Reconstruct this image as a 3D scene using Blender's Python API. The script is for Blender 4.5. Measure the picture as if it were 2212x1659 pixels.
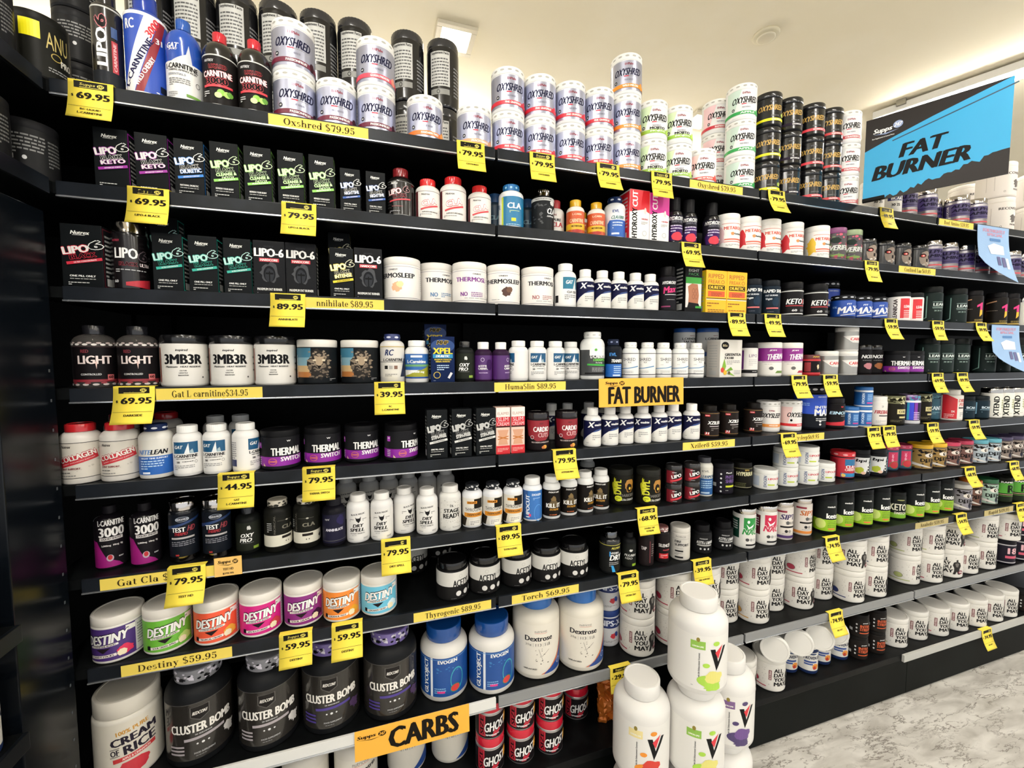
import bpy, bmesh, math, random, os
from mathutils import Matrix, Vector
random.seed(7)
S = bpy.context.scene
for o in list(bpy.data.objects): bpy.data.objects.remove(o)
COL = S.collection
# ------------------------------------------------------------------ camera
CAM = Vector((0.5927, -1.1085, 1.428))
YAW, PIT = math.radians(17.670), math.radians(-3.508)
cd = bpy.data.cameras.new('camera'); cam = bpy.data.objects.new('camera', cd); COL.objects.link(cam)
cd.sensor_width = 36.0; cd.lens = 36.0 * 907.14 / 2212.0; cd.clip_start = 0.02; cd.clip_end = 60
fw = Vector((math.sin(YAW)*math.cos(PIT), math.cos(YAW)*math.cos(PIT), math.sin(PIT)))
rt = Vector((math.cos(YAW), -math.sin(YAW), 0)); up = rt.cross(fw)
cam.matrix_world = Matrix(((rt.x, up.x, -fw.x, CAM.x), (rt.y, up.y, -fw.y, CAM.y), (rt.z, up.z, -fw.z, CAM.z), (0, 0, 0, 1)))
S.camera = cam
# ------------------------------------------------------------------ light and exposure
W = bpy.data.worlds.new('World'); S.world = W; W.use_nodes = True
bg = W.node_tree.nodes['Background']; bg.inputs[0].default_value = (0.97, 0.985, 1.0, 1); bg.inputs[1].default_value = 0.7
S.view_settings.view_transform = 'Standard'; S.view_settings.look = 'None'
S.view_settings.exposure = 0.6; S.view_settings.gamma = 1.0; S.view_settings.use_curve_mapping = False
S.cycles.max_bounces = 6; S.cycles.diffuse_bounces = 4; S.cycles.glossy_bounces = 3
CEIL = 2.815
BATTEN_POWER = 46.0
# ------------------------------------------------------------------ helpers
def srgb(h):
    h = h.lstrip('#')
    if len(h) == 3: h = ''.join(c*2 for c in h)
    v = [int(h[i:i+2], 16)/255 for i in (0, 2, 4)]
    return [c/12.92 if c <= .04045 else ((c+.055)/1.055)**2.4 for c in v]
MATS = {}
def mat(c, rough=.42, metal=0.0, spec=.5, **k):
    key = (c, rough, metal, spec, tuple(sorted(k.items())))
    if key in MATS: return MATS[key]
    lum = sum(a*b for a, b in zip((.3, .6, .1), srgb(c)))
    if lum < .03 and spec == .5 and not metal: spec = .12      # matt black print and plastics
    m = bpy.data.materials.new('paint_'+c.strip('#')); m.use_nodes = True
    b = m.node_tree.nodes['Principled BSDF']
    b.inputs['Base Color'].default_value = (*srgb(c), 1); b.inputs['Roughness'].default_value = rough
    b.inputs['Metallic'].default_value = metal; b.inputs['Specular IOR Level'].default_value = spec
    if 'coat' in k: b.inputs['Coat Weight'].default_value = k['coat']; b.inputs['Coat Roughness'].default_value = .1
    if 'film' in k: b.inputs['Thin Film Thickness'].default_value = k['film']; b.inputs['Thin Film IOR'].default_value = 1.5
    if 'trans' in k: b.inputs['Transmission Weight'].default_value = k['trans']; b.inputs['IOR'].default_value = 1.2
    if 'emit' in k:
        b.inputs['Emission Color'].default_value = (*srgb(c), 1); b.inputs['Emission Strength'].default_value = k['emit']
    MATS[key] = m
    return m
def fin(c):
    """colour code with finish suffix: 's' silver foil, 'h' holographic foil, 'c' chrome, 'g' gloss, 'm' matte, 't' clear plastic"""
    if c[-1] == 'S': return mat(c[:-1], .30, .75)
    if c[-1] == 'H': return mat(c[:-1], .30, .72, film=420.)
    if c[-1] == 'C': return mat(c[:-1], .12, 1.0)
    if c[-1] == 'G': return mat(c[:-1], .2, 0, .45, coat=.35)
    if c[-1] == 'M': return mat(c[:-1], .75, 0, .25)
    if c[-1] == 'T': return mat(c[:-1], .08, 0, .5, trans=.85)
    return mat(c)
def link(name, me, parent=None):
    o = bpy.data.objects.new(name, me); COL.objects.link(o)
    if parent: o.parent = parent
    return o
def empty(name, loc=(0, 0, 0), rz=0):
    o = bpy.data.objects.new(name, None); COL.objects.link(o); o.location = loc; o.rotation_euler = (0, 0, rz); o.empty_display_size = .02
    return o
def tag(o, label=None, cat=None, group=None, kind=None):
    if label: o['label'] = label
    if cat: o['category'] = cat
    if group: o['group'] = group
    if kind: o['kind'] = kind
    return o
class MB:
    """collects verts / faces with a material per face"""
    def __init__(s): s.v = []; s.f = []; s.mi = []; s.mats = []; s.sm = []
    def m(s, m):
        if m not in s.mats: s.mats.append(m)
        return s.mats.index(m)
    def add(s, vs, fs, m, smooth=False):
        b = len(s.v); s.v += [tuple(v) for v in vs]; i = s.m(m)
        for f in fs: s.f.append([b+k for k in f]); s.mi.append(i); s.sm.append(smooth)
    def box(s, x0, x1, y0, y1, z0, z1, m, bev=0):
        if bev:
            bm = bmesh.new(); bmesh.ops.create_cube(bm, size=1)
            for v in bm.verts: v.co = Vector(((x0+x1)/2+v.co.x*(x1-x0), (y0+y1)/2+v.co.y*(y1-y0), (z0+z1)/2+v.co.z*(z1-z0)))
            bmesh.ops.bevel(bm, geom=bm.edges[:], offset=bev, segments=2, affect='EDGES', profile=.6)
            bm.verts.index_update()
            s.add([v.co[:] for v in bm.verts], [[v.index for v in f.verts] for f in bm.faces], m); bm.free(); return
        vs = [(x0,y0,z0),(x1,y0,z0),(x1,y1,z0),(x0,y1,z0),(x0,y0,z1),(x1,y0,z1),(x1,y1,z1),(x0,y1,z1)]
        s.add(vs, [(3,2,1,0),(4,5,6,7),(0,1,5,4),(1,2,6,5),(2,3,7,6),(3,0,4,7)], m)
    def lathe(s, prof, m, n=64, rib=0, cap0=True, cap1=True):
        vs = []; k = len(prof)
        for j, (r, z) in enumerate(prof):
            for i in range(n):
                a = 2*math.pi*i/n; q = r
                if rib and 0 < j < k-2 and i % 2: q = r*(1-rib)
                vs.append((q*math.sin(a), -q*math.cos(a), z))
        fs = [(j*n+i, j*n+(i+1) % n, (j+1)*n+(i+1) % n, (j+1)*n+i) for j in range(k-1) for i in range(n)]
        if cap0: fs.append(tuple(reversed(range(n))))
        if cap1: fs.append(tuple((k-1)*n+i for i in range(n)))
        s.add(vs, fs, m, True)
    def mesh(s, name):
        me = bpy.data.meshes.new(name); me.from_pydata(s.v, [], s.f)
        for m in s.mats: me.materials.append(m)
        me.polygons.foreach_set('material_index', s.mi); me.polygons.foreach_set('use_smooth', s.sm); me.update()
        return me
    def build(s, name, parent=None): return link(name, s.mesh(name), parent)
def autosmooth(me, ang=35):
    """sharp edges by angle so caps and rims stay crisp"""
    bm = bmesh.new(); bm.from_mesh(me)
    c = math.radians(ang)
    for e in bm.edges:
        if len(e.link_faces) == 2 and e.calc_face_angle(0) > c: e.smooth = False
    bm.to_mesh(me); bm.free()
# ------------------------------------------------------------------ lettering
TXT = {}
def text_geo(t, bold=.018, res=2):
    """unit-box triangles of a string: (verts, faces)"""
    key = (t, bold)
    if key in TXT: return TXT[key]
    cu = bpy.data.curves.new('t', 'FONT'); cu.body = t; cu.resolution_u = res; cu.offset = bold; cu.size = 1; cu.fill_mode = 'FRONT'
    o = bpy.data.objects.new('t', cu)
    me = o.to_mesh()
    vs = [v.co[:2] for v in me.vertices]; fs = [tuple(p.vertices) for p in me.polygons]
    o.to_mesh_clear(); bpy.data.objects.remove(o); bpy.data.curves.remove(cu)
    TXT[key] = (vs, fs)
    return TXT[key]
def bounds(vs):
    xs = [v[0] for v in vs]; ys = [v[1] for v in vs]
    return min(xs), max(xs), min(ys), max(ys)
# flat art elements -> list of (verts2d in metres, faces, material).  x is along the label, z up
def art_polys(art, D, H):
    out = []
    for e in art:
        k = e[0]
        if k == 'T':
            _, t, x, z, w, h, c = e[:7]; st = e[7] if len(e) > 7 else ''; a = e[8] if len(e) > 8 else 0; oc = e[9] if len(e) > 9 else None
            vs, fs = text_geo(t, 0.0); x0, x1, y0, y1 = bounds(vs)
            sx, sy = w*D/(x1-x0), h*H/(y1-y0)
            sh = .22*h*H if 'i' in st else 0
            if 'v' in st: sx, sy = h*H/(x1-x0), w*D/(y1-y0); a = 90
            ca, sa = math.cos(math.radians(a)), math.sin(math.radians(a))
            def xf(p, ox=0, oy=0):
                px, py = (p[0]+ox-(x0+x1)/2)*sx, (p[1]+oy-(y0+y1)/2)*sy
                px += sh*(py/(h*H))
                return (x*D+px*ca-py*sa, z*H+px*sa+py*ca)
            def copies(offs, m):
                for ox, oy in offs: out.append(([xf(p, ox, oy) for p in vs], fs, m))
            if oc: copies([(.085*math.cos(i*math.pi/3), .075*math.sin(i*math.pi/3)) for i in range(6)], fin(oc))
            copies([(0, 0)] if 'r' in st else [(-.058, -.01), (0, .01), (.058, -.004)] if 'x' in st else [(-.046, -.008), (0, .006), (.046, -.002)], fin(c))
        elif k == 'R':
            _, x, z, w, h, c = e[:6]; a = math.radians(e[6]) if len(e) > 6 else 0
            ca, sa = math.cos(a), math.sin(a)
            pts = [(x*D+px*w*D*ca-py*h*H*sa, z*H+px*w*D*sa+py*h*H*ca) for px, py in ((-.5,-.5),(.5,-.5),(.5,.5),(-.5,.5))]
            out.append((pts, [(0,1,2,3)], fin(c)))
        elif k == 'F':
            _, z0, z1, c = e
            hw = math.pi/2*.999; pts = [(-hw*D, z0*H), (hw*D, z0*H), (hw*D, z1*H), (-hw*D, z1*H)]
            out.append((pts, [(0,1,2,3)], fin(c)))
        elif k == 'E':
            _, x, z, w, h, c = e[:6]; n = 20
            out.append(([(x*D+.5*w*D*math.cos(2*math.pi*i/n), z*H+.5*h*H*math.sin(2*math.pi*i/n)) for i in range(n)], [tuple(range(n))], fin(c)))
        elif k == 'Q':      # ring outline
            _, x, z, w, h, c, th = e; n = 20
            p = [(x*D+.5*w*D*q*math.cos(2*math.pi*i/n), z*H+.5*h*H*q*math.sin(2*math.pi*i/n)) for q in (1, 1-th) for i in range(n)]
            out.append((p, [(i, (i+1) % n, n+(i+1) % n, n+i) for i in range(n)], fin(c)))
        elif k == 'P':
            _, pts, c = e
            out.append(([(x*D, z*H) for x, z in pts], [tuple(range(len(pts)))], fin(c)))
        elif k == 'L':      # lines of fine print
            _, x, z, w, n, dz, c = e; rg = random.Random(int(x*100+z*1000)+n); vs = []; fs = []
            for i in range(n):
                q = -.5; zz = z-i*dz
                while q < .46:
                    l = min(rg.uniform(.06, .2), .5-q); b = len(vs)
                    vs += [((x+q*w)*D, (zz-dz*.22)*H), ((x+(q+l)*w)*D, (zz-dz*.22)*H), ((x+(q+l)*w)*D, (zz+dz*.22)*H), ((x+q*w)*D, (zz+dz*.22)*H)]
                    fs.append((b, b+1, b+2, b+3)); q += l+.03
                    if i == n-1 and rg.random() < .25: break
            out.append((vs, fs, fin(c)))
        elif k == 'O':      # ring of small ovals all around
            _, z, n, w, h, c = e; vs = []; fs = []
            for j in range(n):
                b = len(vs); cx = (j/n-.5)*math.pi
                vs += [((cx+.5*w*math.cos(i*math.pi/5))*D, (z+.5*h*math.sin(i*math.pi/5))*H) for i in range(10)]; fs.append(tuple(range(b, b+10)))
            out.append((vs, fs, fin(c)))
        elif k == 'B':      # irregular blob (fruit, splash, figure)
            _, x, z, w, h, c = e[:6]; rg = random.Random(int((x*7+z*13+w*5)*100)); n = 22
            am = e[6] if len(e) > 6 else .22
            rr = [1-rg.random()*am for _ in range(n)]
            out.append(([(x*D+.5*w*D*rr[i]*math.cos(2*math.pi*i/n), z*H+.5*h*H*rr[i]*math.sin(2*math.pi*i/n)) for i in range(n)], [tuple(range(n))], fin(c)))
        elif k == 'Z':      # scattered specks / camouflage
            _, x, z, w, h, n, sz, c = e; rg = random.Random(n+int(z*100)); vs = []; fs = []
            for j in range(n):
                cx, cz = x+(rg.random()-.5)*w, z+(rg.random()-.5)*h; a = rg.random()*3.14; b = len(vs); q = sz*(.5+rg.random())
                for i in range(5):
                    t = a+i*2*math.pi/5; r_ = q*(.4+.6*rg.random())
                    vs.append((cx*D+r_*D*math.cos(t)*1.6, cz*H+r_*D*math.sin(t)))
                fs.append(tuple(range(b, b+5)))
            out.append((vs, fs, fin(c)))
    return out
NSEG = 64
def wrap_art(polys, radius_at, dr=.00004, base=.00035):
    """wrap flat art round a vertical cylinder; pieces are cut on the facets of the container so they lie exactly on it"""
    mb = MB()
    for li, (vs, fs, m) in enumerate(polys):
        if not fs: continue
        x0, x1, y0, y1 = bounds(vs); R = radius_at((y0+y1)/2)
        step = 2*math.pi*R/NSEG
        bm = bmesh.new(); bv = [bm.verts.new((x, y, 0)) for x, y in vs]
        for f in fs:
            try: bm.faces.new([bv[i] for i in f])
            except ValueError: pass
        k0, k1 = math.floor(x0/step)+1, math.ceil(x1/step)-1
        for k in range(k0, k1+1):
            bmesh.ops.bisect_plane(bm, geom=bm.verts[:]+bm.edges[:]+bm.faces[:], plane_co=(k*step, 0, 0), plane_no=(1, 0, 0), dist=1e-7)
        bm.verts.index_update()
        q = (R+base+dr*li)
        pts = []
        for v in bm.verts:
            u = v.co.x/step; i = math.floor(u); f = u-i
            a0, a1 = 2*math.pi*i/NSEG, 2*math.pi*(i+1)/NSEG
            pts.append((q*(math.sin(a0)*(1-f)+math.sin(a1)*f), -q*(math.cos(a0)*(1-f)+math.cos(a1)*f), v.co.y))
        mb.add(pts, [[v.index for v in f.verts] for f in bm.faces], m)
        bm.free()
    return mb
def flat_art(polys, y, dr=.00004, base=.0003):
    mb = MB()
    for li, (vs, fs, m) in enumerate(polys):
        mb.add([(x, y-base-dr*li, z) for x, z in vs], fs, m)
    return mb
# ------------------------------------------------------------------ high-contrast serif lettering for the shelf strips (thick stems, hairlines, slab serifs)
def _rect(x0, y0, x1, y1): return ([(x0, y0), (x1, y0), (x1, y1), (x0, y1)], [(0, 1, 2, 3)])
def _bowl(cx, cy, rx, ry, tk=.13, tn=.035, a0=0, a1=360, n=26):
    vs = []; fs = []
    for i in range(n+1):
        a = math.radians(a0+(a1-a0)*i/n); c, s = math.cos(a), math.sin(a)
        vs += [(cx+rx*c, cy+ry*s), (cx+(rx-tk)*c, cy+(ry-tn)*s)]
    for i in range(n): fs.append((2*i, 2*i+2, 2*i+3, 2*i+1))
    return (vs, fs)
def _diag(x0, y0, x1, y1, w): return ([(x0, y0), (x0+w, y0), (x1+w, y1), (x1, y1)], [(0, 1, 2, 3)])
def _dot(x, y, r=.075): return ([(x+r*math.cos(i*.524), y+r*math.sin(i*.524)) for i in range(12)], [tuple(range(12))])
def _stem(x, y0, y1, w=.14, ser=.07, b=True, t=True):
    o = [_rect(x, y0, x+w, y1)]
    if b: o.append(_rect(x-ser, y0, x+w+ser, y0+.03))
    if t: o.append(_rect(x-ser, y1-.03, x+(w if t == 'l' else w+ser), y1))
    return o
def glyph(ch):
    X = .5
    if ch == ' ': return .26, []
    if ch == '.': return .26, [_dot(.13, .075)]
    if ch == '$': return .58, digit5s()+[_rect(.27, -.08, .31, .82)]
    if ch in '0O': return (.62, [_bowl(.31, .36, .27, .37, .14)]) if ch == '0' else (.78, [_bowl(.39, .36, .35, .37, .16)])
    if ch == '1': return .4, _stem(.14, 0, .73, .14, .08, True, 'l')
    if ch == '2': return .58, [_bowl(.28, .52, .23, .21, .13, .03, -40, 190), _diag(.06, 0, .42, .4, .07), _rect(.06, 0, .52, .1)]
    if ch == '3': return .56, [_bowl(.26, .54, .23, .19, .13, .03, -90, 170), _bowl(.26, .19, .25, .2, .14, .03, -170, 90)]
    if ch == '4': return .6, _stem(.34, 0, .73, .13, .07, True, False)+[_rect(.03, .2, .57, .24), _diag(.03, .22, .32, .73, .05)]
    if ch == '5': return .56, [_rect(.1, .4, .14, .73), _rect(.1, .63, .48, .73), _bowl(.27, .24, .24, .25, .14, .03, -165, 140)]
    if ch == '6': return .6, [_bowl(.3, .23, .25, .24, .14), _bowl(.42, .34, .37, .39, .13, .03, 85, 190)]
    if ch == '7': return .55, [_rect(.05, .62, .52, .73), ([(.2, 0), (.36, 0), (.52, .66), (.46, .66)], [(0, 1, 2, 3)]), _rect(.05, .54, .08, .73)]
    if ch == '8': return .6, [_bowl(.3, .2, .26, .21, .14), _bowl(.3, .55, .22, .19, .12)]
    if ch == '9': return .6, [_bowl(.3, .5, .25, .24, .14), _bowl(.18, .39, .37, .39, .13, .03, -95, 10), _dot(.14, .07, .07)]
    if ch == 'A': return .74, [([(.26, .73), (.4, .73), (.7, 0), (.5, 0)], [(0, 1, 2, 3)]), _diag(.06, 0, .3, .7, .04), _rect(.16, .22, .52, .25), _rect(0, 0, .18, .03), _rect(.42, 0, .76, .03)]
    if ch == 'B': return .68, _stem(.1, 0, .73)+[_bowl(.3, .54, .25, .19, .13, .03, -90, 90), _bowl(.3, .19, .3, .2, .14, .03, -90, 90)]
    if ch == 'C': return .68, [_bowl(.37, .36, .33, .37, .15, .035, 40, 320), _rect(.58, .5, .62, .73)]
    if ch == 'G': return .74, [_bowl(.37, .36, .33, .37, .15, .035, 40, 330)]+_stem(.52, 0, .33, .13, .07, False, True)
    if ch == 'D': return .76, _stem(.1, 0, .73)+[_bowl(.3, .365, .4, .365, .15, .03, -90, 90)]
    if ch == 'E': return .64, _stem(.1, 0, .73)+[_rect(.2, .7, .56, .73), _rect(.2, 0, .58, .03), _rect(.2, .36, .42, .39), _rect(.54, .56, .57, .73), _rect(.56, 0, .59, .2)]
    if ch == 'H': return .82, _stem(.1, 0, .73)+_stem(.56, 0, .73)+[_rect(.2, .35, .6, .385)]
    if ch == 'L': return .62, _stem(.1, 0, .73)+[_rect(.2, 0, .56, .03), _rect(.53, 0, .57, .22)]
    if ch == 'R': return .74, _stem(.1, 0, .73)+[_bowl(.32, .54, .26, .19, .13, .03, -90, 90), ([(.36, .36), (.5, .36), (.72, 0), (.56, 0)], [(0, 1, 2, 3)])]
    if ch == 'S': return .58, [_bowl(.28, .54, .23, .2, .1, .05, 30, 240), _bowl(.29, .2, .24, .21, .1, .05, -150, 60), ([(.07, .6), (.17, .44), (.52, .14), (.42, .32)], [(0, 1, 2, 3)])]
    if ch == 'T': return .66, _stem(.26, 0, .73, .15)+[_rect(.03, .69, .64, .73), _rect(.03, .52, .06, .73), _rect(.61, .52, .64, .73)]
    if ch == 'X': return .74, [([(.06, .73), (.24, .73), (.68, 0), (.5, 0)], [(0, 1, 2, 3)]), _diag(.08, 0, .58, .73, .04), _rect(0, .7, .3, .73), _rect(.46, .7, .72, .73), _rect(0, 0, .24, .03), _rect(.42, 0, .74, .03)]
    x = .48   # x-height
    if ch in 'aA': return .54, [_bowl(.22, .15, .19, .16, .12, .03), _rect(.32, 0, .45, .36), _bowl(.25, .32, .2, .16, .12, .03, 0, 170), _rect(.42, 0, .52, .03)]
    if ch == 'b': return .58, _stem(.08, 0, .76, .13, .06, False, 'l')+[_bowl(.32, .24, .22, .245, .12)]
    if ch == 'c': return .48, [_bowl(.26, .24, .23, .245, .13, .03, 45, 320), _dot(.4, .36, .06)]
    if ch == 'd': return .6, _stem(.38, 0, .76, .13, .05, True, 'l')+[_bowl(.25, .24, .22, .245, .12)]
    if ch == 'e': return .5, [_bowl(.26, .24, .23, .245, .13, .03, 5, 320), _rect(.1, .23, .49, .26)]
    if ch == 'f': return .38, _stem(.1, 0, .6, .13, .06, True, False)+[_bowl(.3, .58, .2, .18, .12, .04, 60, 180), _rect(.0, .45, .36, .48)]
    if ch == 'g': return .54, [_bowl(.24, .3, .2, .18, .12), _bowl(.26, -.1, .24, .13, .1, .04), _rect(.12, .06, .4, .12), _rect(.36, .42, .52, .47)]
    if ch == 'h': return .62, _stem(.08, 0, .76, .13, .05, True, 'l')+_stem(.4, 0, .34, .13, .05, True, False)+[_bowl(.34, .3, .19, .18, .13, .03, 0, 160)]
    if ch == 'i': return .32, _stem(.09, 0, x, .13, .06, True, 'l')+[_dot(.155, .64, .08)]
    if ch == 'k': return .62, _stem(.08, 0, .76, .13, .05, True, 'l')+[_diag(.2, .2, .46, x, .04), ([(.3, .3), (.42, .36), (.62, 0), (.46, 0)], [(0, 1, 2, 3)])]
    if ch == 'l': return .32, _stem(.09, 0, .76, .13, .06, True, 'l')
    if ch == 'm': return .92, _stem(.08, 0, x, .13, .05, True, 'l')+_stem(.38, 0, .34, .13, .05, True, False)+_stem(.68, 0, .34, .13, .05, True, False)+[_bowl(.34, .3, .17, .18, .13, .03, 0, 160), _bowl(.64, .3, .17, .18, .13, .03, 0, 160)]
    if ch == 'n': return .62, _stem(.08, 0, x, .13, .05, True, 'l')+_stem(.4, 0, .34, .13, .05, True, False)+[_bowl(.34, .3, .19, .18, .13, .03, 0, 160)]
    if ch == 'o': return .54, [_bowl(.27, .24, .24, .245, .13)]
    if ch == 'p': return .6, _stem(.08, -.22, x, .13, .05, True, 'l')+[_bowl(.34, .24, .22, .245, .12)]
    if ch == 'r': return .46, _stem(.08, 0, x, .13, .06, True, 'l')+[_bowl(.34, .3, .17, .18, .1, .03, 60, 160), _dot(.38, .4, .07)]
    if ch == 's': return .44, [_bowl(.21, .36, .16, .125, .08, .04, 30, 240), _bowl(.22, .13, .17, .135, .08, .04, -150, 60), ([(.06, .4), (.14, .3), (.38, .1), (.3, .2)], [(0, 1, 2, 3)])]
    if ch == 't': return .38, [_rect(.1, .08, .23, .62), _rect(.0, .45, .34, .48), _bowl(.25, .13, .15, .13, .12, .04, 180, 320)]
    if ch == 'u': return .62, _stem(.08, .12, x, .13, .05, False, 'l')+_stem(.4, 0, x, .13, .05, True, 'l')+[_bowl(.27, .18, .19, .19, .13, .03, 180, 340)]
    if ch == 'x': return .56, [([(.04, x), (.2, x), (.52, 0), (.36, 0)], [(0, 1, 2, 3)]), _diag(.06, 0, .42, x, .04), _rect(0, x-.03, .24, x), _rect(.34, x-.03, .54, x), _rect(0, 0, .2, .03), _rect(.3, 0, .56, .03)]
    if ch == 'y': return .56, [([(.04, x), (.2, x), (.36, .04), (.28, -.04)], [(0, 1, 2, 3)]), _diag(.14, -.2, .42, x, .04), _rect(0, x-.03, .26, x), _rect(.34, x-.03, .54, x), _dot(.13, -.17, .07)]
    if ch == 'z': return .48, [_rect(.04, x-.03, .44, x), _rect(.04, 0, .44, .03), _diag(.04, .02, .28, x-.02, .15), _rect(.41, 0, .44, .15), _rect(.04, x-.14, .07, x)]
    return .5, [_bowl(.25, .24, .22, .245, .12)]
def digit5s(): return glyph('S')[1]
def serif_polys(t, x, z, w, h):
    adv = 0; ps = []
    for ch in t:
        a, g = glyph(ch)
        for vs, fs in g: ps.append(([(v[0]+adv, v[1]) for v in vs], fs))
        adv += a+.02
    sc = w/adv; sy = h/.80
    return [([(x+(vx-adv/2)*sc, z+(vy-.33)*sy) for vx, vy in vs], fs) for vs, fs in ps]
# ------------------------------------------------------------------ product designs
# shape: shoulder start, cap bottom, neck radius, cap radius (fractions of height / radius), cap ribbing
TUB = (.80, .83, .97, 1.0, 0); TUBR = (.80, .83, .95, .98, .02); JAR = (.74, .82, .86, .93, .02)
PILL = (.66, .79, .54, .60, .04); PILLW = (.72, .86, .60, .66, .04); JUG = (.66, .80, .62, .70, .02); PKR = (.66, .80, .66, .72, .04)
LIQ = (.68, .88, .34, .40, .04); SHOT = (.62, .72, .62, .66, .03)
K = {}
def P(key, shape, body, cap, label, name, cat, desc, art): K[key] = dict(shape=shape, body=body, cap=cap, label=label, name=name, cat=cat, desc=desc, art=art)
def tub(key, body, cap, lab, desc, art, shape=TUB): P(key, shape, body, cap, lab, 'supplement_tub', 'tub', desc, art)
def bot(key, body, cap, lab, desc, art, shape=PILL): P(key, shape, body, cap, lab, 'pill_bottle', 'bottle', desc, art)
def box(key, front, side, desc, art): K[key] = dict(shape=None, body=front, cap=side, label=None, name='supplement_carton', cat='box', desc=desc, art=art)
NV = '#22234d'; BK = '#0b0b0c'; WH = '#f2f1ee'; GY = '#8d8d8d'
# --- shred tubs
def oxy(key, band, flav, desc, white=None, extra=()):
    foil = '#b4b7cbH' if not white else '#e9e8e6'
    a = []
    if white: a += [('P', [(-.62,.16),(-.34,.16),(-.1,.82),(-.62,.82)], white)]
    a += [('O', .915, 14, .13, .045, '#b0aea6'), ('T', 'EHPlabs', .06, .715, .26, .055, '#8a2438'),
          ('T', 'OXYSHRED', .04, .525, .86, .17, '#191a38' if not white else BK, 'i'), ('R', -.02, .415, .15, .025, '#c8203a'), ('L', .2, .415, .3, 1, .03, GY),
          ('T', 'TRUST RESULTS', .06, .325, .28, .035, '#77778a'), ('E', -.36, .30, .1, .085, '#1b1b22'), ('T', '60', -.36, .30, .05, .035, WH),
          ('F', .135, .225, band), ('T', flav, .12, .18, .5, .048, WH), ('B', .52, .2, .16, .2, extra[0] if extra else band)]
    if flav == 'MOJITO': a += [('T', 'MOJITO', .1, .25, .5, .085, '#1c2410')]
    tub(key, '#e6e6e6', '#ecebe6', (.07, .80, foil), desc, a)
oxy('oxy_pf', '#6e1433', 'PASSIONFRUIT', 'silver foil tub with maroon band', None, ('#3a1722',))
oxy('oxy_gv', '#d9485c', 'GUAVA PARADISE', 'silver foil tub with rose pink band', None, ('#e08a78',))
oxy('oxy_md', '#ea7a2a', 'MANDARIN TWIST', 'silver foil tub with bright orange band', None, ('#f2a04a',))
oxy('oxy_pc', '#dfa57c', 'PEACH RINGS', 'silver foil tub with pale peach band')
oxy('oxy_pg', '#cf2438', 'PINK GRAPEFRUIT', 'silver foil tub with red band')
oxy('oxy_wm', '#ef9022', 'WILD MELON', 'silver foil tub with amber band')
oxy('oxy_mj', '#96c23a', 'MOJITO', 'white tub with lime mojito band', '#cfe2b4', ('#b6d94c',))
oxy('oxy_ks', '#e24a3c', 'KISS MY PEACH', 'white tub with coral band', '#efc7c0')
oxy('oxy_rb', '#c9283c', 'RASPBERRY KISS', 'white tub with raspberry red band', '#efc9cc')
oxy('oxy_ap', '#26a04a', 'APPLE', 'white tub with green band', '#c9ddd0')
oxy('oxy_st', '#c23a44', 'STRAWBERRY', 'narrow white tub with dull red band', '#dcdcdc')
def oxh(key, band, flav, desc, fruit):
    tub(key, '#0d0d0f', '#141416G', (.06, .80, '#0c0c0eG'), desc, [('T', 'EHPlabs', .06, .70, .22, .045, '#55555a'), ('T', 'OXYSHRED', .0, .53, .9, .15, '#c19a4a', 'i'), ('L', .1, .44, .5, 1, .03, '#7a6540'),
        ('T', 'HARDCORE', .15, .3, .3, .04, '#6a6a6a'), ('F', .15, .225, band), ('T', flav, .2, .187, .36, .04, WH)] + ([('E', .48, .32, .16, .12, fruit)] if fruit else []))
oxh('oxh_y', '#f3e500', 'SOUR MANGO', 'glossy black tub with bright yellow band', '#9fb53a')
oxh('oxh_g', '#2a2030', 'GRAPE BUBBLEGUM', 'glossy black tub with white grape lettering', None)
oxh('oxh_r', '#e8404e', 'WATERMELON', 'glossy black tub with neon red band', None)
oxh('oxh_s', '#c8363a', 'STRAWBERRY', 'glossy black tub with dark red band', None)
tub('oxysl_o', '#e6e4e0', '#e6e4e0', (.07, .80, '#e4e0dc'), 'white sleep tub with orange band', [('O', .915, 14, .13, .045, '#b0aea6'), ('T', 'EHPlabs', .1, .70, .24, .05, '#8a2438'), ('T', 'OXYSLEEP', .1, .54, .9, .15, BK, 'i'), ('F', .16, .26, '#e58f3a'), ('T', 'MANDARIN', .2, .21, .4, .04, WH)])
tub('oxysl_r', '#e6e4e0', '#e6e4e0', (.07, .80, '#e8e5e2'), 'white sleep tub with red band', [('P', [(-.5,.2),(-.2,.2),(.0,.8),(-.5,.8)], '#ecc8c4'), ('O', .915, 14, .13, .045, '#b0aea6'), ('T', 'OXYSLEEP', .24, .54, .9, .15, BK, 'i'), ('E', -.05, .36, .1, .08, BK), ('F', .16, .25, '#d8262c'), ('T', 'RASPBERRY', .35, .205, .3, .04, WH)])
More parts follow.
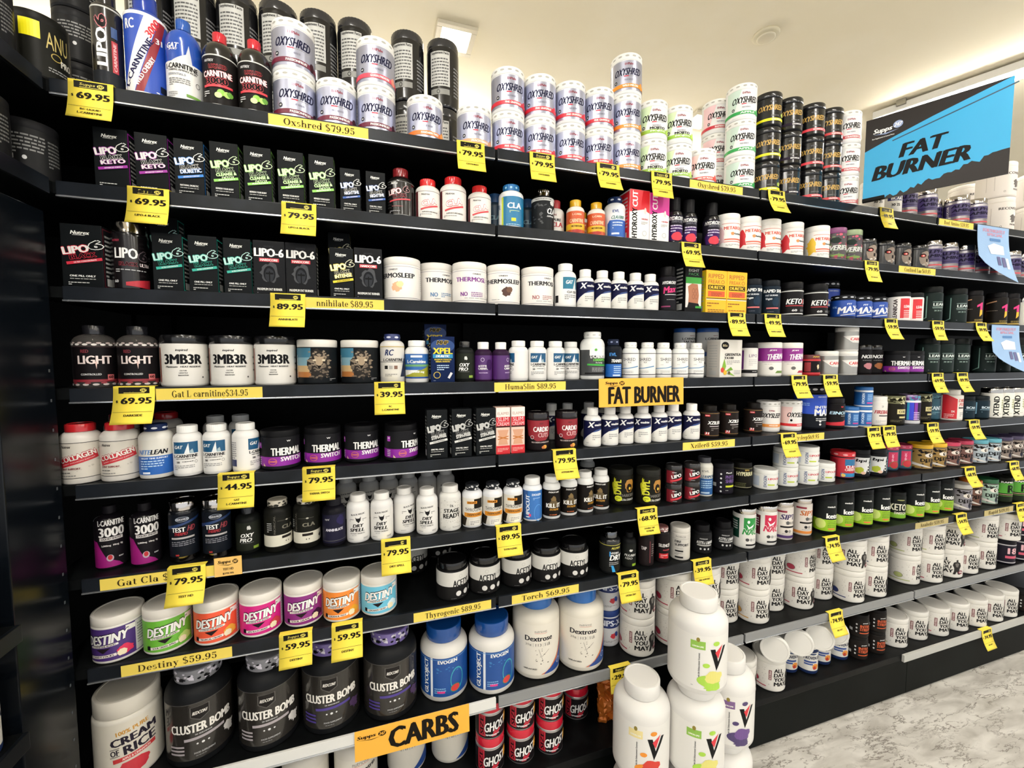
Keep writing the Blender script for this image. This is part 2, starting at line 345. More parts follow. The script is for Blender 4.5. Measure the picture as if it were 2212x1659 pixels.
# --- liquids
P('rcliq', (.74, .84, .5, .56, .03), '#1d3f9e', '#173a9cG', (.05, .76, '#1f49b0'), 'drink_bottle', 'bottle', 'blue and white liquid bottle with tall blue cap',
  [('F', .04, .06, WH), ('F', .745, .775, WH), ('P', [(-.62,.06),(-.28,.06),(.34,.75),(.02,.75)], WH), ('P', [(-.26,.06),(-.06,.06),(.56,.75),(.36,.75)], '#8e1f28'),
   ('T', 'RC', -.36, .66, .26, .09, WH), ('T', 'L-CARNITINE', -.18, .33, 1.5, .05, NV, '', 64), ('T', '3000', .2, .66, .55, .055, '#cf2733', 'i', 64), ('T', 'WILD CHERRY', -.02, .25, .95, .035, WH, '', 64), ('T', '31', .34, .56, .16, .05, WH), ('R', .42, .13, .18, .06, '#10182e'), ('L', .42, .085, .4, 1, .02, WH)])
P('gatliq', LIQ, '#1c4aa8G', '#2456a8G', (.04, .46, '#e3e2de'), 'drink_bottle', 'bottle', 'royal blue liquid bottle with white lower label',
  [('P', [(-.3,.46),(.28,.46),(.2,.66),(.12,.55)], '#c9cdd4'), ('T', 'GAT', -.26, .63, .36, .055, WH, 'i'), ('T', 'SPORT', -.24, .59, .26, .02, WH, 'i'), ('T', 'L-CARNITINE', -.04, .41, .95, .055, BK), ('T', '1500MG AMINO ACID', .0, .365, .8, .02, '#444'),
   ('T', 'ESSENTIALS', -.16, .32, .5, .022, '#8a8f9a'), ('L', -.1, .27, .6, 4, .022, '#777'), ('Q', .42, .25, .14, .06, '#555', .2), ('R', .3, .1, .42, .03, '#6a9a3a'), ('L', -.3, .12, .3, 3, .02, '#888')])
P('nutliq', LIQ, '#191716G', '#c22433G', (.05, .64, '#1a1716'), 'drink_bottle', 'bottle', 'black liquid bottle with red cap and limes',
  [('F', .635, .65, '#c9c9c4'), ('F', .045, .06, '#c9c9c4'), ('T', 'NUTREX', -.28, .575, .3, .03, '#cfcfcf', 'i'), ('T', 'LIQUID', -.02, .505, .5, .055, '#181010', '', 4, '#d8424a'), ('T', 'CARNITINE', -.04, .42, .85, .07, WH, '', 4, '#b02a36'), ('T', '3000', -.06, .335, .6, .075, '#120c0c', '', 4, '#c8444e'),
   ('R', -.03, .275, .84, .028, '#d23440', 4), ('E', .06, .2, .22, .08, '#8cc63f'), ('E', .22, .19, .2, .075, '#b2dc6c'), ('E', -.02, .165, .2, .07, '#cde89a'), ('B', .3, .2, .2, .08, '#5f9a2c'), ('L', -.36, .2, .2, 3, .025, '#ddd')])
P('lipoliq', (.80, .86, .55, .62, .03), '#1a1818G', '#211f1fG', (.06, .80, '#1b1919G'), 'drink_bottle', 'bottle', 'slim black liquid bottle with vertical lettering',
  [('F', .79, .805, '#b9b9b4'), ('F', .06, .2, '#22252b'), ('T', 'LIPO', -.12, .42, .36, .34, WH, 'v'), ('T', '6', -.12, .66, .36, .1, '#15100f', 'v', 0, '#c26a70'), ('R', .3, .35, .2, .3, '#b2303a'), ('T', 'CARNITINE', .3, .35, .1, .26, '#e3b9b9', 'v'), ('R', .3, .58, .2, .1, '#35507f')])
tub('rear', '#121214G', '#2b2b2eG', (.04, .84, '#161618G'), 'tall black tub with white facts panel', [('R', -.15, .55, .62, .5, '#c9c9c4'), ('T', 'Supplement Facts', -.15, .77, .56, .05, BK), ('L', -.15, .69, .54, 9, .045, '#555'), ('L', .45, .6, .3, 9, .05, '#8a8a8a'), ('R', -.15, .22, .6, .08, '#8d8d88'), ('Q', -.2, .22, .1, .06, BK, .3)], (.86, .88, .94, .97, .02))
# --- lipo cartons
def lipo(key, acc, sub, band, foot, desc, word='#e9e9e4', sub2=None, bcol=BK, mid='BLACK', side=None, front='#101315'):
    z = .0 if sub else -.06
    a = [('T', 'Nutrex', -.02, .875, .44, .055, '#e8e8e2', 'i'), ('R', -.06, .835, .3, .006, '#e8e8e2')]
    a += [('T', 'LIPO', -.15, .625+z*.3, .62, .115, word, 'x', 11, acc), ('T', '6', .345, .71+z*.3, .30, .13, '#0d0f10', '', 6, word),
          ('T', mid, .03, .53+z*.3, .64, .068, '#0c0e0f', '', 11, acc if not sub else word)]
    if sub: a += [('T', sub, .07, .455, .72, .065 if not sub2 else .05, word, '', 11, acc)]
    if sub2: a += [('T', sub2, .14, .395, .44, .05, word, '', 11)]
    a += [('R', .06, .36 if sub else .43, .88, .045, acc, 11), ('T', band, .08, .362 if sub else .432, .56, .022, '#e8e4e6' if bcol == BK else bcol, 'i', 11)]
    if foot: a += [('Q', .04, .205, .0, .0, acc, .1), ('T', foot, .0, .195, .62, .03, '#eeeeea'), ('L', .0, .15, .62, 1, .025, '#b9b9b4')]
    a += [('L', -.1, .09, .5, 2, .03, '#cfcfca')]
    box(key, front, side or acc, desc, a)
lipo('bx_keto', '#a02aa0', 'KETO', 'ADVANCED FORMULA', None, 'black carton with purple stripe')
lipo('bx_diur', '#2a7ed2', 'DIURETIC', 'ADVANCED FORMULA', 'NATURAL DIURETIC', 'black carton with bright blue stripe')
lipo('bx_clean', '#8ccf5a', 'CLEANSE &', 'REFRESH', 'REFRESH YOUR BODY', 'black carton with lime green stripe', '#d6ecc0', 'DETOX')
lipo('bx_night', '#2c5aa8', 'NIGHTTIME', 'ULTRA CONCENTRATE', 'ONE PILL ONLY', 'short black carton with dark blue stripe', side='#1c2f5c')
lipo('bx_lred', '#cf2f44', None, 'ULTRA CONCENTRATE', 'ONE PILL ONLY', 'black carton with red stripe', side='#5a1a26')
lipo('bx_hers', '#2fae9a', None, 'ULTRA CONCENTRATE', 'ONE PILL ONLY', 'black carton with teal stripe', '#bfe6de')
lipo('bx_int', '#e5cf2a', 'INTENSE', 'ULTRA CONCENTRATE', 'ONE PILL ONLY', 'black carton with yellow stripe', '#eee9c8', bcol='#1a1a10')
lipo('bx_stim', '#d8d8d4', 'STIM-FREE', 'ULTRA CONCENTRATE', 'ONE PILL ONLY', 'black carton with white stripe', '#b9b9b6', bcol='#141414', side='#2a2c2e')
box('bx_hard', '#16171a', '#1b1c1f', 'matte black carton with spartan helmet', [('T', 'NUTREX', .0, .9, .3, .03, '#2f3034'), ('T', 'LIPO-6', .0, .79, .9, .15, WH, 'x'), ('R', .0, .655, .62, .065, '#c8283a'), ('T', 'HARDCORE', .0, .655, .54, .04, WH),
    ('B', .0, .42, .66, .42, '#34363b', .3), ('E', .0, .40, .38, .30, '#15161a'), ('B', .0, .38, .3, .26, '#2d2f34', .1), ('R', .0, .35, .035, .2, '#0d0e10'), ('R', .0, .41, .24, .03, '#0d0e10'), ('T', 'MAXIMUM FAT BURNER', .0, .12, .78, .045, '#e4e4e0'), ('L', -.3, .055, .2, 1, .02, '#888')])
bot('lipobt', '#141212G', '#7c1f24G', (.06, .70, '#151313G'), 'black pill bottle with dark red cap', [('F', .69, .70, '#6b6b68'), ('F', .06, .07, '#8a8a86'), ('T', 'Nutrex', -.2, .66, .26, .04, '#dcdcd8', 'i'), ('T', 'LIPO', -.2, .50, .5, .1, WH, '', 8, '#b0303a'), ('T', '6', .24, .56, .2, .11, '#120f0f', '', 5, '#c99'), ('T', 'BLACK', .0, .42, .5, .055, '#120f0f', '', 8, '#c26068'), ('R', .0, .345, .8, .028, '#c8404a', 8), ('L', -.1, .22, .4, 1, .02, '#b46060'), ('L', -.2, .13, .4, 2, .025, '#bbb')], (.68, .84, .48, .56, .04))
def cla(key, desc): bot(key, '#ddd9d2', '#cf2a2cG', (.06, .68, '#e6e1da'), desc, [('F', .665, .675, '#5a4a48'), ('R', -.55, .37, .2, .62, '#5a2226'), ('T', 'Nutrex', -.1, .6, .34, .04, '#3a3534', 'i'), ('T', 'CLA', .06, .42, .62, .12, '#efe9e4', '', 14, '#c02a34'), ('R', .06, .31, .76, .035, '#cf2f3a', 14), ('T', 'SUPPORTS METABOLIC', .08, .2, .66, .025, '#444'), ('L', -.1, .15, .5, 2, .025, '#888')], (.72, .84, .58, .64, .04))
cla('clared', 'white pill bottle with red cap and red stripe'); cla('claredL', 'larger white pill bottle with red cap')
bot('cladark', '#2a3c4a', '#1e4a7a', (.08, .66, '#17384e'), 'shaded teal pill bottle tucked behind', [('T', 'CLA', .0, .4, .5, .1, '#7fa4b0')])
bot('clablue', '#e8eaea', '#1e6ca8', (.07, .70, '#1272a0'), 'white pill bottle with teal label and blue cap', [('O', .92, 14, .1, .05, '#9fd0ea'), ('P', [(-.7,.07),(-.42,.07),(-.36,.70),(-.7,.70)], '#e4e6e6'), ('R', -.37, .38, .09, .62, '#cfdc3a'), ('T', 'CLA', .14, .50, .56, .12, WH), ('L', .14, .39, .4, 2, .03, '#cfe49a'), ('R', .1, .2, .18, .07, '#e8e03a'), ('L', .1, .1, .6, 2, .03, '#bfe0ea'), ('T', 'EVL', -.6, .5, .2, .1, '#1a5a90')], (.74, .86, .58, .66, .04))
bot('clablk', '#17181a', '#8b8782C', (.06, .78, '#1d1f21'), 'black pill bottle with chrome cap', [('F', .71, .78, '#c9c9c6'), ('T', 'STRENGTH AT ITS CORE', .0, .745, .8, .03, '#333'), ('Z', -.1, .4, .9, .5, 26, .05, '#3a3d40'), ('T', 'CLA', .4, .48, .42, .13, '#eeeeec', 'i'), ('B', .45, .66, .3, .12, '#d4d4d2'), ('T', 'SUPPORT', .36, .36, .36, .035, '#ddd', 'i')], (.78, .85, .64, .70, .04))
bot('purecla', '#ded9d3', '#a6282c', (.06, .66, '#e2ddd6'), 'white pill bottle with dull red cap set back', [('T', 'SAN', -.1, .58, .3, .05, '#7a3034'), ('T', 'PURE', .1, .45, .4, .07, BK), ('T', 'CLA', .1, .33, .6, .12, '#b0242e'), ('L', .0, .16, .6, 2, .04, '#3a5a9a')])
bot('carngold', '#e6ddd2', '#d9a51fG', (.06, .66, '#c8501e'), 'small pill bottle with gold cap and orange label', [('R', .0, .24, 3, .16, '#e0b020'), ('T', 'CARNITINE', .0, .40, .8, .1, '#f3c8a0'), ('T', 'L-CARN', .0, .57, .5, .05, '#f6d0b0'), ('T', 'METABOLISM', .0, .25, .6, .045, '#2a1a10'), ('B', .0, .12, .6, .1, '#b02818')], (.68, .82, .56, .62, .04))
bot('evlcla', '#e9ecee', '#182a52', (.06, .74, '#e4e8ec'), 'white pill bottle with navy cap and blue base label', [('O', .93, 9, .18, .04, '#cfd6e6'), ('P', [(-.42,.06),(.7,.06),(.7,.44),(-.3,.44),(-.42,.36)], '#1258b0'), ('T', 'EVL', .0, .64, .3, .06, '#26448c'), ('T', 'CLA1000', .1, .50, .62, .075, '#1a6a5a', 'i'), ('L', .1, .38, .5, 3, .06, '#cfe2f4'), ('R', -.02, .13, .36, .04, '#dfe9f4')], (.74, .86, .6, .68, .02))
def hyd(key, c, sub, desc): box(key, '#ebe7e4', c, desc, [('P', [(-.5,.56),(-.5,1.0),(.5,1.0),(.5,.56),(.2,.63)], c), ('T', 'HYDROXY', -.26, .35, .26, .58, BK, 'v'), ('T', 'CUT', -.24, .82, .26, .3, '#f0e6e6', 'v'), ('E', .28, .6, .12, .13, '#d8d0cc'), ('T', sub, .26, .44, .34, .03, '#c44a58'), ('L', .25, .38, .34, 3, .02, '#999'), ('Q', .25, .16, .22, .1, '#aaa', .15)])
hyd('bx_hyr', '#d8202c', 'ORIGINAL', 'tall white carton with red top'); hyd('bx_hyp', '#c8188a', '+ WOMEN', 'tall white carton with magenta top')
bot('hyshot', '#161618G', '#121214', (.07, .62, '#1c1824'), 'slim black drink bottle with red and purple label', [('P', [(-.4,.1),(.5,.1),(.55,.4),(-.2,.4),(-.5,.25)], '#3a1d58'), ('B', .1, .18, .75, .18, '#d8203a', .1), ('T', 'HYDROXY', .04, .55, 1.05, .075, WH, 'i'), ('T', 'HARDCORE', .12, .485, .7, .05, '#5a5a66', 'i'), ('L', .1, .40, .8, 3, .055, '#c9c0d8'), ('L', .1, .075, .5, 1, .02, '#aaa'), ('R', .5, .2, .12, .03, '#bbb')], (.60, .74, .66, .70, .03))
def meta(key, c, desc): tub(key, '#e8e4de', '#e9e6e0', (.06, .78, '#ece8e2'), desc, [('B', -.34, .38, .5, .62, c, .45), ('T', 'METABOLIC', .28, .60, .9, .085, '#d0452c'), ('B', .16, .45, .16, .1, '#d88a4a'), ('T', 'Australian', .42, .45, .4, .05, '#333', 'i'), ('R', .3, .30, .9, .035, '#d8604a'), ('R', .3, .24, .9, .018, '#d8604a'), ('L', .25, .16, .7, 2, .03, '#999'), ('R', .2, .72, .9, .01, '#d0452c')])
meta('meta_p', '#e0b8bc', 'white tub with pale pink splash'); meta('meta_r', '#c8202c', 'white tub with red berry splash'); meta('meta_y', '#eec032', 'white tub with yellow banana splash')
def ver(key, cap, desc): tub(key, '#3c3138', cap, (.05, .80, '#40363c'), desc, [('Z', .1, .45, 1.4, .7, 34, .06, '#5c6a4c'), ('Z', .2, .6, 1.2, .4, 16, .06, '#d0506a'), ('B', .0, .62, .5, .2, '#24302a'), ('T', 'VERIFIED', .3, .40, 1.1, .14, '#cfd2cc', 'i'), ('B', .1, .17, .7, .1, '#6a8a3a'), ('Z', .0, .14, 1.2, .1, 12, .05, '#a8304a')])
ver('ver_p', '#7c3a6a', 'dark floral tub with purple lid'); ver('ver_g', '#8fa07a', 'dark floral tub with sage lid')
tub('skull', '#0f0f10', '#0e0e10G', (.05, .80, '#121113G'), 'black tub with skull face and red eye', [('B', .32, .42, .62, .66, '#8a7a6c', .2), ('E', .18, .55, .3, .16, '#1c1412'), ('E', .19, .54, .18, .09, '#c8342c'), ('E', .2, .54, .07, .05, '#f0d0c0'), ('E', .52, .5, .16, .16, '#1c1412'), ('R', .38, .36, .1, .12, '#1c1412'), ('Z', .36, .22, .3, .08, 10, .035, '#d8d0c4'), ('L', -.45, .5, .4, 6, .07, '#4a4a4a')], (.78, .82, .9, .95, .02))
tub('alpha', '#2c2440', '#b9b4b0C', (.04, .80, '#3a2c62'), 'purple tub with chrome lid', [('F', .05, .30, '#8d8788S'), ('F', .72, .80, '#a6a2a6S'), ('T', 'ALPHA', .2, .63, 1.0, .1, '#17112c', 'i'), ('T', 'AMINO', .24, .49, 1.0, .1, '#17112c', 'i'), ('R', .2, .37, 1.6, .012, '#15102a'), ('R', .2, .19, .9, .05, '#c84a52'), ('L', .2, .1, .8, 1, .03, '#3a3440'), ('T', 'CELLUCOR', -.45, .42, .1, .5, '#cfc8d8', 'v')], (.80, .83, .94, .97, .02))
tub('bcaaw', '#e2ded6', '#e6e2da', (.05, .80, '#e6e2da'), 'white tub below the blue sign', [('R', .2, .5, .7, .14, '#2a2a66'), ('T', 'BCAA', .24, .5, .5, .09, WH), ('T', '30 25', .2, .3, .4, .08, BK), ('L', .2, .2, .4, 1, .03, '#777')])
tub('recov', '#d5cec6', '#dad4cc', (.05, .82, '#d8d1c9'), 'large off-white tub by right edge', [('T', 'RECOVER', .28, .66, .6, .07, '#3a3432'), ('B', .45, .38, .34, .34, '#5a5450', .4), ('B', .5, .5, .14, .12, '#e8e4e0'), ('T', 'MODE', .46, .2, .3, .05, '#5a5450'), ('Q', .05, .15, .06, .05, '#6a6460', .3), ('R', -.4, .45, .012, .5, '#b0a8a0'), ('R', -.2, .45, .012, .5, '#b0a8a0')], (.84, .86, .95, .99, .02))
# --- third shelf
tub('lipoultra', '#121012G', '#cfc6baC', (.04, .80, '#151113G'), 'tall black tub with brushed metal lid', [('T', 'NUTREX', -.36, .72, .24, .03, '#b03a50', 'i'), ('T', 'LIPO', -.08, .54, .62, .15, WH), ('T', '6', .4, .52, .24, .14, '#141214', '', 0, '#6a5a60'), ('T', 'BLACK', -.02, .385, .48, .05, '#151012', '', 0, '#a03a48'), ('T', 'ULTRA', .44, .385, .32, .05, '#e8d8d8'), ('L', .05, .3, .84, 2, .03, '#bbb'), ('P', [(-.1,.07),(.62,.04),(.62,.18),(.2,.15),(-.1,.12)], '#c02a38'), ('T', '60', -.36, .13, .12, .04, '#ddd')], (.82, .85, .94, .96, .03))
def thsl(key, c, kind, desc, fx=.1):
    a = [('F', .775, .785, '#9a96a0'), ('F', .075, .085, '#6a6670'), ('T', 'ONEST', fx+.02, .71, .26, .035, '#4a4a50'), ('T', 'THERMOSLEEP', fx, .58, 1.22, .105, c if kind == 'v' else '#26262c')]
    if kind in 'pc': a += [('B', fx+.12, .33, .34, .26, '#f0b48a' if kind == 'p' else '#4a2a1e', .35), ('B', fx+.2, .38, .2, .16, '#f4d8a0' if kind == 'p' else '#6a4630', .2)]
    else: a += [('T', 'NO', fx-.36, .235, .2, .1, c), ('L', fx+.02, .27, .36, 3, .04, c)]
    a += [('L', fx+.1, .14, .9, 1, .025, '#888'), ('R', .74, .42, .4, .5, '#e2ded8'), ('L', .74, .6, .3, 8, .045, '#aaa')]
    tub(key, '#e4e0da', '#e8e4dd', (.05, .80, '#ece8e2'), desc, a)
thsl('thsl_p', '#e08a5a', 'p', 'white tub with peach picture', -.28); thsl('thsl_b', '#5a86b0', 'b', 'pale grey tub with blue lettering', .28); thsl('thsl_v', '#7a2a8a', 'v', 'white tub with purple lettering', .22); thsl('thsl_c', '#8a3a3a', 'c', 'white tub with chocolate picture', -.08); thsl('thsl_k', '#a86a6a', 'k', 'white tub with brown lettering', .26)
bot('gatcla', '#e3e3e0', '#e9e9e6', (.06, .70, '#e9e8e5'), 'white pill bottle with teal block', [('P', [(-.18,.42),(.62,.42),(.62,.68),(-.18,.68)], '#12708e'), ('P', [(.3,.42),(.5,.42),(.44,.66)], '#d4dcde'), ('T', 'GAT', .12, .57, .32, .08, WH, 'i'), ('T', 'CLA 1250', .26, .35, .5, .05, BK), ('L', .2, .28, .6, 3, .04, '#777'), ('R', -.5, .2, .2, .16, '#1a1a1c')], (.70, .84, .58, .66, .04))
bot('xen', '#e0dfdc', '#e9e7e2', (.05, .68, '#e2e0da'), 'white pill bottle with navy swoosh label', [('P', [(-.78,.10),(-.6,.18),(-.3,.32),(.1,.44),(.78,.50),(.78,.68),(-.78,.68)], '#14163a'), ('P', [(-.78,.10),(-.5,.24),(-.1,.38),(.78,.46),(.78,.50),(.1,.44),(-.3,.32),(-.6,.18)], '#27417c'), ('T', 'X', -.16, .575, .32, .14, WH, 'i'), ('T', 'enadrine', .3, .575, .52, .06, WH), ('L', .2, .3, .56, 3, .05, '#999'), ('L', -.3, .11, .3, 1, .03, '#aaa')], (.68, .81, .56, .64, .04))
bot('hymax', '#131214', '#121113', (.05, .76, '#16141a'), 'tall black bottle with hot pink script', [('T', 'HYDROXY', .12, .64, .8, .065, WH, 'i'), ('T', 'Max', .14, .49, .7, .14, '#d0206e', 'i', 8), ('R', .2, .38, .7, .012, '#ddd'), ('L', .2, .27, .5, 1, .03, '#888'), ('R', -.1, .12, .5, .03, '#8a2a5c')], (.74, .80, .8, .84, .02))
box('bx_eight', '#121214', '#0f0f10', 'tall black carton with torso photo', [('T', 'EIGHT', .0, .81, .6, .05, '#b9b9b6', 'r'), ('T', 'PACK', .0, .74, .6, .05, '#3a8a4a', 'r'), ('R', .0, .62, .92, .12, '#2f9a2f'), ('R', .0, .33, .92, .46, '#d8d4d0'), ('P', [(-.3,.14),(.26,.12),(.32,.34),(.24,.55),(-.1,.56),(-.34,.5),(-.28,.34)], '#a86a48'), ('Q', .0, .42, .16, .1, '#8a5236', .3), ('Q', .16, .42, .16, .1, '#8a5236', .3), ('Q', .0, .31, .16, .1, '#8a5236', .3), ('Q', .16, .31, .16, .1, '#8a5236', .3), ('P', [(-.36,.10),(.4,.10),(.3,.18),(-.28,.2)], '#1a1a1c'), ('R', .3, .11, .36, .04, '#2f9a2f')])
box('bx_rip', '#f0b416', '#e8d020', 'yellow carton with black and orange panels', [('T', 'RIPPED', -.02, .87, .74, .1, '#a8481a', 'r'), ('T', 'FREAK', -.1, .74, .56, .085, '#a8481a', 'r'), ('Q', .3, .74, .16, .09, '#a8481a', .25), ('R', .0, .61, .8, .105, '#15120c'), ('T', 'DIURETIC', .0, .61, .7, .07, '#f4c83a'), ('R', .0, .46, .8, .13, '#d2561e'), ('L', .0, .48, .5, 3, .03, '#7a2c10'), ('R', .0, .355, .96, .015, '#2a1a0a'), ('R', .0, .33, .96, .02, '#f2e6c8'), ('L', -.15, .24, .56, 2, .06, '#8a5a10'), ('L', .0, .09, .8, 2, .04, '#8a5a10')])
bot('rapid', '#141b24', '#12161c', (.05, .82, '#16222e'), 'navy tub with white rapid lettering', [('T', 'RAPID SHRED', .26, .69, 1.2, .085, WH), ('T', 'FAT BURNER', .05, .57, .6, .04, '#cfd4da'), ('T', 'Vegan', -.1, .47, .3, .07, '#dfe4e8', 'i'), ('B', .25, .4, .4, .3, '#1f3244'), ('R', .1, .22, .6, .035, '#d86a6a'), ('L', .1, .12, .5, 1, .03, '#667')], (.80, .84, .9, .95, .02))
tub('ketob', '#131314', '#101012', (.08, .74, '#1b191a'), 'black tub with white rings and keto lettering', [('F', .72, .75, '#d8d8d4'), ('F', .08, .11, '#d8d8d4'), ('T', 'KETO', .12, .44, .66, .15, WH, 'i'), ('T', 'A', .52, .44, .14, .15, '#b8242c', 'i'), ('T', 'SALT', .72, .44, .3, .15, WH, 'i'), ('R', .2, .32, .9, .03, '#a02028'), ('T', '60', .1, .19, .2, .06, '#ddd'), ('L', .5, .2, .3, 2, .03, '#999')], (.76, .81, .92, .97, .02))
P('maxbig', (.78, .84, .9, .97, .0), '#0f1116', '#1a1a1e', (.06, .80, '#14181f'), 'powder_jug', 'tub', 'large blue and black tub with white lettering', [('F', .36, .80, '#1c4ac0'), ('O', .92, 14, .16, .05, '#d8d8dc'), ('T', 'PERFORMANCE', .3, .75, .4, .03, '#cfd8ea', 'i'), ('T', 'INTRA', .3, .52, .56, .06, '#e8eaee'), ('T', 'MAX', .34, .40, .66, .15, WH), ('L', .3, .26, .5, 2, .04, '#ccc'), ('E', .2, .2, .08, .05, '#ddd'), ('E', .2, .13, .08, .05, '#ddd'), ('L', -.4, .6, .5, 3, .04, '#8ab0e8')])
tub('maxsm', '#123a86', '#14161a', (.06, .76, '#1747a0'), 'short blue tub with black streaked lid', [('O', .9, 10, .2, .05, '#cfd2d8'), ('F', .06, .12, '#0f1a3a'), ('T', 'FIT', .2, .62, .2, .06, '#dfe6f2', 'i'), ('T', 'MAX', .2, .40, .9, .26, '#e9e9ea', 'i', 6), ('R', .2, .2, .7, .03, '#ddd', 6), ('T', '5%', -.4, .5, .2, .08, '#9fc0ea')], (.74, .80, .9, .96, .03))
tub('leanb', '#e7e4e0', '#101012', (.05, .80, '#ece8e4'), 'white tub with red panel and black lid', [('T', 'LEANBCAA', -.2, .42, .16, .66, '#2a1014', 'v'), ('R', .22, .44, .44, .66, '#d2222c'), ('T', 'LEAN', .3, .5, .3, .09, WH), ('L', .3, .36, .3, 5, .06, '#f0d8d4'), ('L', -.55, .6, .2, 8, .06, '#888')], (.80, .84, .95, .98, .02))
tub('lean1', '#16211f', '#111413', (.05, .78, '#1a2523'), 'tall dark green-black tub with lean lettering', [('P', [(-.62,.06),(-.58,.06),(-.26,.14),(-.26,.74),(-.3,.74),(-.3,.155)], '#7ea49a'), ('T', 'LEAN', .26, .5, .56, .075, '#cfd8d4'), ('R', .2, .57, .5, .012, '#9ab0a8'), ('R', .24, .43, .6, .012, '#9ab0a8'), ('R', .2, .40, .5, .01, '#9ab0a8'), ('T', '30 20 15', .2, .33, .36, .04, '#8aa098'), ('L', .1, .1, .3, 1, .02, '#778')], (.80, .84, .9, .96, .02))
tub('one', '#141113', '#121012', (.04, .82, '#17130f'), 'black tub with pink and yellow numeral', [('F', .04, .08, '#b0943a'), ('P', [(-.6,.66),(-.1,.72),(-.1,.75),(-.6,.69)], '#c8946a'), ('P', [(.14,.56),(.4,.64),(.46,.64),(.46,.42),(.3,.42),(.3,.54),(.14,.5)], '#e4287a'), ('P', [(.3,.42),(.46,.42),(.46,.3),(.28,.22)], '#f0b428'), ('L', .35, .14, .6, 2, .03, '#a08a40'), ('L', -.3, .45, .5, 1, .03, '#8a7a6a')], (.82, .86, .88, .92, .03))
bot('xtend', '#e4e2da', '#b9b6b2C', (.04, .76, '#e6e4da'), 'slim white tub with vertical black lettering', [('T', 'XTEND', .08, .40, .26, .66, '#131312', 'v'), ('L', .45, .6, .2, 4, .08, '#a8b070'), ('T', 'BCAA', .48, .45, .08, .3, '#a8a878', 'v'), ('L', .42, .14, .4, 1, .03, '#998')], (.80, .84, .92, .95, .02))
# --- fourth shelf
bot('light', '#9a9490T', '#1c1c20G', (.10, .66, '#131012'), 'clear capsule bottle with black label', [('F', .10, .14, '#8a2430'), ('F', .65, .66, '#3a2a2c'), ('T', 'RED', -.22, .585, .18, .05, '#7a2a34'), ('T', 'LIGHT', .0, .45, .78, .13, '#e8d8d4', ''), ('P', [(.0,.42),(.05,.42),(.03,.3)], '#e0c0b8'), ('T', 'CONTROLLED', -.1, .22, .46, .03, '#ccc'), ('R', .36, .17, .18, .09, '#c86a6a'), ('T', '60', .36, .175, .12, .045, '#3a1418'), ('O', .69, 16, .13, .035, '#dcd6d0'), ('O', .715, 15, .12, .03, '#b8a8a4'), ('O', .06, 14, .15, .035, '#c8bcb8'), ('O', .085, 9, .15, .03, '#8a3038')], (.72, .86, .46, .52, .02))
tub('ember', '#dfdcd6', '#121214G', (.04, .80, '#e2dfd8'), 'white tub with bold black lettering and black lid', [('T', 'inspired', -.02, .70, .24, .055, '#2a2a2a', 'i'), ('T', '3MB3R', .0, .53, .80, .19, '#141416', 'x'), ('T', 'Platinum', -.24, .385, .26, .035, '#333', 'i'), ('T', 'HEAT RESERVE', .16, .385, .42, .032, '#333'), ('T', 'CULTURE', .0, .31, .14, .022, '#444'), ('T', 'LIFESTYLE', .0, .265, .17, .022, '#444'), ('T', 'INNOVATION', .0, .22, .2, .022, '#222'), ('E', .42, .175, .04, .035, '#333'), ('T', '1.5GRAMS', .72, .57, .26, .035, '#3a3a3a'), ('T', '300MG', .70, .44, .2, .035, '#3a3a3a'), ('T', '125MG', .70, .31, .2, .035, '#3a3a3a'), ('R', -.56, .42, .05, .66, '#8a4a3c')])
tub('lion', '#16181a', '#e6e2da', (.04, .82, '#14171a'), 'white lidded tub with dark lion face', [('R', -.44, .6, .6, .42, '#3f7a94'), ('R', -.44, .5, .6, .2, '#7fa6b4'), ('R', -.44, .34, .6, .16, '#c8a878'), ('R', -.44, .22, .6, .12, '#b07038'), ('B', .06, .44, .62, .74, '#2b2724', .3), ('Z', .06, .56, .54, .36, 44, .035, '#8a7a66'), ('Z', .06, .28, .5, .3, 40, .03, '#6a5c4c'), ('P', [(-.06,.62),(.18,.62),(.14,.46),(.06,.4),(-.02,.46)], '#a08c72'), ('E', -.05, .54, .09, .03, '#e0d2b4'), ('E', .17, .54, .09, .03, '#e0d2b4'), ('P', [(.0,.42),(.12,.42),(.06,.34)], '#151210'), ('T', 'ISLAND', -.62, .4, .06, .5, '#d8d8d4', 'v'), ('L', .42, .12, .2, 2, .03, '#aaa')])
bot('rccarn', '#d8d5cf', '#2b3668', (.12, .74, '#d6d3cc'), 'off-white pill bottle with blue patterned cap', [('O', .93, 9, .2, .04, '#d8dcec'), ('T', 'RC', -.16, .62, .32, .12, '#1d2c5c', 'i'), ('R', .0, .43, 3, .012, '#555'), ('T', 'L-CARNITINE', .0, .475, .86, .055, '#24242a', 'i'), ('R', -.3, .32, .14, .07, '#222'), ('R', -.1, .32, .14, .07, '#aaa8a4'), ('R', .1, .32, .14, .07, '#7a5a4a'), ('P', [(.3,.13),(.6,.13),(.6,.5),(.52,.5)], '#242c44'), ('L', -.1, .18, .5, 2, .03, '#777'), ('F', .73, .745, '#c0a860')], (.76, .87, .58, .66, .02))
bot('bncarn', '#e8e8e6', '#ecece9', (.10, .68, '#2a62a8'), 'white pill bottle with blue and gold label', [('R', .0, .62, .5, .05, '#e8eef4'), ('T', 'L-Carnitine', .0, .5, .84, .075, WH), ('R', .0, .405, 3, .05, '#6aa06a'), ('P', [(-.6,.14),(.62,.14),(.62,.40),(.2,.30),(-.2,.30),(-.6,.2)], '#9a9a28'), ('P', [(-.6,.30),(.1,.30),(-.3,.2),(-.6,.16)], '#e8e8e4'), ('T', '1000 mg', .1, .25, .46, .06, WH), ('F', .10, .125, '#24408a')], (.72, .86, .6, .72, .04))
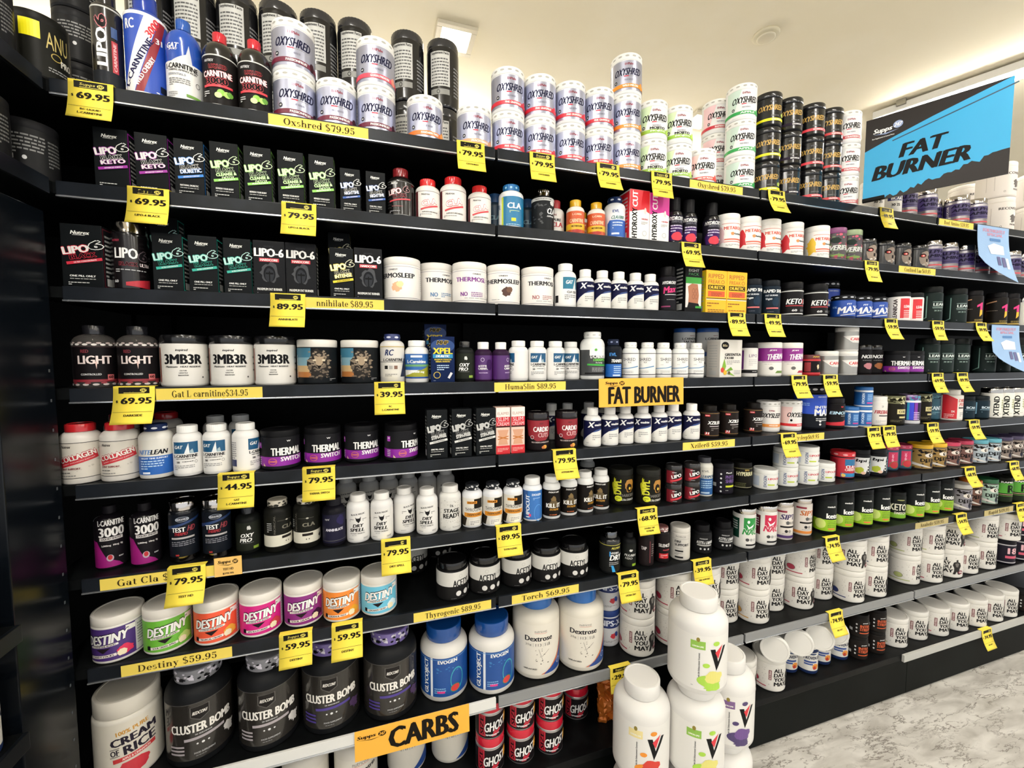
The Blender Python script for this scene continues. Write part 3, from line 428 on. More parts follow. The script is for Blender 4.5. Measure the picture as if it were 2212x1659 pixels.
box('bx_xpel', '#0d1f48', '#0a1530', 'dark blue carton with yellow lettering', [('E', .0, .8, 1.0, .3, '#153c78'), ('T', 'MHP', .0, .87, .46, .08, '#15181f', 'i', 0, '#e0c040'), ('T', 'XPEL', .0, .69, .8, .13, '#f0d22a'), ('R', .0, .575, .84, .085, '#1f86b8'), ('T', 'DIURETIC', .0, .575, .56, .05, WH, 'i'), ('T', 'MAXIMUM STRENGTH', .0, .50, .7, .032, '#e0c83a'), ('T', 'HERBAL DIURETIC', .0, .455, .6, .03, '#e0c83a'), ('L', .0, .37, .5, 3, .045, '#b8d0ea'), ('Q', -.25, .16, .3, .15, '#c8b050', .2), ('R', .3, .15, .1, .14, '#d8d8dc', -30), ('L', .0, .04, .8, 1, .02, '#9ab')])
bot('oxypro', '#141615', '#1c1c1eG', (.08, .70, '#23261f'), 'small black pill bottle with slanted white lettering', [('B', .08, .58, .2, .12, '#d8d8d4', .5), ('T', 'OXY', .0, .42, .5, .085, WH, 'i'), ('T', 'PRO', -.05, .315, .46, .085, WH, 'i'), ('R', .36, .13, .24, .06, '#8aa83a'), ('L', .0, .25, .5, 1, .02, '#888')], (.72, .86, .46, .54, .04))
bot('acepur', '#2a1430', '#eceae6', (.05, .66, '#4c2266'), 'purple pill bottle with white cap', [('P', [(.7,.05),(1.5,.05),(1.5,.66),(.7,.66)], '#b82a8a'), ('L', .95, .58, .5, 6, .05, '#e8d0ea'), ('Q', -.1, .55, .2, .1, '#d8c8e0', .2), ('T', 'ACETYL', -.1, .39, .5, .05, WH), ('T', 'CARNITINE', .0, .325, .7, .05, WH), ('T', 'NOOTROPIC', -.05, .22, .5, .03, '#c8b0d8'), ('B', .3, .42, .4, .3, '#3a1a50', .1)], (.68, .82, .52, .62, .04))
bot('gatb', '#e2e1de', '#e9e8e4', (.06, .70, '#e6e4e0'), 'white pill bottle with blue peak emblem', [('P', [(-.4,.46),(.5,.46),(.5,.69),(-.4,.69)], '#12527a'), ('P', [(.02,.46),(.2,.46),(.17,.67),(.12,.6)], '#dfe4e6'), ('P', [(.2,.46),(.34,.46),(.3,.55),(.22,.52)], '#9ab0ba'), ('T', 'GAT', -.18, .59, .3, .065, WH, 'i'), ('T', 'L-CARNITINE', .05, .41, .84, .06, '#15151a'), ('T', 'FREE FORM AMINO ACID', .05, .355, .66, .022, '#555'), ('T', '500', -.2, .29, .12, .04, '#444'), ('L', .15, .3, .4, 1, .03, '#444'), ('L', .0, .22, .7, 3, .035, '#999'), ('Q', .4, .29, .1, .06, '#666', .2), ('L', -1.1, .62, .5, 8, .045, '#8a8a90'), ('R', -1.1, .2, .5, .14, '#26305c')], (.72, .86, .60, .70, .04))
bot('huma', '#e3e4e1', '#eeeeeb', (.08, .62, '#3b3d3e'), 'large white bottle with dark label and green ring', [('P', [(-.2,.50),(.62,.50),(.62,.68),(-.1,.68),(-.2,.62)], '#eceeea'), ('B', .05, .62, .14, .06, '#5aa83a'), ('T', 'L-CARNITINE', .26, .49, .84, .09, WH), ('T', '1000MG', .26, .41, .6, .055, '#6ac04a'), ('T', 'Per Serving', .2, .35, .3, .03, '#ddd'), ('R', .2, .305, 1.0, .035, '#3aa83a', -2), ('L', .2, .24, .6, 3, .03, '#aaa'), ('R', .2, .13, 1.2, .03, '#1c1c1c'), ('O', .93, 12, .14, .03, '#c8c8c4')], (.70, .87, .62, .70, .03))
bot('transf', '#10141c', '#1a2238', (.06, .74, '#121720'), 'black pill bottle with bright blue lower label', [('O', .93, 9, .16, .04, '#8a96b8'), ('P', [(-.7,.06),(.7,.06),(.7,.38),(-.7,.38)], '#1a62b8'), ('T', 'EVL', -.1, .62, .4, .08, '#3a86d0'), ('T', 'TRANSFORM', .3, .46, 1.0, .08, WH, 'i'), ('L', .2, .32, .5, 4, .05, '#bcd8f0'), ('R', .15, .1, .5, .04, '#cfe0f0')], (.74, .86, .6, .68, .02))
bot('shred', '#e2e3e0', '#eae9e5', (.06, .70, '#e9e8e4'), 'white pill bottle with thin black rings', [('F', .685, .70, '#24262c'), ('F', .105, .125, '#24262c'), ('T', 'SHRED', .16, .53, .74, .085, '#22242a', 'r'), ('T', 'RX', .2, .45, .18, .045, '#22242a', 'r'), ('L', .15, .38, .7, 1, .02, '#999'), ('P', [(-.7,.28),(.1,.30),(.75,.36),(.75,.33),(.1,.28),(-.7,.26)], '#4a86b8'), ('L', .1, .21, .6, 3, .035, '#aaa'), ('O', .91, 12, .14, .03, '#cfcfca')], (.74, .85, .6, .72, .03))
tub('tart', '#dfe0de', '#2058a8', (.06, .78, '#e6e6e3'), 'small white tub with blue lid', [('T', 'L-CARNITINE', .2, .55, .8, .09, '#1a1a1e'), ('T', 'TARTRATE', .2, .43, .7, .09, '#1a1a1e'), ('T', 'nutricost', .3, .68, .3, .04, '#a06a6a'), ('L', .2, .3, .6, 1, .04, '#777'), ('L', .1, .18, .5, 2, .04, '#bbb')])
box('bx_tea', '#dcd8d0', '#cfcac2', 'white carton with green leaf and berries', [('E', -.28, .85, .34, .2, '#141414'), ('T', 'BSc', -.28, .85, .2, .06, '#c8b890'), ('T', 'GREENTEA', .08, .61, .72, .07, '#1c1c1c'), ('T', 'TX100', -.1, .52, .42, .065, '#1c1c1c'), ('L', .1, .44, .6, 3, .04, '#999'), ('P', [(-.44,.2),(-.3,.5),(-.22,.3),(-.3,.14)], '#7aa82a'), ('P', [(-.3,.14),(.1,.2),(.0,.28)], '#6a9a24'), ('P', [(-.2,.1),(.2,.03),(.0,.12)], '#8ab83a'), ('E', -.38, .2, .16, .14, '#c83a24'), ('E', -.26, .13, .16, .13, '#e0b020'), ('E', -.08, .12, .12, .09, '#5a4a1a'), ('L', .3, .18, .3, 3, .04, '#aaa')])
tub('lipopur', '#dcdad6', '#151316', (.10, .80, '#e0ddd8'), 'white tub with purple side and black lid', [('R', -.42, .5, .2, .56, '#6a2a7a'), ('T', 'LIPO', .2, .62, .5, .085, '#5a3a6a', 'r'), ('L', .2, .5, .5, 4, .05, '#bbb'), ('R', .1, .16, 1.2, .10, '#1a1a1c'), ('L', .3, .16, .3, 1, .03, '#ddd')], (.82, .85, .94, .97, .02))
def jdm(key, c, desc): tub(key, '#e0ded9', '#e6e3dc', (.05, .82, '#e4e1da'), desc, [('R', .15, .64, 1.9, .38, '#8a1f86'), ('T', 'JDM', .1, .76, .26, .05, WH, 'i'), ('T', 'THERMAL', .32, .585, .86, .16, WH, 'i', 4), ('R', .25, .425, 1.1, .012, '#7a2a7a'), ('L', .2, .36, .8, 1, .02, '#999'), ('E', .05, .24, .18, .1, '#5a5a5a'), ('P', [(.2,.1),(.78,.1),(.78,.17),(.28,.17)], c)])
jdm('jdm_g', '#6a8a3a', 'white tub with purple band and green flash'); jdm('jdm_r', '#b02a4a', 'white tub with purple band and red flash')
tub('redsm', '#a01c22', '#5a1a1a', (.06, .76, '#181012'), 'squat black and red tub with small flower', [('F', .06, .16, '#b8202a'), ('F', .70, .76, '#b8202a'), ('R', -.24, .42, .3, .44, '#8a1a20'), ('B', .3, .44, .2, .3, '#e0c8a0', .5), ('T', 'ANX', .2, .9, .4, .06, '#d0b040')], (.76, .80, .9, .95, .02))
tub('carni', '#d8d6d2', '#e0ded8', (.06, .80, '#a8a6a0S'), 'white lidded tub with silver and red lettering', [('P', [(-.3,.62),(.78,.66),(.78,.34),(.1,.36)], '#e6e3de'), ('T', 'CARNI-', .34, .5, .66, .12, '#c8242c'), ('L', .3, .39, .5, 1, .03, '#999')])
def nox(key, c, desc): tub(key, '#141213', '#1a1718G', (.05, .80, '#181516'), desc, [('T', 'NOX', .2, .6, .56, .12, WH, 'i'), ('B', .25, .28, .56, .26, c, .3), ('L', .2, .47, .5, 1, .03, '#999'), ('R', .62, .45, .12, .6, '#3a3436')], (.80, .84, .9, .95, .03))
nox('nox_p', '#c07a80', 'black tub with pink candy picture'); nox('nox_r', '#a05a20', 'black tub with amber berry picture')
tub('thermal', '#17171a', '#121214', (.06, .82, '#1b1b1e'), 'black tub with purple band and white lettering', [('F', .10, .34, '#8a1f9a'), ('T', 'W', .2, .73, .1, .04, '#ddd'), ('T', 'THERMAL', .16, .47, .82, .19, WH, 'x'), ('T', 'SWITCH', .28, .275, .58, .11, WH), ('Q', -.22, .22, .24, .17, '#c86a6a', .2), ('R', -.22, .22, .2, .04, '#c86a6a'), ('P', [(-.5,.10),(-.42,.10),(-.5,.18)], '#e0c8a0'), ('R', -.66, .62, .12, .14, '#c040d0'), ('T', '30', -.66, .64, .08, .05, WH), ('L', -.66, .3, .12, 4, .05, '#eee')], (.80, .84, .96, 1.0, .02))
# --- fifth shelf
bot('colla', '#d9d4cc', '#c0262cG', (.10, .70, '#cfc9be'), 'white pill bottle with diagonal red collagen stripe', [('F', .69, .70, '#3a3634'), ('F', .10, .11, '#3a3634'), ('Z', .3, .4, .7, .4, 24, .03, '#b8b2a6'), ('T', 'Nutrex', -.3, .635, .26, .045, '#3c3836', 'i'), ('R', -.02, .42, 1.0, .14, '#c02834', 16), ('T', 'COLLAGEN', -.04, .465, .92, .09, '#e9e2da', '', 16, '#a02630'), ('T', 'JOINT COLLAGEN SUPPORT', .0, .385, .8, .022, '#e0b8b4', '', 16), ('T', 'JOINT SUPPORT', -.22, .26, .5, .04, '#7a2a30'), ('L', -.24, .2, .46, 1, .03, '#555'), ('L', -.26, .15, .4, 2, .03, '#777')], (.74, .87, .62, .72, .03))
bot('nite', '#dcdad3', '#1c2a50', (.08, .72, '#dcd9d0'), 'white pill bottle with blue lower label and navy cap', [('O', .93, 10, .18, .04, '#e0e4ee'), ('R', .0, .25, 3, .34, '#1a5cae'), ('T', 'NITE', -.3, .50, .4, .085, '#5a86c0', 'i'), ('T', 'LEAN', .14, .50, .46, .085, '#15171f', 'i'), ('T', 'NIGHT TIME SUPPORT', -.02, .385, .8, .03, '#dfe8f4'), ('L', -.1, .33, .7, 4, .045, '#b8d4ee'), ('R', -.26, .115, .24, .035, '#dfe8f4')], (.74, .87, .58, .66, .02))
box('bx_slim', '#e6c4b4', '#d8cfc8', 'narrow red and pink slimming carton', [('R', .0, .9, 1, .2, '#e8dfd8'), ('T', 'ELAIMEI', .0, .875, .8, .06, '#a87a6a', 'r'), ('R', .0, .70, 1, .2, '#c82430'), ('T', 'SLIM', .0, .75, .76, .085, '#f0d0d0', 'r'), ('T', 'CREAM', .0, .65, .86, .075, '#f0d0d0', 'r'), ('R', .0, .59, 1, .03, '#3a2020'), ('P', [(-.36,.2),(.36,.2),(.24,.36),(.4,.52),(-.4,.52),(-.24,.36)], '#d09a7a'), ('R', .0, .35, .8, .02, '#b86a20', 15), ('R', .0, .35, .8, .02, '#b86a20', -15), ('R', .0, .09, 1, .18, '#cc222c'), ('L', .0, .12, .8, 3, .03, '#f0b8b0')])
tub('cardio', '#150f11', '#1a1517G', (.05, .80, '#170f12'), 'black tub with dark red cardio label', [('P', [(-.6,.8),(.6,.8),(.6,.42),(.3,.28),(-.1,.26),(-.5,.4)], '#8a1422'), ('T', 'NDS', .1, .72, .16, .045, '#5a1018'), ('T', 'CARDIO', .12, .57, .72, .13, WH), ('T', 'CUTS', .2, .42, .48, .11, '#d0a8a8'), ('Q', -.3, .36, .16, .1, '#ccc', .25), ('T', 'PRE-CARDIO & WEIGHT LOSS', .1, .23, .84, .035, '#c8b8b4'), ('E', .26, .11, .2, .1, '#e0a040'), ('B', .18, .1, .16, .09, '#c0703a')], (.80, .84, .96, .99, .02))
bot('xzile', '#1d1715', '#15120f', (.05, .78, '#211a17'), 'black pill bottle with small red square', [('R', -.16, .70, .26, .06, '#c8242c'), ('T', 'NEW', -.16, .70, .2, .03, '#f0c8c8'), ('T', 'XZILER8', .3, .48, .84, .1, WH, 'i'), ('R', .26, .37, .6, .02, '#d0c8c8'), ('L', .3, .3, .5, 2, .05, '#8a8480'), ('R', -.16, .13, .24, .1, '#c8242c'), ('T', '31', -.16, .15, .18, .07, WH, 'i'), ('F', .08, .09, '#a07a40'), ('F', .765, .775, '#a07a40')], (.78, .83, .7, .74, .03))
tub('einox', '#121011', '#1a1819', (.05, .80, '#151213'), 'black tub with rainbow lettering and red base', [('P', [(-.78,.1),(.78,.1),(.78,.34),(.4,.24),(-.2,.2),(-.78,.2)], '#c8202e'), ('T', 'W', .3, .72, .14, .05, '#d8303a'), ('T', 'EINOX', .22, .52, .9, .1, '#b8d8e8', 'i'), ('T', 'SHRED', .4, .42, .3, .03, '#999', 'i')], (.80, .84, .9, .94, .02))
tub('evosm', '#dfe3e8', '#1f62a4', (.07, .80, '#1c5a9c'), 'small blue and white tub with blue lid', [('T', 'EVOGEN', -.1, .42, .14, .5, '#cfe0f0', 'v'), ('R', .3, .42, .4, .5, '#2a6cb0'), ('L', .3, .6, .34, 4, .08, '#a8c8e8'), ('R', .3, .2, .4, .06, '#d03a8a'), ('F', .74, .80, '#e6e8ea')])
tub('fireb', '#ded9d4', '#e2ded8', (.05, .80, '#e0dbd6'), 'white tub with red slanted lettering', [('P', [(-.6,.08),(-.3,.08),(-.3,.42),(-.6,.6)], '#8a1a28'), ('T', 'FIREBALL', .28, .47, .86, .12, '#a81a28', 'i'), ('T', '2', .2, .66, .1, .06, '#999'), ('R', .34, .34, .6, .04, '#4a4446'), ('L', .2, .16, .6, 2, .04, '#aaa')], (.78, .84, .93, .96, .02))
tub('camo', '#1c1a12', '#22201a', (.05, .72, '#1d1a13'), 'black tub with olive camouflage lid and cream badge', [('F', .72, .98, '#6a6a48'), ('Z', .0, .85, 3, .22, 60, .09, '#c8c498'), ('Z', .0, .85, 3, .22, 40, .07, '#2a2818'), ('R', .35, .45, .5, .16, '#d8cc90'), ('T', 'CORE', .36, .45, .36, .09, '#3a3418'), ('R', .4, .26, .4, .06, '#c8bc84'), ('L', .1, .15, .5, 2, .04, '#6a6448')])
tub('holo', '#dcdce0', '#8c7a9cS', (.12, .74, '#241a3c'), 'iridescent purple and blue tub with white base', [('R', .0, .44, .2, .6, '#2a3ac8'), ('R', .2, .44, .16, .6, '#7a2a9a'), ('R', -.14, .44, .1, .6, '#1a8ab0'), ('Z', .0, .86, 3, .2, 50, .08, '#3a9ab0'), ('Z', .0, .86, 3, .2, 40, .07, '#6a2a7a'), ('L', .25, .4, .3, 5, .06, '#e0c8f0')], (.76, .82, .9, .94, .02))
tub('cant', '#14303c', '#1a4858', (.05, .78, '#1a4c5e'), 'dark teal tub with white lettering', [('T', 'CANT', .2, .44, .7, .14, '#d0dce0'), ('Z', .0, .85, 3, .16, 40, .08, '#5a8a9a'), ('L', .2, .28, .6, 2, .05, '#7aa0ac'), ('R', .2, .3, 1, .012, '#3a7a8a')])
tub('dutch', '#e2ddd6', '#e4e0d8', (.05, .82, '#e4dfd8'), 'white tub with large red diagonal panel', [('P', [(-.5,.06),(.12,.06),(.12,.7),(-.3,.84),(-.5,.84)], '#c81e2a'), ('T', 'DRILL', .42, .66, .46, .1, '#c04a44', 'i'), ('T', 'FUEL', .44, .53, .42, .1, '#c04a44', 'i'), ('R', .4, .42, .44, .05, '#4a3a3a'), ('L', -.2, .2, .4, 3, .05, '#f0c8c4'), ('T', '2X', -.05, .3, .14, .06, WH), ('L', .4, .26, .3, 3, .05, '#999')], (.80, .84, .7, .76, .02))
tub('bcab', '#151f24', '#12181c', (.05, .78, '#182a34'), 'dark slate tub with pale blue outline', [('P', [(-.6,.1),(-.56,.1),(-.2,.22),(-.2,.72),(-.25,.72),(-.25,.24)], '#7fb0cc'), ('T', 'BCAA', .26, .5, .5, .1, '#cfe0ea'), ('R', .24, .4, .6, .02, '#8ab'), ('L', .2, .3, .4, 1, .04, '#8ab')], (.78, .84, .9, .96, .02))
# --- sixth shelf
P('lc3000', (.76, .88, .4, .44, .02), '#151216G', '#1a181c', (.04, .78, '#171418'), 'drink_bottle', 'bottle', 'black bottle with large white numerals and magenta swirl', [('P', [(-.78,.04),(.42,.04),(.3,.1),(-.1,.2),(-.4,.46),(-.78,.5)], '#9a1a76'), ('T', 'L-CARNITINE', .1, .76, .86, .09, '#e9e6e4'), ('T', '3000', .1, .61, .8, .15, '#e9e6e4'), ('R', .08, .50, .74, .05, '#cfcac8'), ('T', 'LIQUID SHOTS', .08, .50, .6, .032, '#1a171a'), ('T', '3,000mg  10mg  0g', .1, .39, .66, .035, '#d8d4d2'), ('E', .02, .19, .22, .11, '#b8a8b4'), ('E', .02, .2, .14, .08, '#b8242c'), ('T', 'BERRY', .36, .19, .16, .02, '#ccc')])
bot('testhd', '#101318G', '#cfcac6C', (.08, .80, '#141820'), 'black pill bottle with wide chrome cap', [('Q', .0, .72, .46, .08, '#b8c0d0', .12), ('T', 'MUSCLETECH', .0, .72, .36, .03, '#dfe2ea', 'i'), ('P', [(-.7,.6),(.0,.66),(.7,.74),(.7,.70),(.0,.62),(-.7,.54)], '#1f3a6a'), ('T', 'TEST', -.14, .55, .46, .075, WH), ('T', 'HD', .3, .56, .24, .09, '#9a3a44', 'i'), ('T', 'THERMO', -.06, .48, .44, .05, '#a8242e', 'i'), ('R', .0, .41, .8, .03, '#b8b4b4'), ('L', .0, .35, .8, 3, .03, '#8a8a94'), ('T', '90', -.2, .13, .12, .03, '#c83a3a'), ('F', .02, .10, '#8a8480C')], (.82, .86, .9, .95, .02))
bot('claw', '#171714', '#c9c2b2', (.10, .74, '#1a1a16'), 'black pill bottle with cream base band', [('F', .12, .34, '#d6d2c2'), ('Z', .0, .92, 3, .1, 40, .06, '#3a3830'), ('T', 'CLA', .1, .49, .46, .075, '#7a7668'), ('R', .0, .62, .6, .008, '#4a4840'), ('E', .05, .62, .1, .03, '#b8b4a8'), ('R', .05, .29, .4, .05, '#231e1c'), ('E', .0, .2, .04, .025, '#333'), ('E', .1, .2, .04, .025, '#333'), ('P', [(.5,.22),(.58,.27),(.66,.22),(.58,.17)], '#1a1a1a'), ('T', 'NORCAL', -.4, .55, .07, .36, '#55524a', 'v'), ('L', -.6, .58, .2, 5, .04, '#aaa')], (.76, .88, .62, .72, .02))
bot('annih', '#14131a', '#1b1a20', (.08, .68, '#201f33'), 'black pill bottle with navy label and thin lettering', [('T', 'ANNIHILATE', .02, .36, .78, .055, '#d8d6e0'), ('B', .3, .55, .4, .26, '#2c2850', .3), ('T', 'inspired', -.3, .58, .2, .05, '#bbb', 'i'), ('R', .0, .13, 3, .01, '#555')], (.70, .84, .56, .64, .04))
bot('dry', '#dddcda', '#e4e2de', (.05, .68, '#e0deda'), 'white pill bottle with black wolf head', [('T', 'BLACK MAGIC', .02, .62, .6, .035, '#3a3a3c', '', 5), ('P', [(-.1,.56),(-.04,.53),(.08,.53),(.14,.57),(.12,.48),(.04,.43),(-.06,.48)], '#1c1c1e'), ('L', -.26, .51, .2, 2, .03, '#666'), ('L', .3, .51, .2, 2, .03, '#666'), ('T', 'DRY', .02, .375, .42, .07, '#131314', 'i'), ('T', 'SPELL', -.02, .285, .62, .07, '#131314', 'i'), ('T', 'POTENT DIURETIC', .0, .21, .62, .028, '#777'), ('L', .0, .17, .5, 1, .02, '#999'), ('L', -.3, .09, .24, 1, .02, '#888'), ('L', .36, .1, .24, 2, .02, '#777')], (.72, .86, .58, .68, .03))
bot('stage', '#d6d5d0', '#dfddd8', (.04, .70, '#d3d1cb'), 'white pill bottle with rough black stage lettering', [('Z', .1, .55, 1.3, .3, 60, .02, '#a8a69e'), ('Z', .1, .18, 1.3, .26, 50, .02, '#a8a69e'), ('T', '5%', .05, .58, .16, .05, '#555'), ('T', 'STAGE', .06, .47, .72, .085, '#161616'), ('T', 'READY', .06, .355, .8, .1, '#161616', '', 3), ('L', .3, .09, .4, 1, .02, '#777')], (.74, .86, .64, .74, .03))
bot('thyro', '#dcdde0', '#24262a', (.05, .70, '#d6d2c8'), 'white pill bottle with amber and black label', [('Z', .0, .92, 3, .1, 50, .05, '#d8d8d8'), ('R', .3, .57, .5, .22, '#1c1812'), ('R', -.05, .60, .5, .06, '#d88a1c'), ('T', 'ENGINE', -.05, .60, .4, .035, '#3a2408'), ('T', 'THYROGENIC', .04, .43, .9, .08, '#1e1c1a', 'r'), ('R', .04, .31, 1.0, .1, '#cf861c'), ('T', 'THERMOGENIC', .05, .315, .7, .05, '#4a2c08', 'i'), ('P', [(-.7,.05),(-.4,.05),(-.3,.24),(-.7,.3)], '#2a241c'), ('P', [(.45,.05),(.78,.05),(.78,.25),(.55,.24)], '#2a241c'), ('R', .1, .12, .56, .14, '#e2dfd8'), ('L', .1, .16, .46, 3, .035, '#777')], (.74, .86, .56, .66, .02))
bot('lipocut', '#dfe2e6', '#e6e6e4', (.05, .72, '#2f6cb4'), 'white pill bottle with blue vertical label', [('P', [(-.7,.05),(-.28,.05),(-.28,.72),(-.7,.72)], '#24508c'), ('T', 'LIPOCUT', -.28, .36, .2, .52, '#e6ecf4', 'v'), ('T', 'EVOGEN', .2, .63, .5, .05, '#e6ecf4'), ('L', .2, .55, .4, 2, .03, '#a8c8ea'), ('Q', .3, .2, .5, .4, '#5a9ad8', .08), ('R', -.16, .15, .12, .06, '#d83a6a'), ('E', .1, .96, .01, .01, WH)], (.74, .84, .64, .80, .02))
bot('killit', '#dcdcda', '#e2e1de', (.07, .70, '#171310'), 'white pill bottle with black and gold label', [('T', 'ENERGY LABS', .1, .65, .6, .035, '#e6e4e0', 'i'), ('B', .08, .47, .34, .2, '#7a6238', .3), ('B', .08, .36, .66, .2, '#5a4a2a', .25), ('T', 'KILL IT', .08, .33, .84, .1, '#efece6'), ('T', 'EXTREME', .12, .235, .5, .045, '#c08a2a', 'i'), ('T', '60 CAPSULES', .06, .11, .4, .025, '#c86a3a')], (.74, .86, .62, .78, .03))
tub('dvpl', '#16150f', '#242420', (.06, .80, '#191812'), 'black tub with yellow graffiti splash', [('B', -.3, .5, .26, .66, '#b8b81c', .55), ('T', 'DVPL', -.18, .52, .3, .4, '#d8d83a', 'v'), ('B', .34, .55, .5, .46, '#a8762c', .3), ('B', .32, .5, .28, .26, '#1a140c', .2), ('E', .34, .48, .1, .08, '#e0b83a'), ('T', 'DARKSIDE', .28, .29, .66, .08, '#6a6660', 'i'), ('T', 'ULTRA STRENGTH', .26, .17, .6, .055, '#c8c8c0'), ('E', -.14, .2, .3, .16, '#d8e02a'), ('L', -.14, .21, .18, 2, .05, '#6a6a10')], (.80, .84, .95, .98, .02))
tub('liposm', '#2a2624', '#2c2a2aG', (.06, .72, '#1e1a1a'), 'tiny glossy jar with red and black label', [('P', [(-.5,.06),(-.1,.06),(.0,.72),(-.5,.72)], '#7a1a26'), ('T', 'LIPO', .14, .46, .6, .18, WH, '', 14), ('R', .16, .26, .8, .1, '#c8303c', 14), ('T', 'NUTREX', .0, .64, .24, .05, '#ddd'), ('L', .1, .12, .4, 1, .05, '#bbb')], (.74, .78, .94, .98, .02))
bot('leanm', '#d8d6cc', '#3a3a40', (.05, .76, '#d2cfc4'), 'tall cream bottle with blue lower half', [('R', .0, .26, 3, .42, '#1c5490'), ('T', 'LEANMODE', .2, .52, .9, .075, '#1f4a6a', 'i'), ('T', 'EVL', .0, .66, .4, .05, '#8a8a86'), ('L', .1, .4, .7, 4, .055, '#a8c8e0'), ('R', .0, .1, .5, .04, '#b8d0e4')], (.74, .86, .7, .76, .02))
tub('phy', '#16141a', '#121116', (.05, .82, '#1b1820'), 'black tub with purple lettering and white dots', [('E', -.18, .66, .09, .06, '#ddd'), ('E', -.18, .52, .09, .06, '#ddd'), ('E', -.18, .38, .09, .06, '#ddd'), ('E', -.18, .24, .09, .06, '#ddd'), ('E', -.18, .1, .09, .06, '#ddd'), ('T', 'Phase8', .2, .71, .3, .045, '#ddd'), ('T', 'PHYTO', .3, .57, .54, .11, '#6a4a8a'), ('T', 'SHRED', .3, .44, .54, .11, '#6a4a8a'), ('R', .28, .27, .5, .06, '#c8d02a'), ('R', -.5, .3, .2, .12, '#b8b8b4'), ('L', .28, .14, .5, 1, .04, '#aaa')])
tub('hyper', '#15130d', '#131210', (.05, .78, '#171510'), 'black tub with pale yellow lettering', [('F', .77, .785, '#8a8458'), ('F', .05, .07, '#a8a488'), ('T', 'HYPERBURN', .22, .58, 1.0, .15, '#e2ddb0'), ('T', 'BPM', .2, .72, .2, .05, '#c8a850'), ('L', -.1, .22, .5, 3, .06, '#5a5a30')], (.80, .84, .94, .97, .02))
tub('lipoc', '#dcdcd8', '#e2e2de', (.06, .72, '#e0e0dc'), 'short wide white tub with red lettering', [('T', 'EVOGEN', -.1, .42, .12, .56, '#4a5a80', 'v'), ('T', 'LIPOCIDE', .32, .56, .62, .1, '#c8444e'), ('L', .3, .42, .5, 1, .05, '#9aa0b0'), ('R', .15, .26, .3, .07, '#b8c83a'), ('P', [(.42,.22),(.5,.34),(.54,.22)], '#4a6a3a'), ('R', -.5, .4, .34, .5, '#c0cad8'), ('Q', .62, .4, .2, .5, '#2a3a6a', .2)], (.72, .76, .95, .99, .01))
tub('clacar', '#1d1a22', '#c8242e', (.06, .78, '#b81f30'), 'red and blue tub with red lettered lid', [('O', .9, 8, .22, .07, '#e8a0a4'), ('R', .3, .62, .6, .24, '#1c6a9a'), ('T', 'CLA+', .3, .46, .5, .11, WH), ('T', 'CARNITINE', .34, .35, .66, .09, '#f0d8d4'), ('R', .3, .15, .9, .14, '#2a86b8'), ('R', -.4, .4, .2, .6, '#8a1a28'), ('B', -.05, .14, .2, .14, '#e8c060')], (.78, .82, 1.0, 1.04, .02))
tub('bpi', '#141417', '#1d1d20', (.05, .80, '#16161a'), 'black tub with slanted white panel and lime', [('P', [(-.5,.14),(.24,.14),(.48,.72),(-.4,.72)], '#d6d8d8'), ('T', 'bpi', .02, .6, .44, .14, '#14161a', 'i'), ('B', -.05, .26, .44, .26, '#a8b42a', .2), ('B', .12, .17, .24, .12, '#e0b8a0', .2), ('T', 'CLA', .38, .36, .14, .3, WH, 'v'), ('T', 'CARNITINE', .56, .38, .1, .5, '#a8d0e8', 'v')], (.80, .84, .94, .97, .02))
tub('pinkl', '#24364a', '#c03a5c', (.06, .80, '#28506a'), 'pink lidded tub with watermelon label', [('R', .15, .46, .5, .6, '#d02a5a'), ('T', 'PINK', .1, .5, .1, .4, '#f0a8c0', 'v'), ('E', .22, .24, .5, .28, '#c8303a'), ('Q', .22, .24, .54, .32, '#3a8a4a', .1), ('O', .92, 10, .16, .05, '#e0809a')], (.80, .84, .96, 1.0, .02))
def deep(key, cap, tint, desc): tub(key, '#4a423c', cap, (.05, .80, tint), desc, [('Z', .1, .4, 1.5, .7, 30, .07, '#1f1a18'), ('P', [(-.1,.66),(.2,.74),(.6,.64),(.3,.70)], '#17120f'), ('E', .26, .58, .4, .16, '#e4dcd2'), ('E', .3, .58, .14, .13, '#2a1c14'), ('E', .31, .59, .05, .05, '#f0e8e0'), ('T', 'DEEP', .2, .38, .6, .13, '#0f0d0d'), ('P', [(-.6,.2),(.0,.12),(.5,.06),(.0,.2),(-.6,.32)], '#d8d2ca'), ('B', .4, .2, .2, .2, '#2a2a3a', .4)], (.80, .84, .96, 1.0, .0))
deep('deep_y', '#e0b01c', '#9a7a3c', 'eye picture tub with gold lid'); deep('deep_p', '#c83a5c', '#7a5248', 'eye picture tub with pink lid'); deep('deep_t', '#5aa0b0', '#a8b4bc', 'eye picture tub with pale teal lid'); deep('deep_d', '#3a3050', '#8a7c72', 'eye picture tub with dark violet lid')
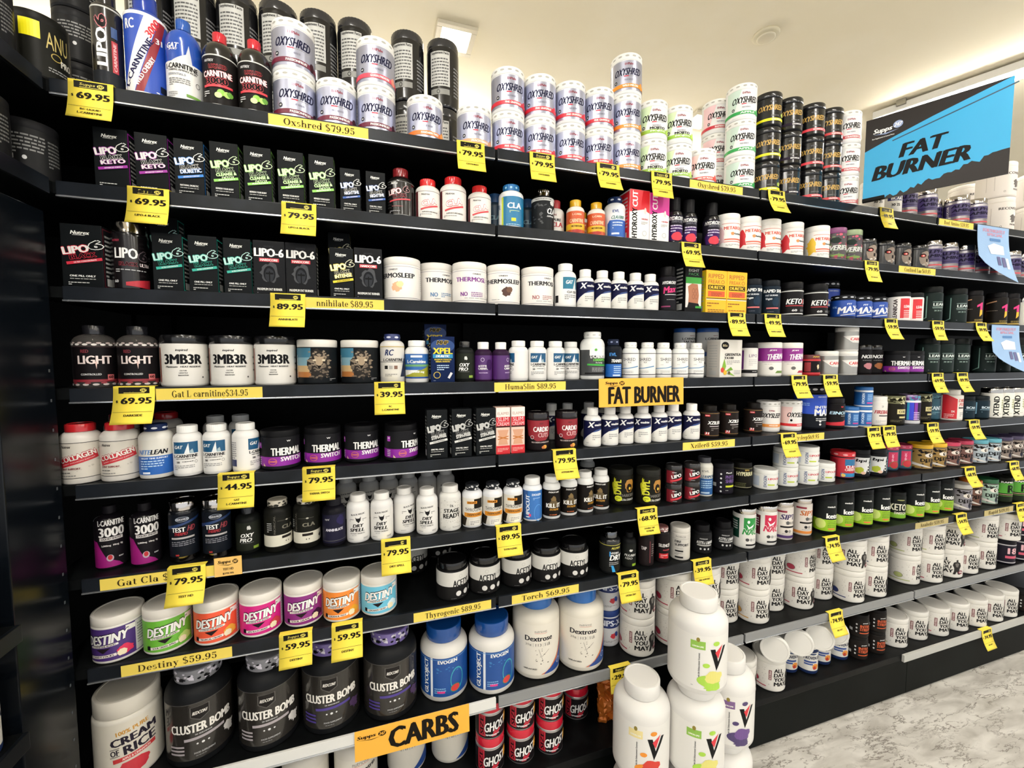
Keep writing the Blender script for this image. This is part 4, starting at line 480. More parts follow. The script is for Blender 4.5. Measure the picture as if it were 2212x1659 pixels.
# --- seventh shelf
def des(key, c, flav, fr, desc): tub(key, '#dedad2', '#e4dfd6', (.07, .76, c), desc, [('P', [(.36,.62),(.62,.62),(.62,.72),(.36,.74)], '#ece8e2'), ('R', .72, .42, .34, .66, '#cfc8cc'), ('L', .72, .66, .26, 8, .06, '#777'), ('T', 'DESTINY', -.02, .535, .84, .2, WH, 'ix', 6, '#171416'), ('R', -.08, .39, .6, .045, '#efeae4', 5), ('T', 'L-CARNITINE BLEND', -.08, .39, .5, .028, '#241c20', '', 5), ('P', [(-.22,.33),(.08,.35),(-.07,.24)], '#241c20'), ('R', -.1, .17, .56, .06, '#efe6e0', 4), ('T', flav, -.1, .17, .46, .04, '#241c20', '', 4), ('B', .34, .24, .34, .24, fr, .25), ('B', .28, .2, .2, .16, '#efe2c0', .2), ('R', -.42, .17, .08, .09, '#17141a')], (.76, .80, .97, 1.0, 0))
des('des_pu', '#4b2f78', 'CANDY STICKS', '#e0305a', 'white lidded tub with violet candy label'); des('des_gr', '#6bb53a', 'SOUR GREEN APPLE', '#b8d878', 'white lidded tub with apple green label'); des('des_or', '#ec5a3a', 'TROPICAL CRUSH', '#e8a83a', 'white lidded tub with coral orange label'); des('des_pk', '#d21e80', 'APPLE BLACKCURRANT', '#c83a44', 'white lidded tub with hot pink label'); des('des_vi', '#8a2a80', 'SOUR GRAPE', '#3a1a3a', 'white lidded tub with plum purple label'); des('des_og', '#f08a34', 'ORANGE FIZZ', '#e8a020', 'white lidded tub with orange fruit label'); des('des_bl', '#6cc0dc', 'LEMONADE CRUSH', '#d8eef4', 'white lidded tub with sky blue label')
tub('acet', '#131314', '#0f0f10G', (.05, .78, '#1a1919'), 'black jar with white band and bottom dots', [('F', .40, .78, '#d2d0ca'), ('T', 'ACETYL', .1, .48, .58, .17, '#17181a'), ('T', 'L-Carnitine', .62, .55, .5, .09, '#b0aeaa', 'i'), ('E', -.02, .2, .17, .14, '#d6d4d0'), ('E', .24, .2, .17, .14, '#d6d4d0'), ('E', .5, .2, .17, .14, '#d6d4d0'), ('L', -.1, .08, .3, 1, .02, '#777'), ('L', .24, .1, .3, 1, .02, '#777'), ('Q', .05, .66, .12, .1, '#bbb9b4', .2)], (.78, .82, .86, .9, .02))
bot('drym', '#151617G', '#6f7174C', (.06, .72, '#1b1c1b'), 'dark pill bottle with grey cap and blue stripe', [('F', .70, .715, '#b0a848'), ('T', 'ALLMAX', .3, .64, .5, .05, '#c8c050'), ('T', 'HYDRA', .22, .52, .44, .05, '#e0e0de', 'i'), ('T', 'DRY', .3, .41, .6, .13, WH, 'i'), ('R', -.02, .5, .06, .12, '#2a8ad0'), ('L', .2, .29, .5, 3, .04, '#aaa'), ('P', [(.1,.06),(.26,.06),(.14,.22),(.04,.22)], '#2a9ad8')], (.76, .86, .64, .72, .03))
bot('flush', '#141516', '#131314', (.05, .70, '#1c1e1c'), 'slim black bottle with small bee and green tab', [('B', .1, .52, .3, .1, '#d0d0cc', .5), ('T', 'FLUSH', .05, .38, .8, .065, '#d8d8d4', 'i'), ('T', 'H2O', -.05, .29, .5, .06, '#b8b8b4', 'i'), ('R', .36, .1, .34, .07, '#8ab02a')], (.72, .86, .48, .56, .03))
bot('tap', '#1b1718', '#8a5a58', (.05, .78, '#211a1b'), 'dark brown bottle with red and white speckled cap', [('Z', .0, .92, 3, .1, 50, .07, '#e0d4d0'), ('T', 'TAP', -.2, .5, .34, .09, '#d8d0d0'), ('R', .2, .4, .06, .6, '#6a2a30'), ('L', .42, .6, .2, 6, .06, '#8a7a78')], (.80, .88, .7, .78, .02))
bot('silen', '#171213', '#8a5a58', (.05, .76, '#1a1415'), 'slim black bottle with speckled cap and red block', [('Z', .0, .92, 3, .1, 50, .07, '#e0d4d0'), ('T', 'SILENCER', .2, .5, 1.0, .09, '#e0dcd8'), ('R', .1, .2, .7, .14, '#c8242c'), ('L', .1, .22, .5, 2, .05, '#f0c0c0'), ('R', .3, .37, .6, .03, '#a03038')], (.80, .87, .74, .8, .02))
tub('fire', '#c9c5bd', '#cdc9c1', (.04, .80, '#c6c2ba'), 'pale grey tub with small black lettering', [('T', 'FORCE', .0, .73, .5, .045, '#6a6864', 'r'), ('R', .0, .66, .9, .006, '#777'), ('T', 'FIRE', -.14, .58, .3, .075, '#26262a'), ('T', 'SUPPORT', .06, .48, .7, .075, '#26262a'), ('L', -.05, .37, .4, 1, .03, '#888'), ('R', -.08, .29, .4, .045, '#1e1e20'), ('L', -.1, .22, .4, 2, .035, '#777'), ('R', -.08, .10, .4, .05, '#1e1e20')])
bot('acetl', '#131315', '#131214', (.05, .66, '#1a1a1c'), 'small black jar with white carnitine lettering', [('T', 'PRIMEBLEND', .05, .55, .4, .04, '#aaa'), ('T', 'ACETYL-L CARNITINE', .18, .42, .96, .1, '#e2e2e0', 'i'), ('R', .12, .32, .8, .05, '#a8a8a6'), ('E', -.1, .19, .1, .07, '#ccc'), ('E', .1, .19, .1, .07, '#ccc'), ('E', .3, .19, .1, .07, '#ccc')], (.70, .78, .72, .78, .03))
def nac(key, c, c2, desc): tub(key, '#d9d7d2', '#d6d2ccC', (.05, .82, '#dcdad4'), desc, [('R', -.55, .5, .5, .5, c2), ('L', -.55, .66, .34, 5, .06, '#ccc'), ('R', .2, .62, .62, .32, c), ('E', .1, .68, .12, .08, '#eee'), ('P', [(.0,.62),(.14,.55),(.36,.62),(.44,.68),(.3,.55),(.1,.5)], '#eee'), ('T', 'NAC', .22, .43, .7, .15, c, 'i', 0, '#e8e6e0'), ('E', .06, .23, .16, .08, '#3a3a3c'), ('E', .24, .23, .14, .07, '#9a9a98'), ('E', .42, .23, .14, .07, '#b8b8b4'), ('R', .3, .1, .6, .04, '#17171a')], (.82, .86, .96, .99, 0))
nac('nac_g', '#1f8a3a', '#123a2c', 'white tub with green script and chrome lid'); nac('nac_r', '#c01c46', '#4a1a24', 'white tub with crimson script and chrome lid')
def sip(key, c, c2, desc): tub(key, '#d8d0c8', '#cfc9c2C', (.05, .84, '#d9d1c8'), desc, [('R', -.1, .76, .5, .05, '#8a1a34'), ('T', 'SIPT', .25, .62, .76, .14, c, 'i', 0, '#e6e0da'), ('P', [(.1,.48),(.2,.52),(.3,.48),(.26,.42),(.14,.42)], '#555'), ('T', 'BURN', .5, .46, .4, .07, '#6a6460', 'r'), ('R', .25, .355, .8, .045, '#1c1a1c'), ('E', .14, .24, .16, .08, '#2a2a2c'), ('E', .32, .24, .16, .08, '#9a9692'), ('F', .06, .13, c2), ('L', .2, .17, .5, 1, .03, '#999')], (.84, .87, .94, .97, 0))
sip('sip_p', '#3a2a58', '#4a3068', 'white tub with dark purple base band'); sip('sip_o', '#b8642a', '#e08a3a', 'white tub with orange base band')
tub('keto', '#17191a', '#131415', (.05, .82, '#1b1e1e'), 'black tub with lime green lower half', [('F', .06, .36, '#93c01f'), ('T', 'switch', .2, .70, .4, .045, WH), ('T', 'keto', .28, .46, .62, .13, WH), ('L', .25, .31, .46, 4, .045, '#5a8010'), ('R', .22, .12, .34, .04, '#e07a3a'), ('E', -.3, .24, .5, .26, '#cfe07a')], (.80, .86, .96, .98, .02))
tub('ketosw', '#161a17', '#131514', (.05, .82, '#191d1a'), 'black tub with bold cream keto lettering', [('F', .06, .24, '#7ab02a'), ('T', 'KETO', .1, .46, .8, .24, '#e6e2cc'), ('T', 'SWITCH', .2, .24, .6, .09, '#e6e2cc'), ('E', .2, .72, .4, .04, '#a0a060')], (.80, .86, .96, .98, .02))
deep('eye_w', '#d8d4ce', '#8c8890', 'eye picture tub with white lid'); deep('eye_o', '#c86a24', '#6a4434', 'eye picture tub with orange lid'); deep('eye_g', '#1c5a34', '#a0b8a8', 'eye picture tub with green lid')
tub('rapg', '#141a12', '#15170f', (.05, .84, '#1a2416'), 'dark tub with green panel and letter', [('R', .2, .58, 1.0, .4, '#4a9a24'), ('T', 'R', .4, .56, .36, .3, '#17200f'), ('T', 'RAPID', .2, .82, .6, .06, WH), ('R', .2, .33, 1.2, .02, '#c8a080'), ('R', .2, .27, 1.2, .015, '#6aa03a')])
# --- eighth shelf and base
P('cream', (.74, .80, .88, .96, .0), '#d9d4c8', '#ddd7ca', (.04, .74, '#dad4c6'), 'powder_jug', 'tub', 'large cream powder jar at left end', [('T', '100% PURE', .06, .635, .46, .05, '#c8923a', '', 6), ('T', 'CREAM', .08, .535, .66, .095, '#2b2632', 'x', 5), ('T', 'OF', -.2, .40, .12, .07, '#2b2632', '', 5), ('T', 'RICE', .16, .415, .46, .11, '#2b2632', '', 5), ('R', -.2, .45, .14, .006, '#2b2632', 5), ('R', -.2, .355, .14, .006, '#2b2632', 5), ('R', .08, .315, .62, .05, '#c83a3c', 5), ('T', 'APPLE & CINNAMON', .1, .315, .4, .028, '#f0d8d0', '', 5), ('B', .06, .18, .5, .2, '#c83440', .2), ('B', -.35, .15, .5, .2, '#b82a30', .2)])
def clus(key, c, capc, fr, desc): P(key, (.70, .86, .64, .70, .0), '#17181a', capc, (.08, .70, '#2a2724G'), 'powder_jug', 'tub', desc, [('F', .695, .702, '#4a4846'), ('P', [(-.14,.66),(.14,.66),(.14,.55),(.0,.50),(-.14,.55)], '#55524e'), ('P', [(-.125,.655),(.125,.655),(.125,.555),(.0,.51),(-.125,.555)], '#242120'), ('T', 'REDCON1', .0, .59, .2, .035, '#e6e2da', 'i'), ('T', 'CLUSTER BOMB', .02, .43, .94, .095, '#ece8e0', 'x'), ('T', '20 SERVINGS', .04, .355, .24, .014, '#bbb'), ('R', .06, .315, .6, .03, c, 2), ('E', -.05, .25, .03, .018, '#ddd'), ('E', .03, .25, .045, .026, '#ddd'), ('E', .11, .25, .03, .018, '#ddd'), ('R', -.36, .24, .24, .02, c), ('R', -.36, .20, .24, .02, c), ('R', -.36, .16, .24, .02, c), ('T', 'FOOD SUPPLEMENT', .05, .15, .3, .018, '#aaa'), ('L', .05, .12, .26, 1, .014, '#888'), ('B', .46, .24, .26, .16, fr, .5)] + [('Z', .0, .94, 3, .09, 60, .035, '#d8d4e0'), ('Z', .0, .92, 3, .08, 40, .03, '#17171c')])
clus('cluster_w', '#a8a0a4', '#8a8a90', '#d8d4d0', 'large black jar with grey patterned lid'); clus('cluster_p', '#4a3a8a', '#7a6aa8', '#4a3458', 'large black jar with purple patterned lid')
P('glyco', (.66, .80, .66, .74, .0), '#d8d5cf', '#124a94G', (.08, .64, '#164a92'), 'powder_jug', 'tub', 'large white jar with blue label and lid', [('T', 'GLYCOJECT', -.32, .36, .13, .5, WH, 'v'), ('R', -.2, .36, .05, .56, '#dfe4ea'), ('T', 'EVOGEN', .14, .585, .4, .05, WH), ('Z', .14, .47, .44, .1, 10, .02, '#3a7ab8'), ('L', -.02, .2, .24, 3, .03, '#8ab8e0'), ('R', .0, .15, .16, .03, '#d83a86'), ('Q', .34, .3, .3, .34, '#3aa0b0', .12), ('E', .3, .18, .2, .1, '#c83a3a'), ('Q', .3, .18, .22, .12, '#3a8a5a', .12), ('R', .0, .62, 3, .008, '#6a9ad0')])
P('dext', (.72, .84, .62, .68, .02), '#dcd6c8', '#1f66b4G', (.06, .70, '#e0dacd'), 'powder_jug', 'tub', 'large cream white jug with bright blue lid', [('T', 'nutricost', .1, .62, .26, .03, '#5a5652', 'r'), ('R', .1, .595, .26, .004, '#c86a5a'), ('T', 'Dextrose', .06, .53, .58, .065, '#2b2a2e'), ('T', '20g', -.16, .45, .13, .032, '#55524e', 'r'), ('R', -.06, .45, .004, .05, '#777'), ('T', '113', .05, .45, .12, .035, '#333', 'r'), ('R', .145, .45, .004, .05, '#777'), ('T', '5 LB', .24, .45, .12, .035, '#333', 'r'), ('R', .1, .32, .006, .16, '#6a665e', 20), ('R', .2, .34, .006, .12, '#6a665e', -50), ('Z', .12, .3, .3, .2, 14, .012, '#6a665e'), ('T', 'UNFLAVORED', -.12, .14, .28, .018, '#333'), ('P', [(.1,.07),(.78,.07),(.78,.4),(.5,.2),(.3,.12)], '#274a92'), ('P', [(.1,.07),(.16,.07),(.32,.14),(.5,.24),(.78,.5),(.78,.44),(.5,.2),(.3,.12)], '#d8703a'), ('Q', .56, .16, .12, .07, '#e0e6ee', .15)])
tub('nps', '#d2d4da', '#1a3a80', (.06, .80, '#cfd0d4'), 'white and navy tub beside the jugs', [('R', .0, .66, 3, .28, '#1c2f6a'), ('T', 'NPS-X', .1, .66, .9, .16, '#e0e4f0'), ('B', .2, .3, .3, .2, '#c83a44', .4), ('B', .34, .34, .2, .2, '#274a92', .4), ('L', .1, .16, .6, 2, .03, '#888')])
def alld(key, c, desc): tub(key, '#d6d3cc', '#dedbd4', (.05, .78, '#d9d6cf'), desc, [('Z', -.1, .45, 1.5, .6, 110, .012, '#b4b1aa'), ('R', -.06, .50, .085, .3, '#6a2a30'), ('T', 'RICH PIANA', -.06, .50, .05, .26, '#e0d0cc', 'v'), ('E', -.52, .28, .26, .16, c), ('Q', -.52, .28, .28, .18, '#6a6662', .1), ('R', -.5, .135, .66, .03, c), ('T', 'ALL', .2, .655, .29, .115, '#1d1c1e'), ('T', 'DAY', .23, .52, .35, .115, '#1d1c1e'), ('T', 'YOU', .24, .385, .37, .115, '#1d1c1e'), ('T', 'MAY', .27, .25, .42, .115, '#1d1c1e'),
    ('E', .61, .625, .07, .07, '#2a2827'), ('P', [(0.5,.56),(0.58,.59),(0.64,.59),(0.72,.55),(0.76,.44),(0.71,.34),(0.7,.26),(0.74,.14),(0.66,.14),(0.61,.25),(0.56,.14),(0.48,.14),(0.52,.26),(0.52,.36),(0.47,.46)], '#2d2b2a'), ('P', [(0.54,.52),(0.61,.55),(0.68,.52),(0.64,.4),(0.58,.4)], '#6a6662'), ('B', .76, .22, .24, .15, '#7a1f30', .3), ('T', '5%', .76, .22, .12, .05, '#eee')], (.78, .82, .96, 1.0, 0))
alld('allday_r', '#a8324a', 'white tub with red oval and bodybuilder'); alld('allday_b', '#2a3a70', 'white tub with navy oval and bodybuilder'); alld('allday_g', '#a8b070', 'white tub with olive oval and bodybuilder'); alld('allday_o', '#c8984a', 'white tub with amber oval and bodybuilder'); alld('allday_v', '#4a4a6a', 'white tub with slate oval and bodybuilder')
tub('dk18', '#1a1822', '#131218', (.06, .80, '#1e1b26'), 'dark tub with pink number at right edge', [('T', '18', .3, .55, .4, .24, '#d8a8b0'), ('R', .3, .3, .6, .1, '#c8506a'), ('F', .76, .80, '#b8b4b8'), ('F', .06, .10, '#b8b4b8')])
P('malt', (.68, .82, .62, .68, .02), '#dad5ca', '#1f5ca8G', (.05, .66, '#dfdace'), 'powder_jug', 'tub', 'white jug with blue lid below the shelf', [('T', 'nutricost', .08, .6, .4, .05, '#5a5652', 'r'), ('R', .08, .565, .4, .006, '#c86a5a'), ('T', 'Maltodextrin', .08, .49, .74, .06, '#2b2a2e'), ('T', '15g | 60 | 2 LB', .05, .4, .5, .035, '#444', 'r'), ('P', [(.1,.05),(.78,.05),(.78,.3)], '#274a92')])
tub('ghost', '#b8b4b4S', '#c81c34G', (.06, .72, '#1c181a'), 'red lidded tub with white script', [('F', .69, .72, '#c8c4c4S'), ('R', -.34, .4, .26, .6, '#c02a3c'), ('T', 'SIZE', -.34, .4, .14, .5, '#2a1418', 'v'), ('P', [(.0,.1),(.16,.1),(.36,.3),(.1,.3)], '#c02a3c'), ('T', 'GHOST', .16, .40, .8, .26, WH, 'i', 8, '#1c181a'), ('L', .05, .16, .5, 1, .05, '#ddd'), ('B', .58, .46, .22, .34, '#e0a030', .35), ('T', '10 GREAT', .0, .15, .36, .045, '#eee')], (.72, .76, .96, .99, .02))
tub('proven', '#1c2c54', '#e2e0da', (.05, .80, '#dcdad4'), 'white and navy tub with peach picture', [('F', .05, .12, '#1c2c54'), ('F', .74, .80, '#1c2c54'), ('E', .2, .69, .4, .06, '#3a4a6a'), ('T', 'PROVEN EAA', .26, .56, .96, .11, '#17203a'), ('R', .1, .42, .6, .06, '#2a4a90'), ('R', .0, .34, .4, .05, '#2a4a90'), ('B', .36, .26, .4, .22, '#e0903a', .25), ('B', .3, .22, .2, .14, '#b83a2a', .25)], (.80, .84, .96, .98, .0))
tub('intra', '#1a1614', '#141211', (.05, .78, '#1e1a18'), 'black tub with burnt orange lettering', [('T', 'INTRA', .3, .52, .56, .12, '#c8562a'), ('T', 'STREAM', .32, .38, .62, .12, '#c8562a'), ('E', -.14, .58, .08, .08, '#ccc'), ('E', -.14, .42, .08, .08, '#ccc'), ('E', -.14, .26, .08, .08, '#ccc'), ('R', -.4, .3, .16, .12, '#bbb'), ('R', .3, .22, .6, .04, '#c8562a'), ('T', 'power', .3, .66, .3, .05, '#ddd')], (.80, .84, .95, .98, .02))
P('vbottle', (.72, .865, .56, .66, .0), '#dddbd7', '#e4e2de', (.08, .68, '#e2e0db'), 'powder_jug', 'bottle', 'large white V bottle', [])
def vb(key, c, fr, fr2, desc): P(key, (.70, .845, .56, .64, .0), '#dddbd7', '#e2e0dc', (.06, .66, '#e3e1dc'), 'powder_jug', 'bottle', desc, [('R', -.02, .555, .24, .09, c), ('T', 'LEMON LIME', -.02, .54, .18, .018, '#f2f2e8'), ('E', -.02, .615, .06, .05, '#8a7a2a'), ('P', [(.18,.52),(.27,.52),(.33,.38),(.30,.28)], '#141416'), ('P', [(.30,.28),(.33,.38),(.44,.54),(.50,.54)], '#141416'), ('P', [(.27,.48),(.42,.56),(.33,.41)], '#d8303c'), ('T', 'Whole Life Enhancement Gourmet', .0, .32, .03, .3, '#666', 'v'), ('E', .18, .17, .42, .13, fr), ('B', .26, .21, .38, .15, fr2, .25), ('E', .12, .34, .12, .05, fr), ('B', .24, .1, .36, .1, fr, .3), ('E', .29, .58, .12, .05, fr), ('L', .0, .1, .24, 1, .014, '#999')])
vb('vb_lime', '#8cba4a', '#a8d24a', '#e0d87a', 'large white jug with lime picture'); vb('vb_mango', '#e8d898', '#e8902a', '#d0382c', 'large white jug with mango picture'); vb('vb_grape', '#7a5a8a', '#4a3a6a', '#6a4a8a', 'large white jug with grape picture')
del K['vbottle']
tub('anu', '#131311', '#141412', (.04, .86, '#171713'), 'black tub with yellow square in left corner', [('R', -.12, .72, .34, .26, '#f2e500'), ('T', 'ANU', .34, .62, .42, .26, '#c8b46a', 'r'), ('Q', .3, .4, .2, .12, '#b09a4a', .2), ('T', 'PRO', .5, .34, .24, .1, '#d8d4c8'), ('L', .4, .2, .5, 2, .04, '#999')])
tub('corner', '#161617', '#1d1d1f', (.05, .84, '#1c1c1d'), 'plain black tub with fine grey print', [('L', -.1, .72, .7, 6, .06, '#7a7a78'), ('R', -.4, .34, .24, .08, '#a8a8a4'), ('E', -.1, .34, .08, .07, '#ccc'), ('L', .45, .7, .3, 8, .06, '#6a6a68')])
SIZE={'acepur':(0.05,0.109),'acet':(0.09,0.105),'acetl':(0.065,0.098),'allday_b':(0.112,0.126),'allday_g':(0.112,0.126),'allday_o':(0.112,0.126),'allday_r':(0.112,0.126),'allday_v':(0.112,0.126),'alpha':(0.08,0.122),'annih':(0.055,0.12),'bcaaw':(0.075,0.12),'bcab':(0.072,0.1),'bncarn':(0.062,0.111),'bpi':(0.075,0.11),'bx_clean':(0.055,0.126),'bx_diur':(0.055,0.122),'bx_eight':(0.066,0.165),'bx_hard':(0.066,0.126),'bx_hers':(0.055,0.126),'bx_hyp':(0.07,0.148),'bx_hyr':(0.069,0.151),'bx_int':(0.054,0.122),'bx_keto':(0.058,0.124),'bx_lred':(0.069,0.131),'bx_night':(0.046,0.104),'bx_rip':(0.084,0.139),'bx_slim':(0.04,0.13),'bx_stim':(0.054,0.13),'bx_tea':(0.092,0.125),'bx_xpel':(0.063,0.121),'camo':(0.075,0.118),'cant':(0.07,0.118),'cardio':(0.068,0.111),'carngold':(0.053,0.105),'carni':(0.074,0.091),'clablk':(0.065,0.123),'clablue':(0.07,0.126),'clacar':(0.078,0.106),'cladark':(0.064,0.122),'clared':(0.063,0.111),'claredL':(0.07,0.126),'claw':(0.061,0.125),'cluster_p':(0.144,0.228),'cluster_w':(0.138,0.223),'colla':(0.068,0.127),'cream':(0.126,0.195),'deep_d':(0.084,0.106),'deep_p':(0.084,0.106),'deep_t':(0.084,0.106),'deep_y':(0.084,0.106),'des_bl':(0.092,0.104),'des_gr':(0.092,0.104),'des_og':(0.092,0.104),'des_or':(0.092,0.104),'des_pk':(0.092,0.104),'des_pu':(0.092,0.104),'des_vi':(0.092,0.104),'dext':(0.147,0.244),'dk18':(0.09,0.118),'dry':(0.057,0.121),'drym':(0.065,0.13),'dutch':(0.078,0.132),'dvpl':(0.078,0.116),'einox':(0.075,0.115),'ember':(0.09,0.117),'evlcla':(0.063,0.129),'evosm':(0.058,0.078),'eye_g':(0.078,0.117),'eye_o':(0.078,0.117),'eye_w':(0.078,0.117),'fire':(0.065,0.11),'fireb':(0.066,0.116),'flush':(0.045,0.112),'gatb':(0.056,0.114),'gatcla':(0.064,0.13),'gatliq':(0.067,0.19),'ghost':(0.088,0.108),'glyco':(0.137,0.201),'holo':(0.075,0.118),'huma':(0.074,0.144),'hymax':(0.056,0.143),'hyper':(0.072,0.095),'hyshot':(0.052,0.15),'intra':(0.072,0.094),'jdm_g':(0.084,0.12),'jdm_r':(0.084,0.12),'keto':(0.074,0.149),'ketob':(0.078,0.125),'ketosw':(0.072,0.115),'killit':(0.053,0.124),'lc3000':(0.055,0.14),'lean1':(0.078,0.148),'leanb':(0.078,0.117),'leanm':(0.056,0.133),'light':(0.071,0.135),'lion':(0.093,0.11),'lipobt':(0.068,0.13),'lipoc':(0.082,0.071),'lipocut':(0.057,0.125),'lipoliq':(0.05,0.212),'lipopur':(0.058,0.117),'liposm':(0.054,0.062),'lipoultra':(0.063,0.146),'malt':(0.115,0.215),'maxbig':(0.105,0.165),'maxsm':(0.078,0.091),'meta_p':(0.08,0.122),'meta_r':(0.08,0.122),'meta_y':(0.08,0.122),'nac_g':(0.074,0.142),'nac_r':(0.074,0.142),'nite':(0.063,0.12),'nox_p':(0.074,0.118),'nox_r':(0.074,0.118),'nps':(0.085,0.123),'nutliq':(0.068,0.178),'one':(0.072,0.145),'oxh_g':(0.088,0.113),'oxh_r':(0.088,0.113),'oxh_s':(0.088,0.113),'oxh_y':(0.088,0.113),'oxy_ap':(0.093,0.115),'oxy_gv':(0.093,0.115),'oxy_ks':(0.093,0.115),'oxy_md':(0.093,0.115),'oxy_mj':(0.093,0.115),'oxy_pc':(0.093,0.115),'oxy_pf':(0.093,0.115),'oxy_pg':(0.093,0.115),'oxy_rb':(0.093,0.115),'oxy_st':(0.093,0.115),'oxy_wm':(0.093,0.115),'oxypro':(0.053,0.11),'oxysl_o':(0.078,0.111),'oxysl_r':(0.078,0.111),'phy':(0.07,0.108),'pinkl':(0.074,0.104),'proven':(0.074,0.118),'purecla':(0.058,0.112),'rapg':(0.075,0.118),'rapid':(0.066,0.125),'rccarn':(0.061,0.127),'rcliq':(0.074,0.228),'rear':(0.097,0.2),'recov':(0.125,0.15),'redsm':(0.066,0.077),'shred':(0.052,0.114),'silen':(0.045,0.118),'sip_o':(0.068,0.141),'sip_p':(0.068,0.141),'skull':(0.084,0.097),'stage':(0.06,0.122),'tap':(0.05,0.119),'tart':(0.074,0.086),'testhd':(0.057,0.141),'thermal':(0.086,0.094),'thsl_b':(0.095,0.113),'thsl_c':(0.095,0.113),'thsl_k':(0.095,0.113),'thsl_p':(0.095,0.113),'thsl_v':(0.095,0.113),'thyro':(0.057,0.12),'transf':(0.05,0.122),'ver_g':(0.076,0.123),'ver_p':(0.076,0.123),'xen':(0.053,0.117),'xtend':(0.072,0.132),'xzile':(0.06,0.108)}
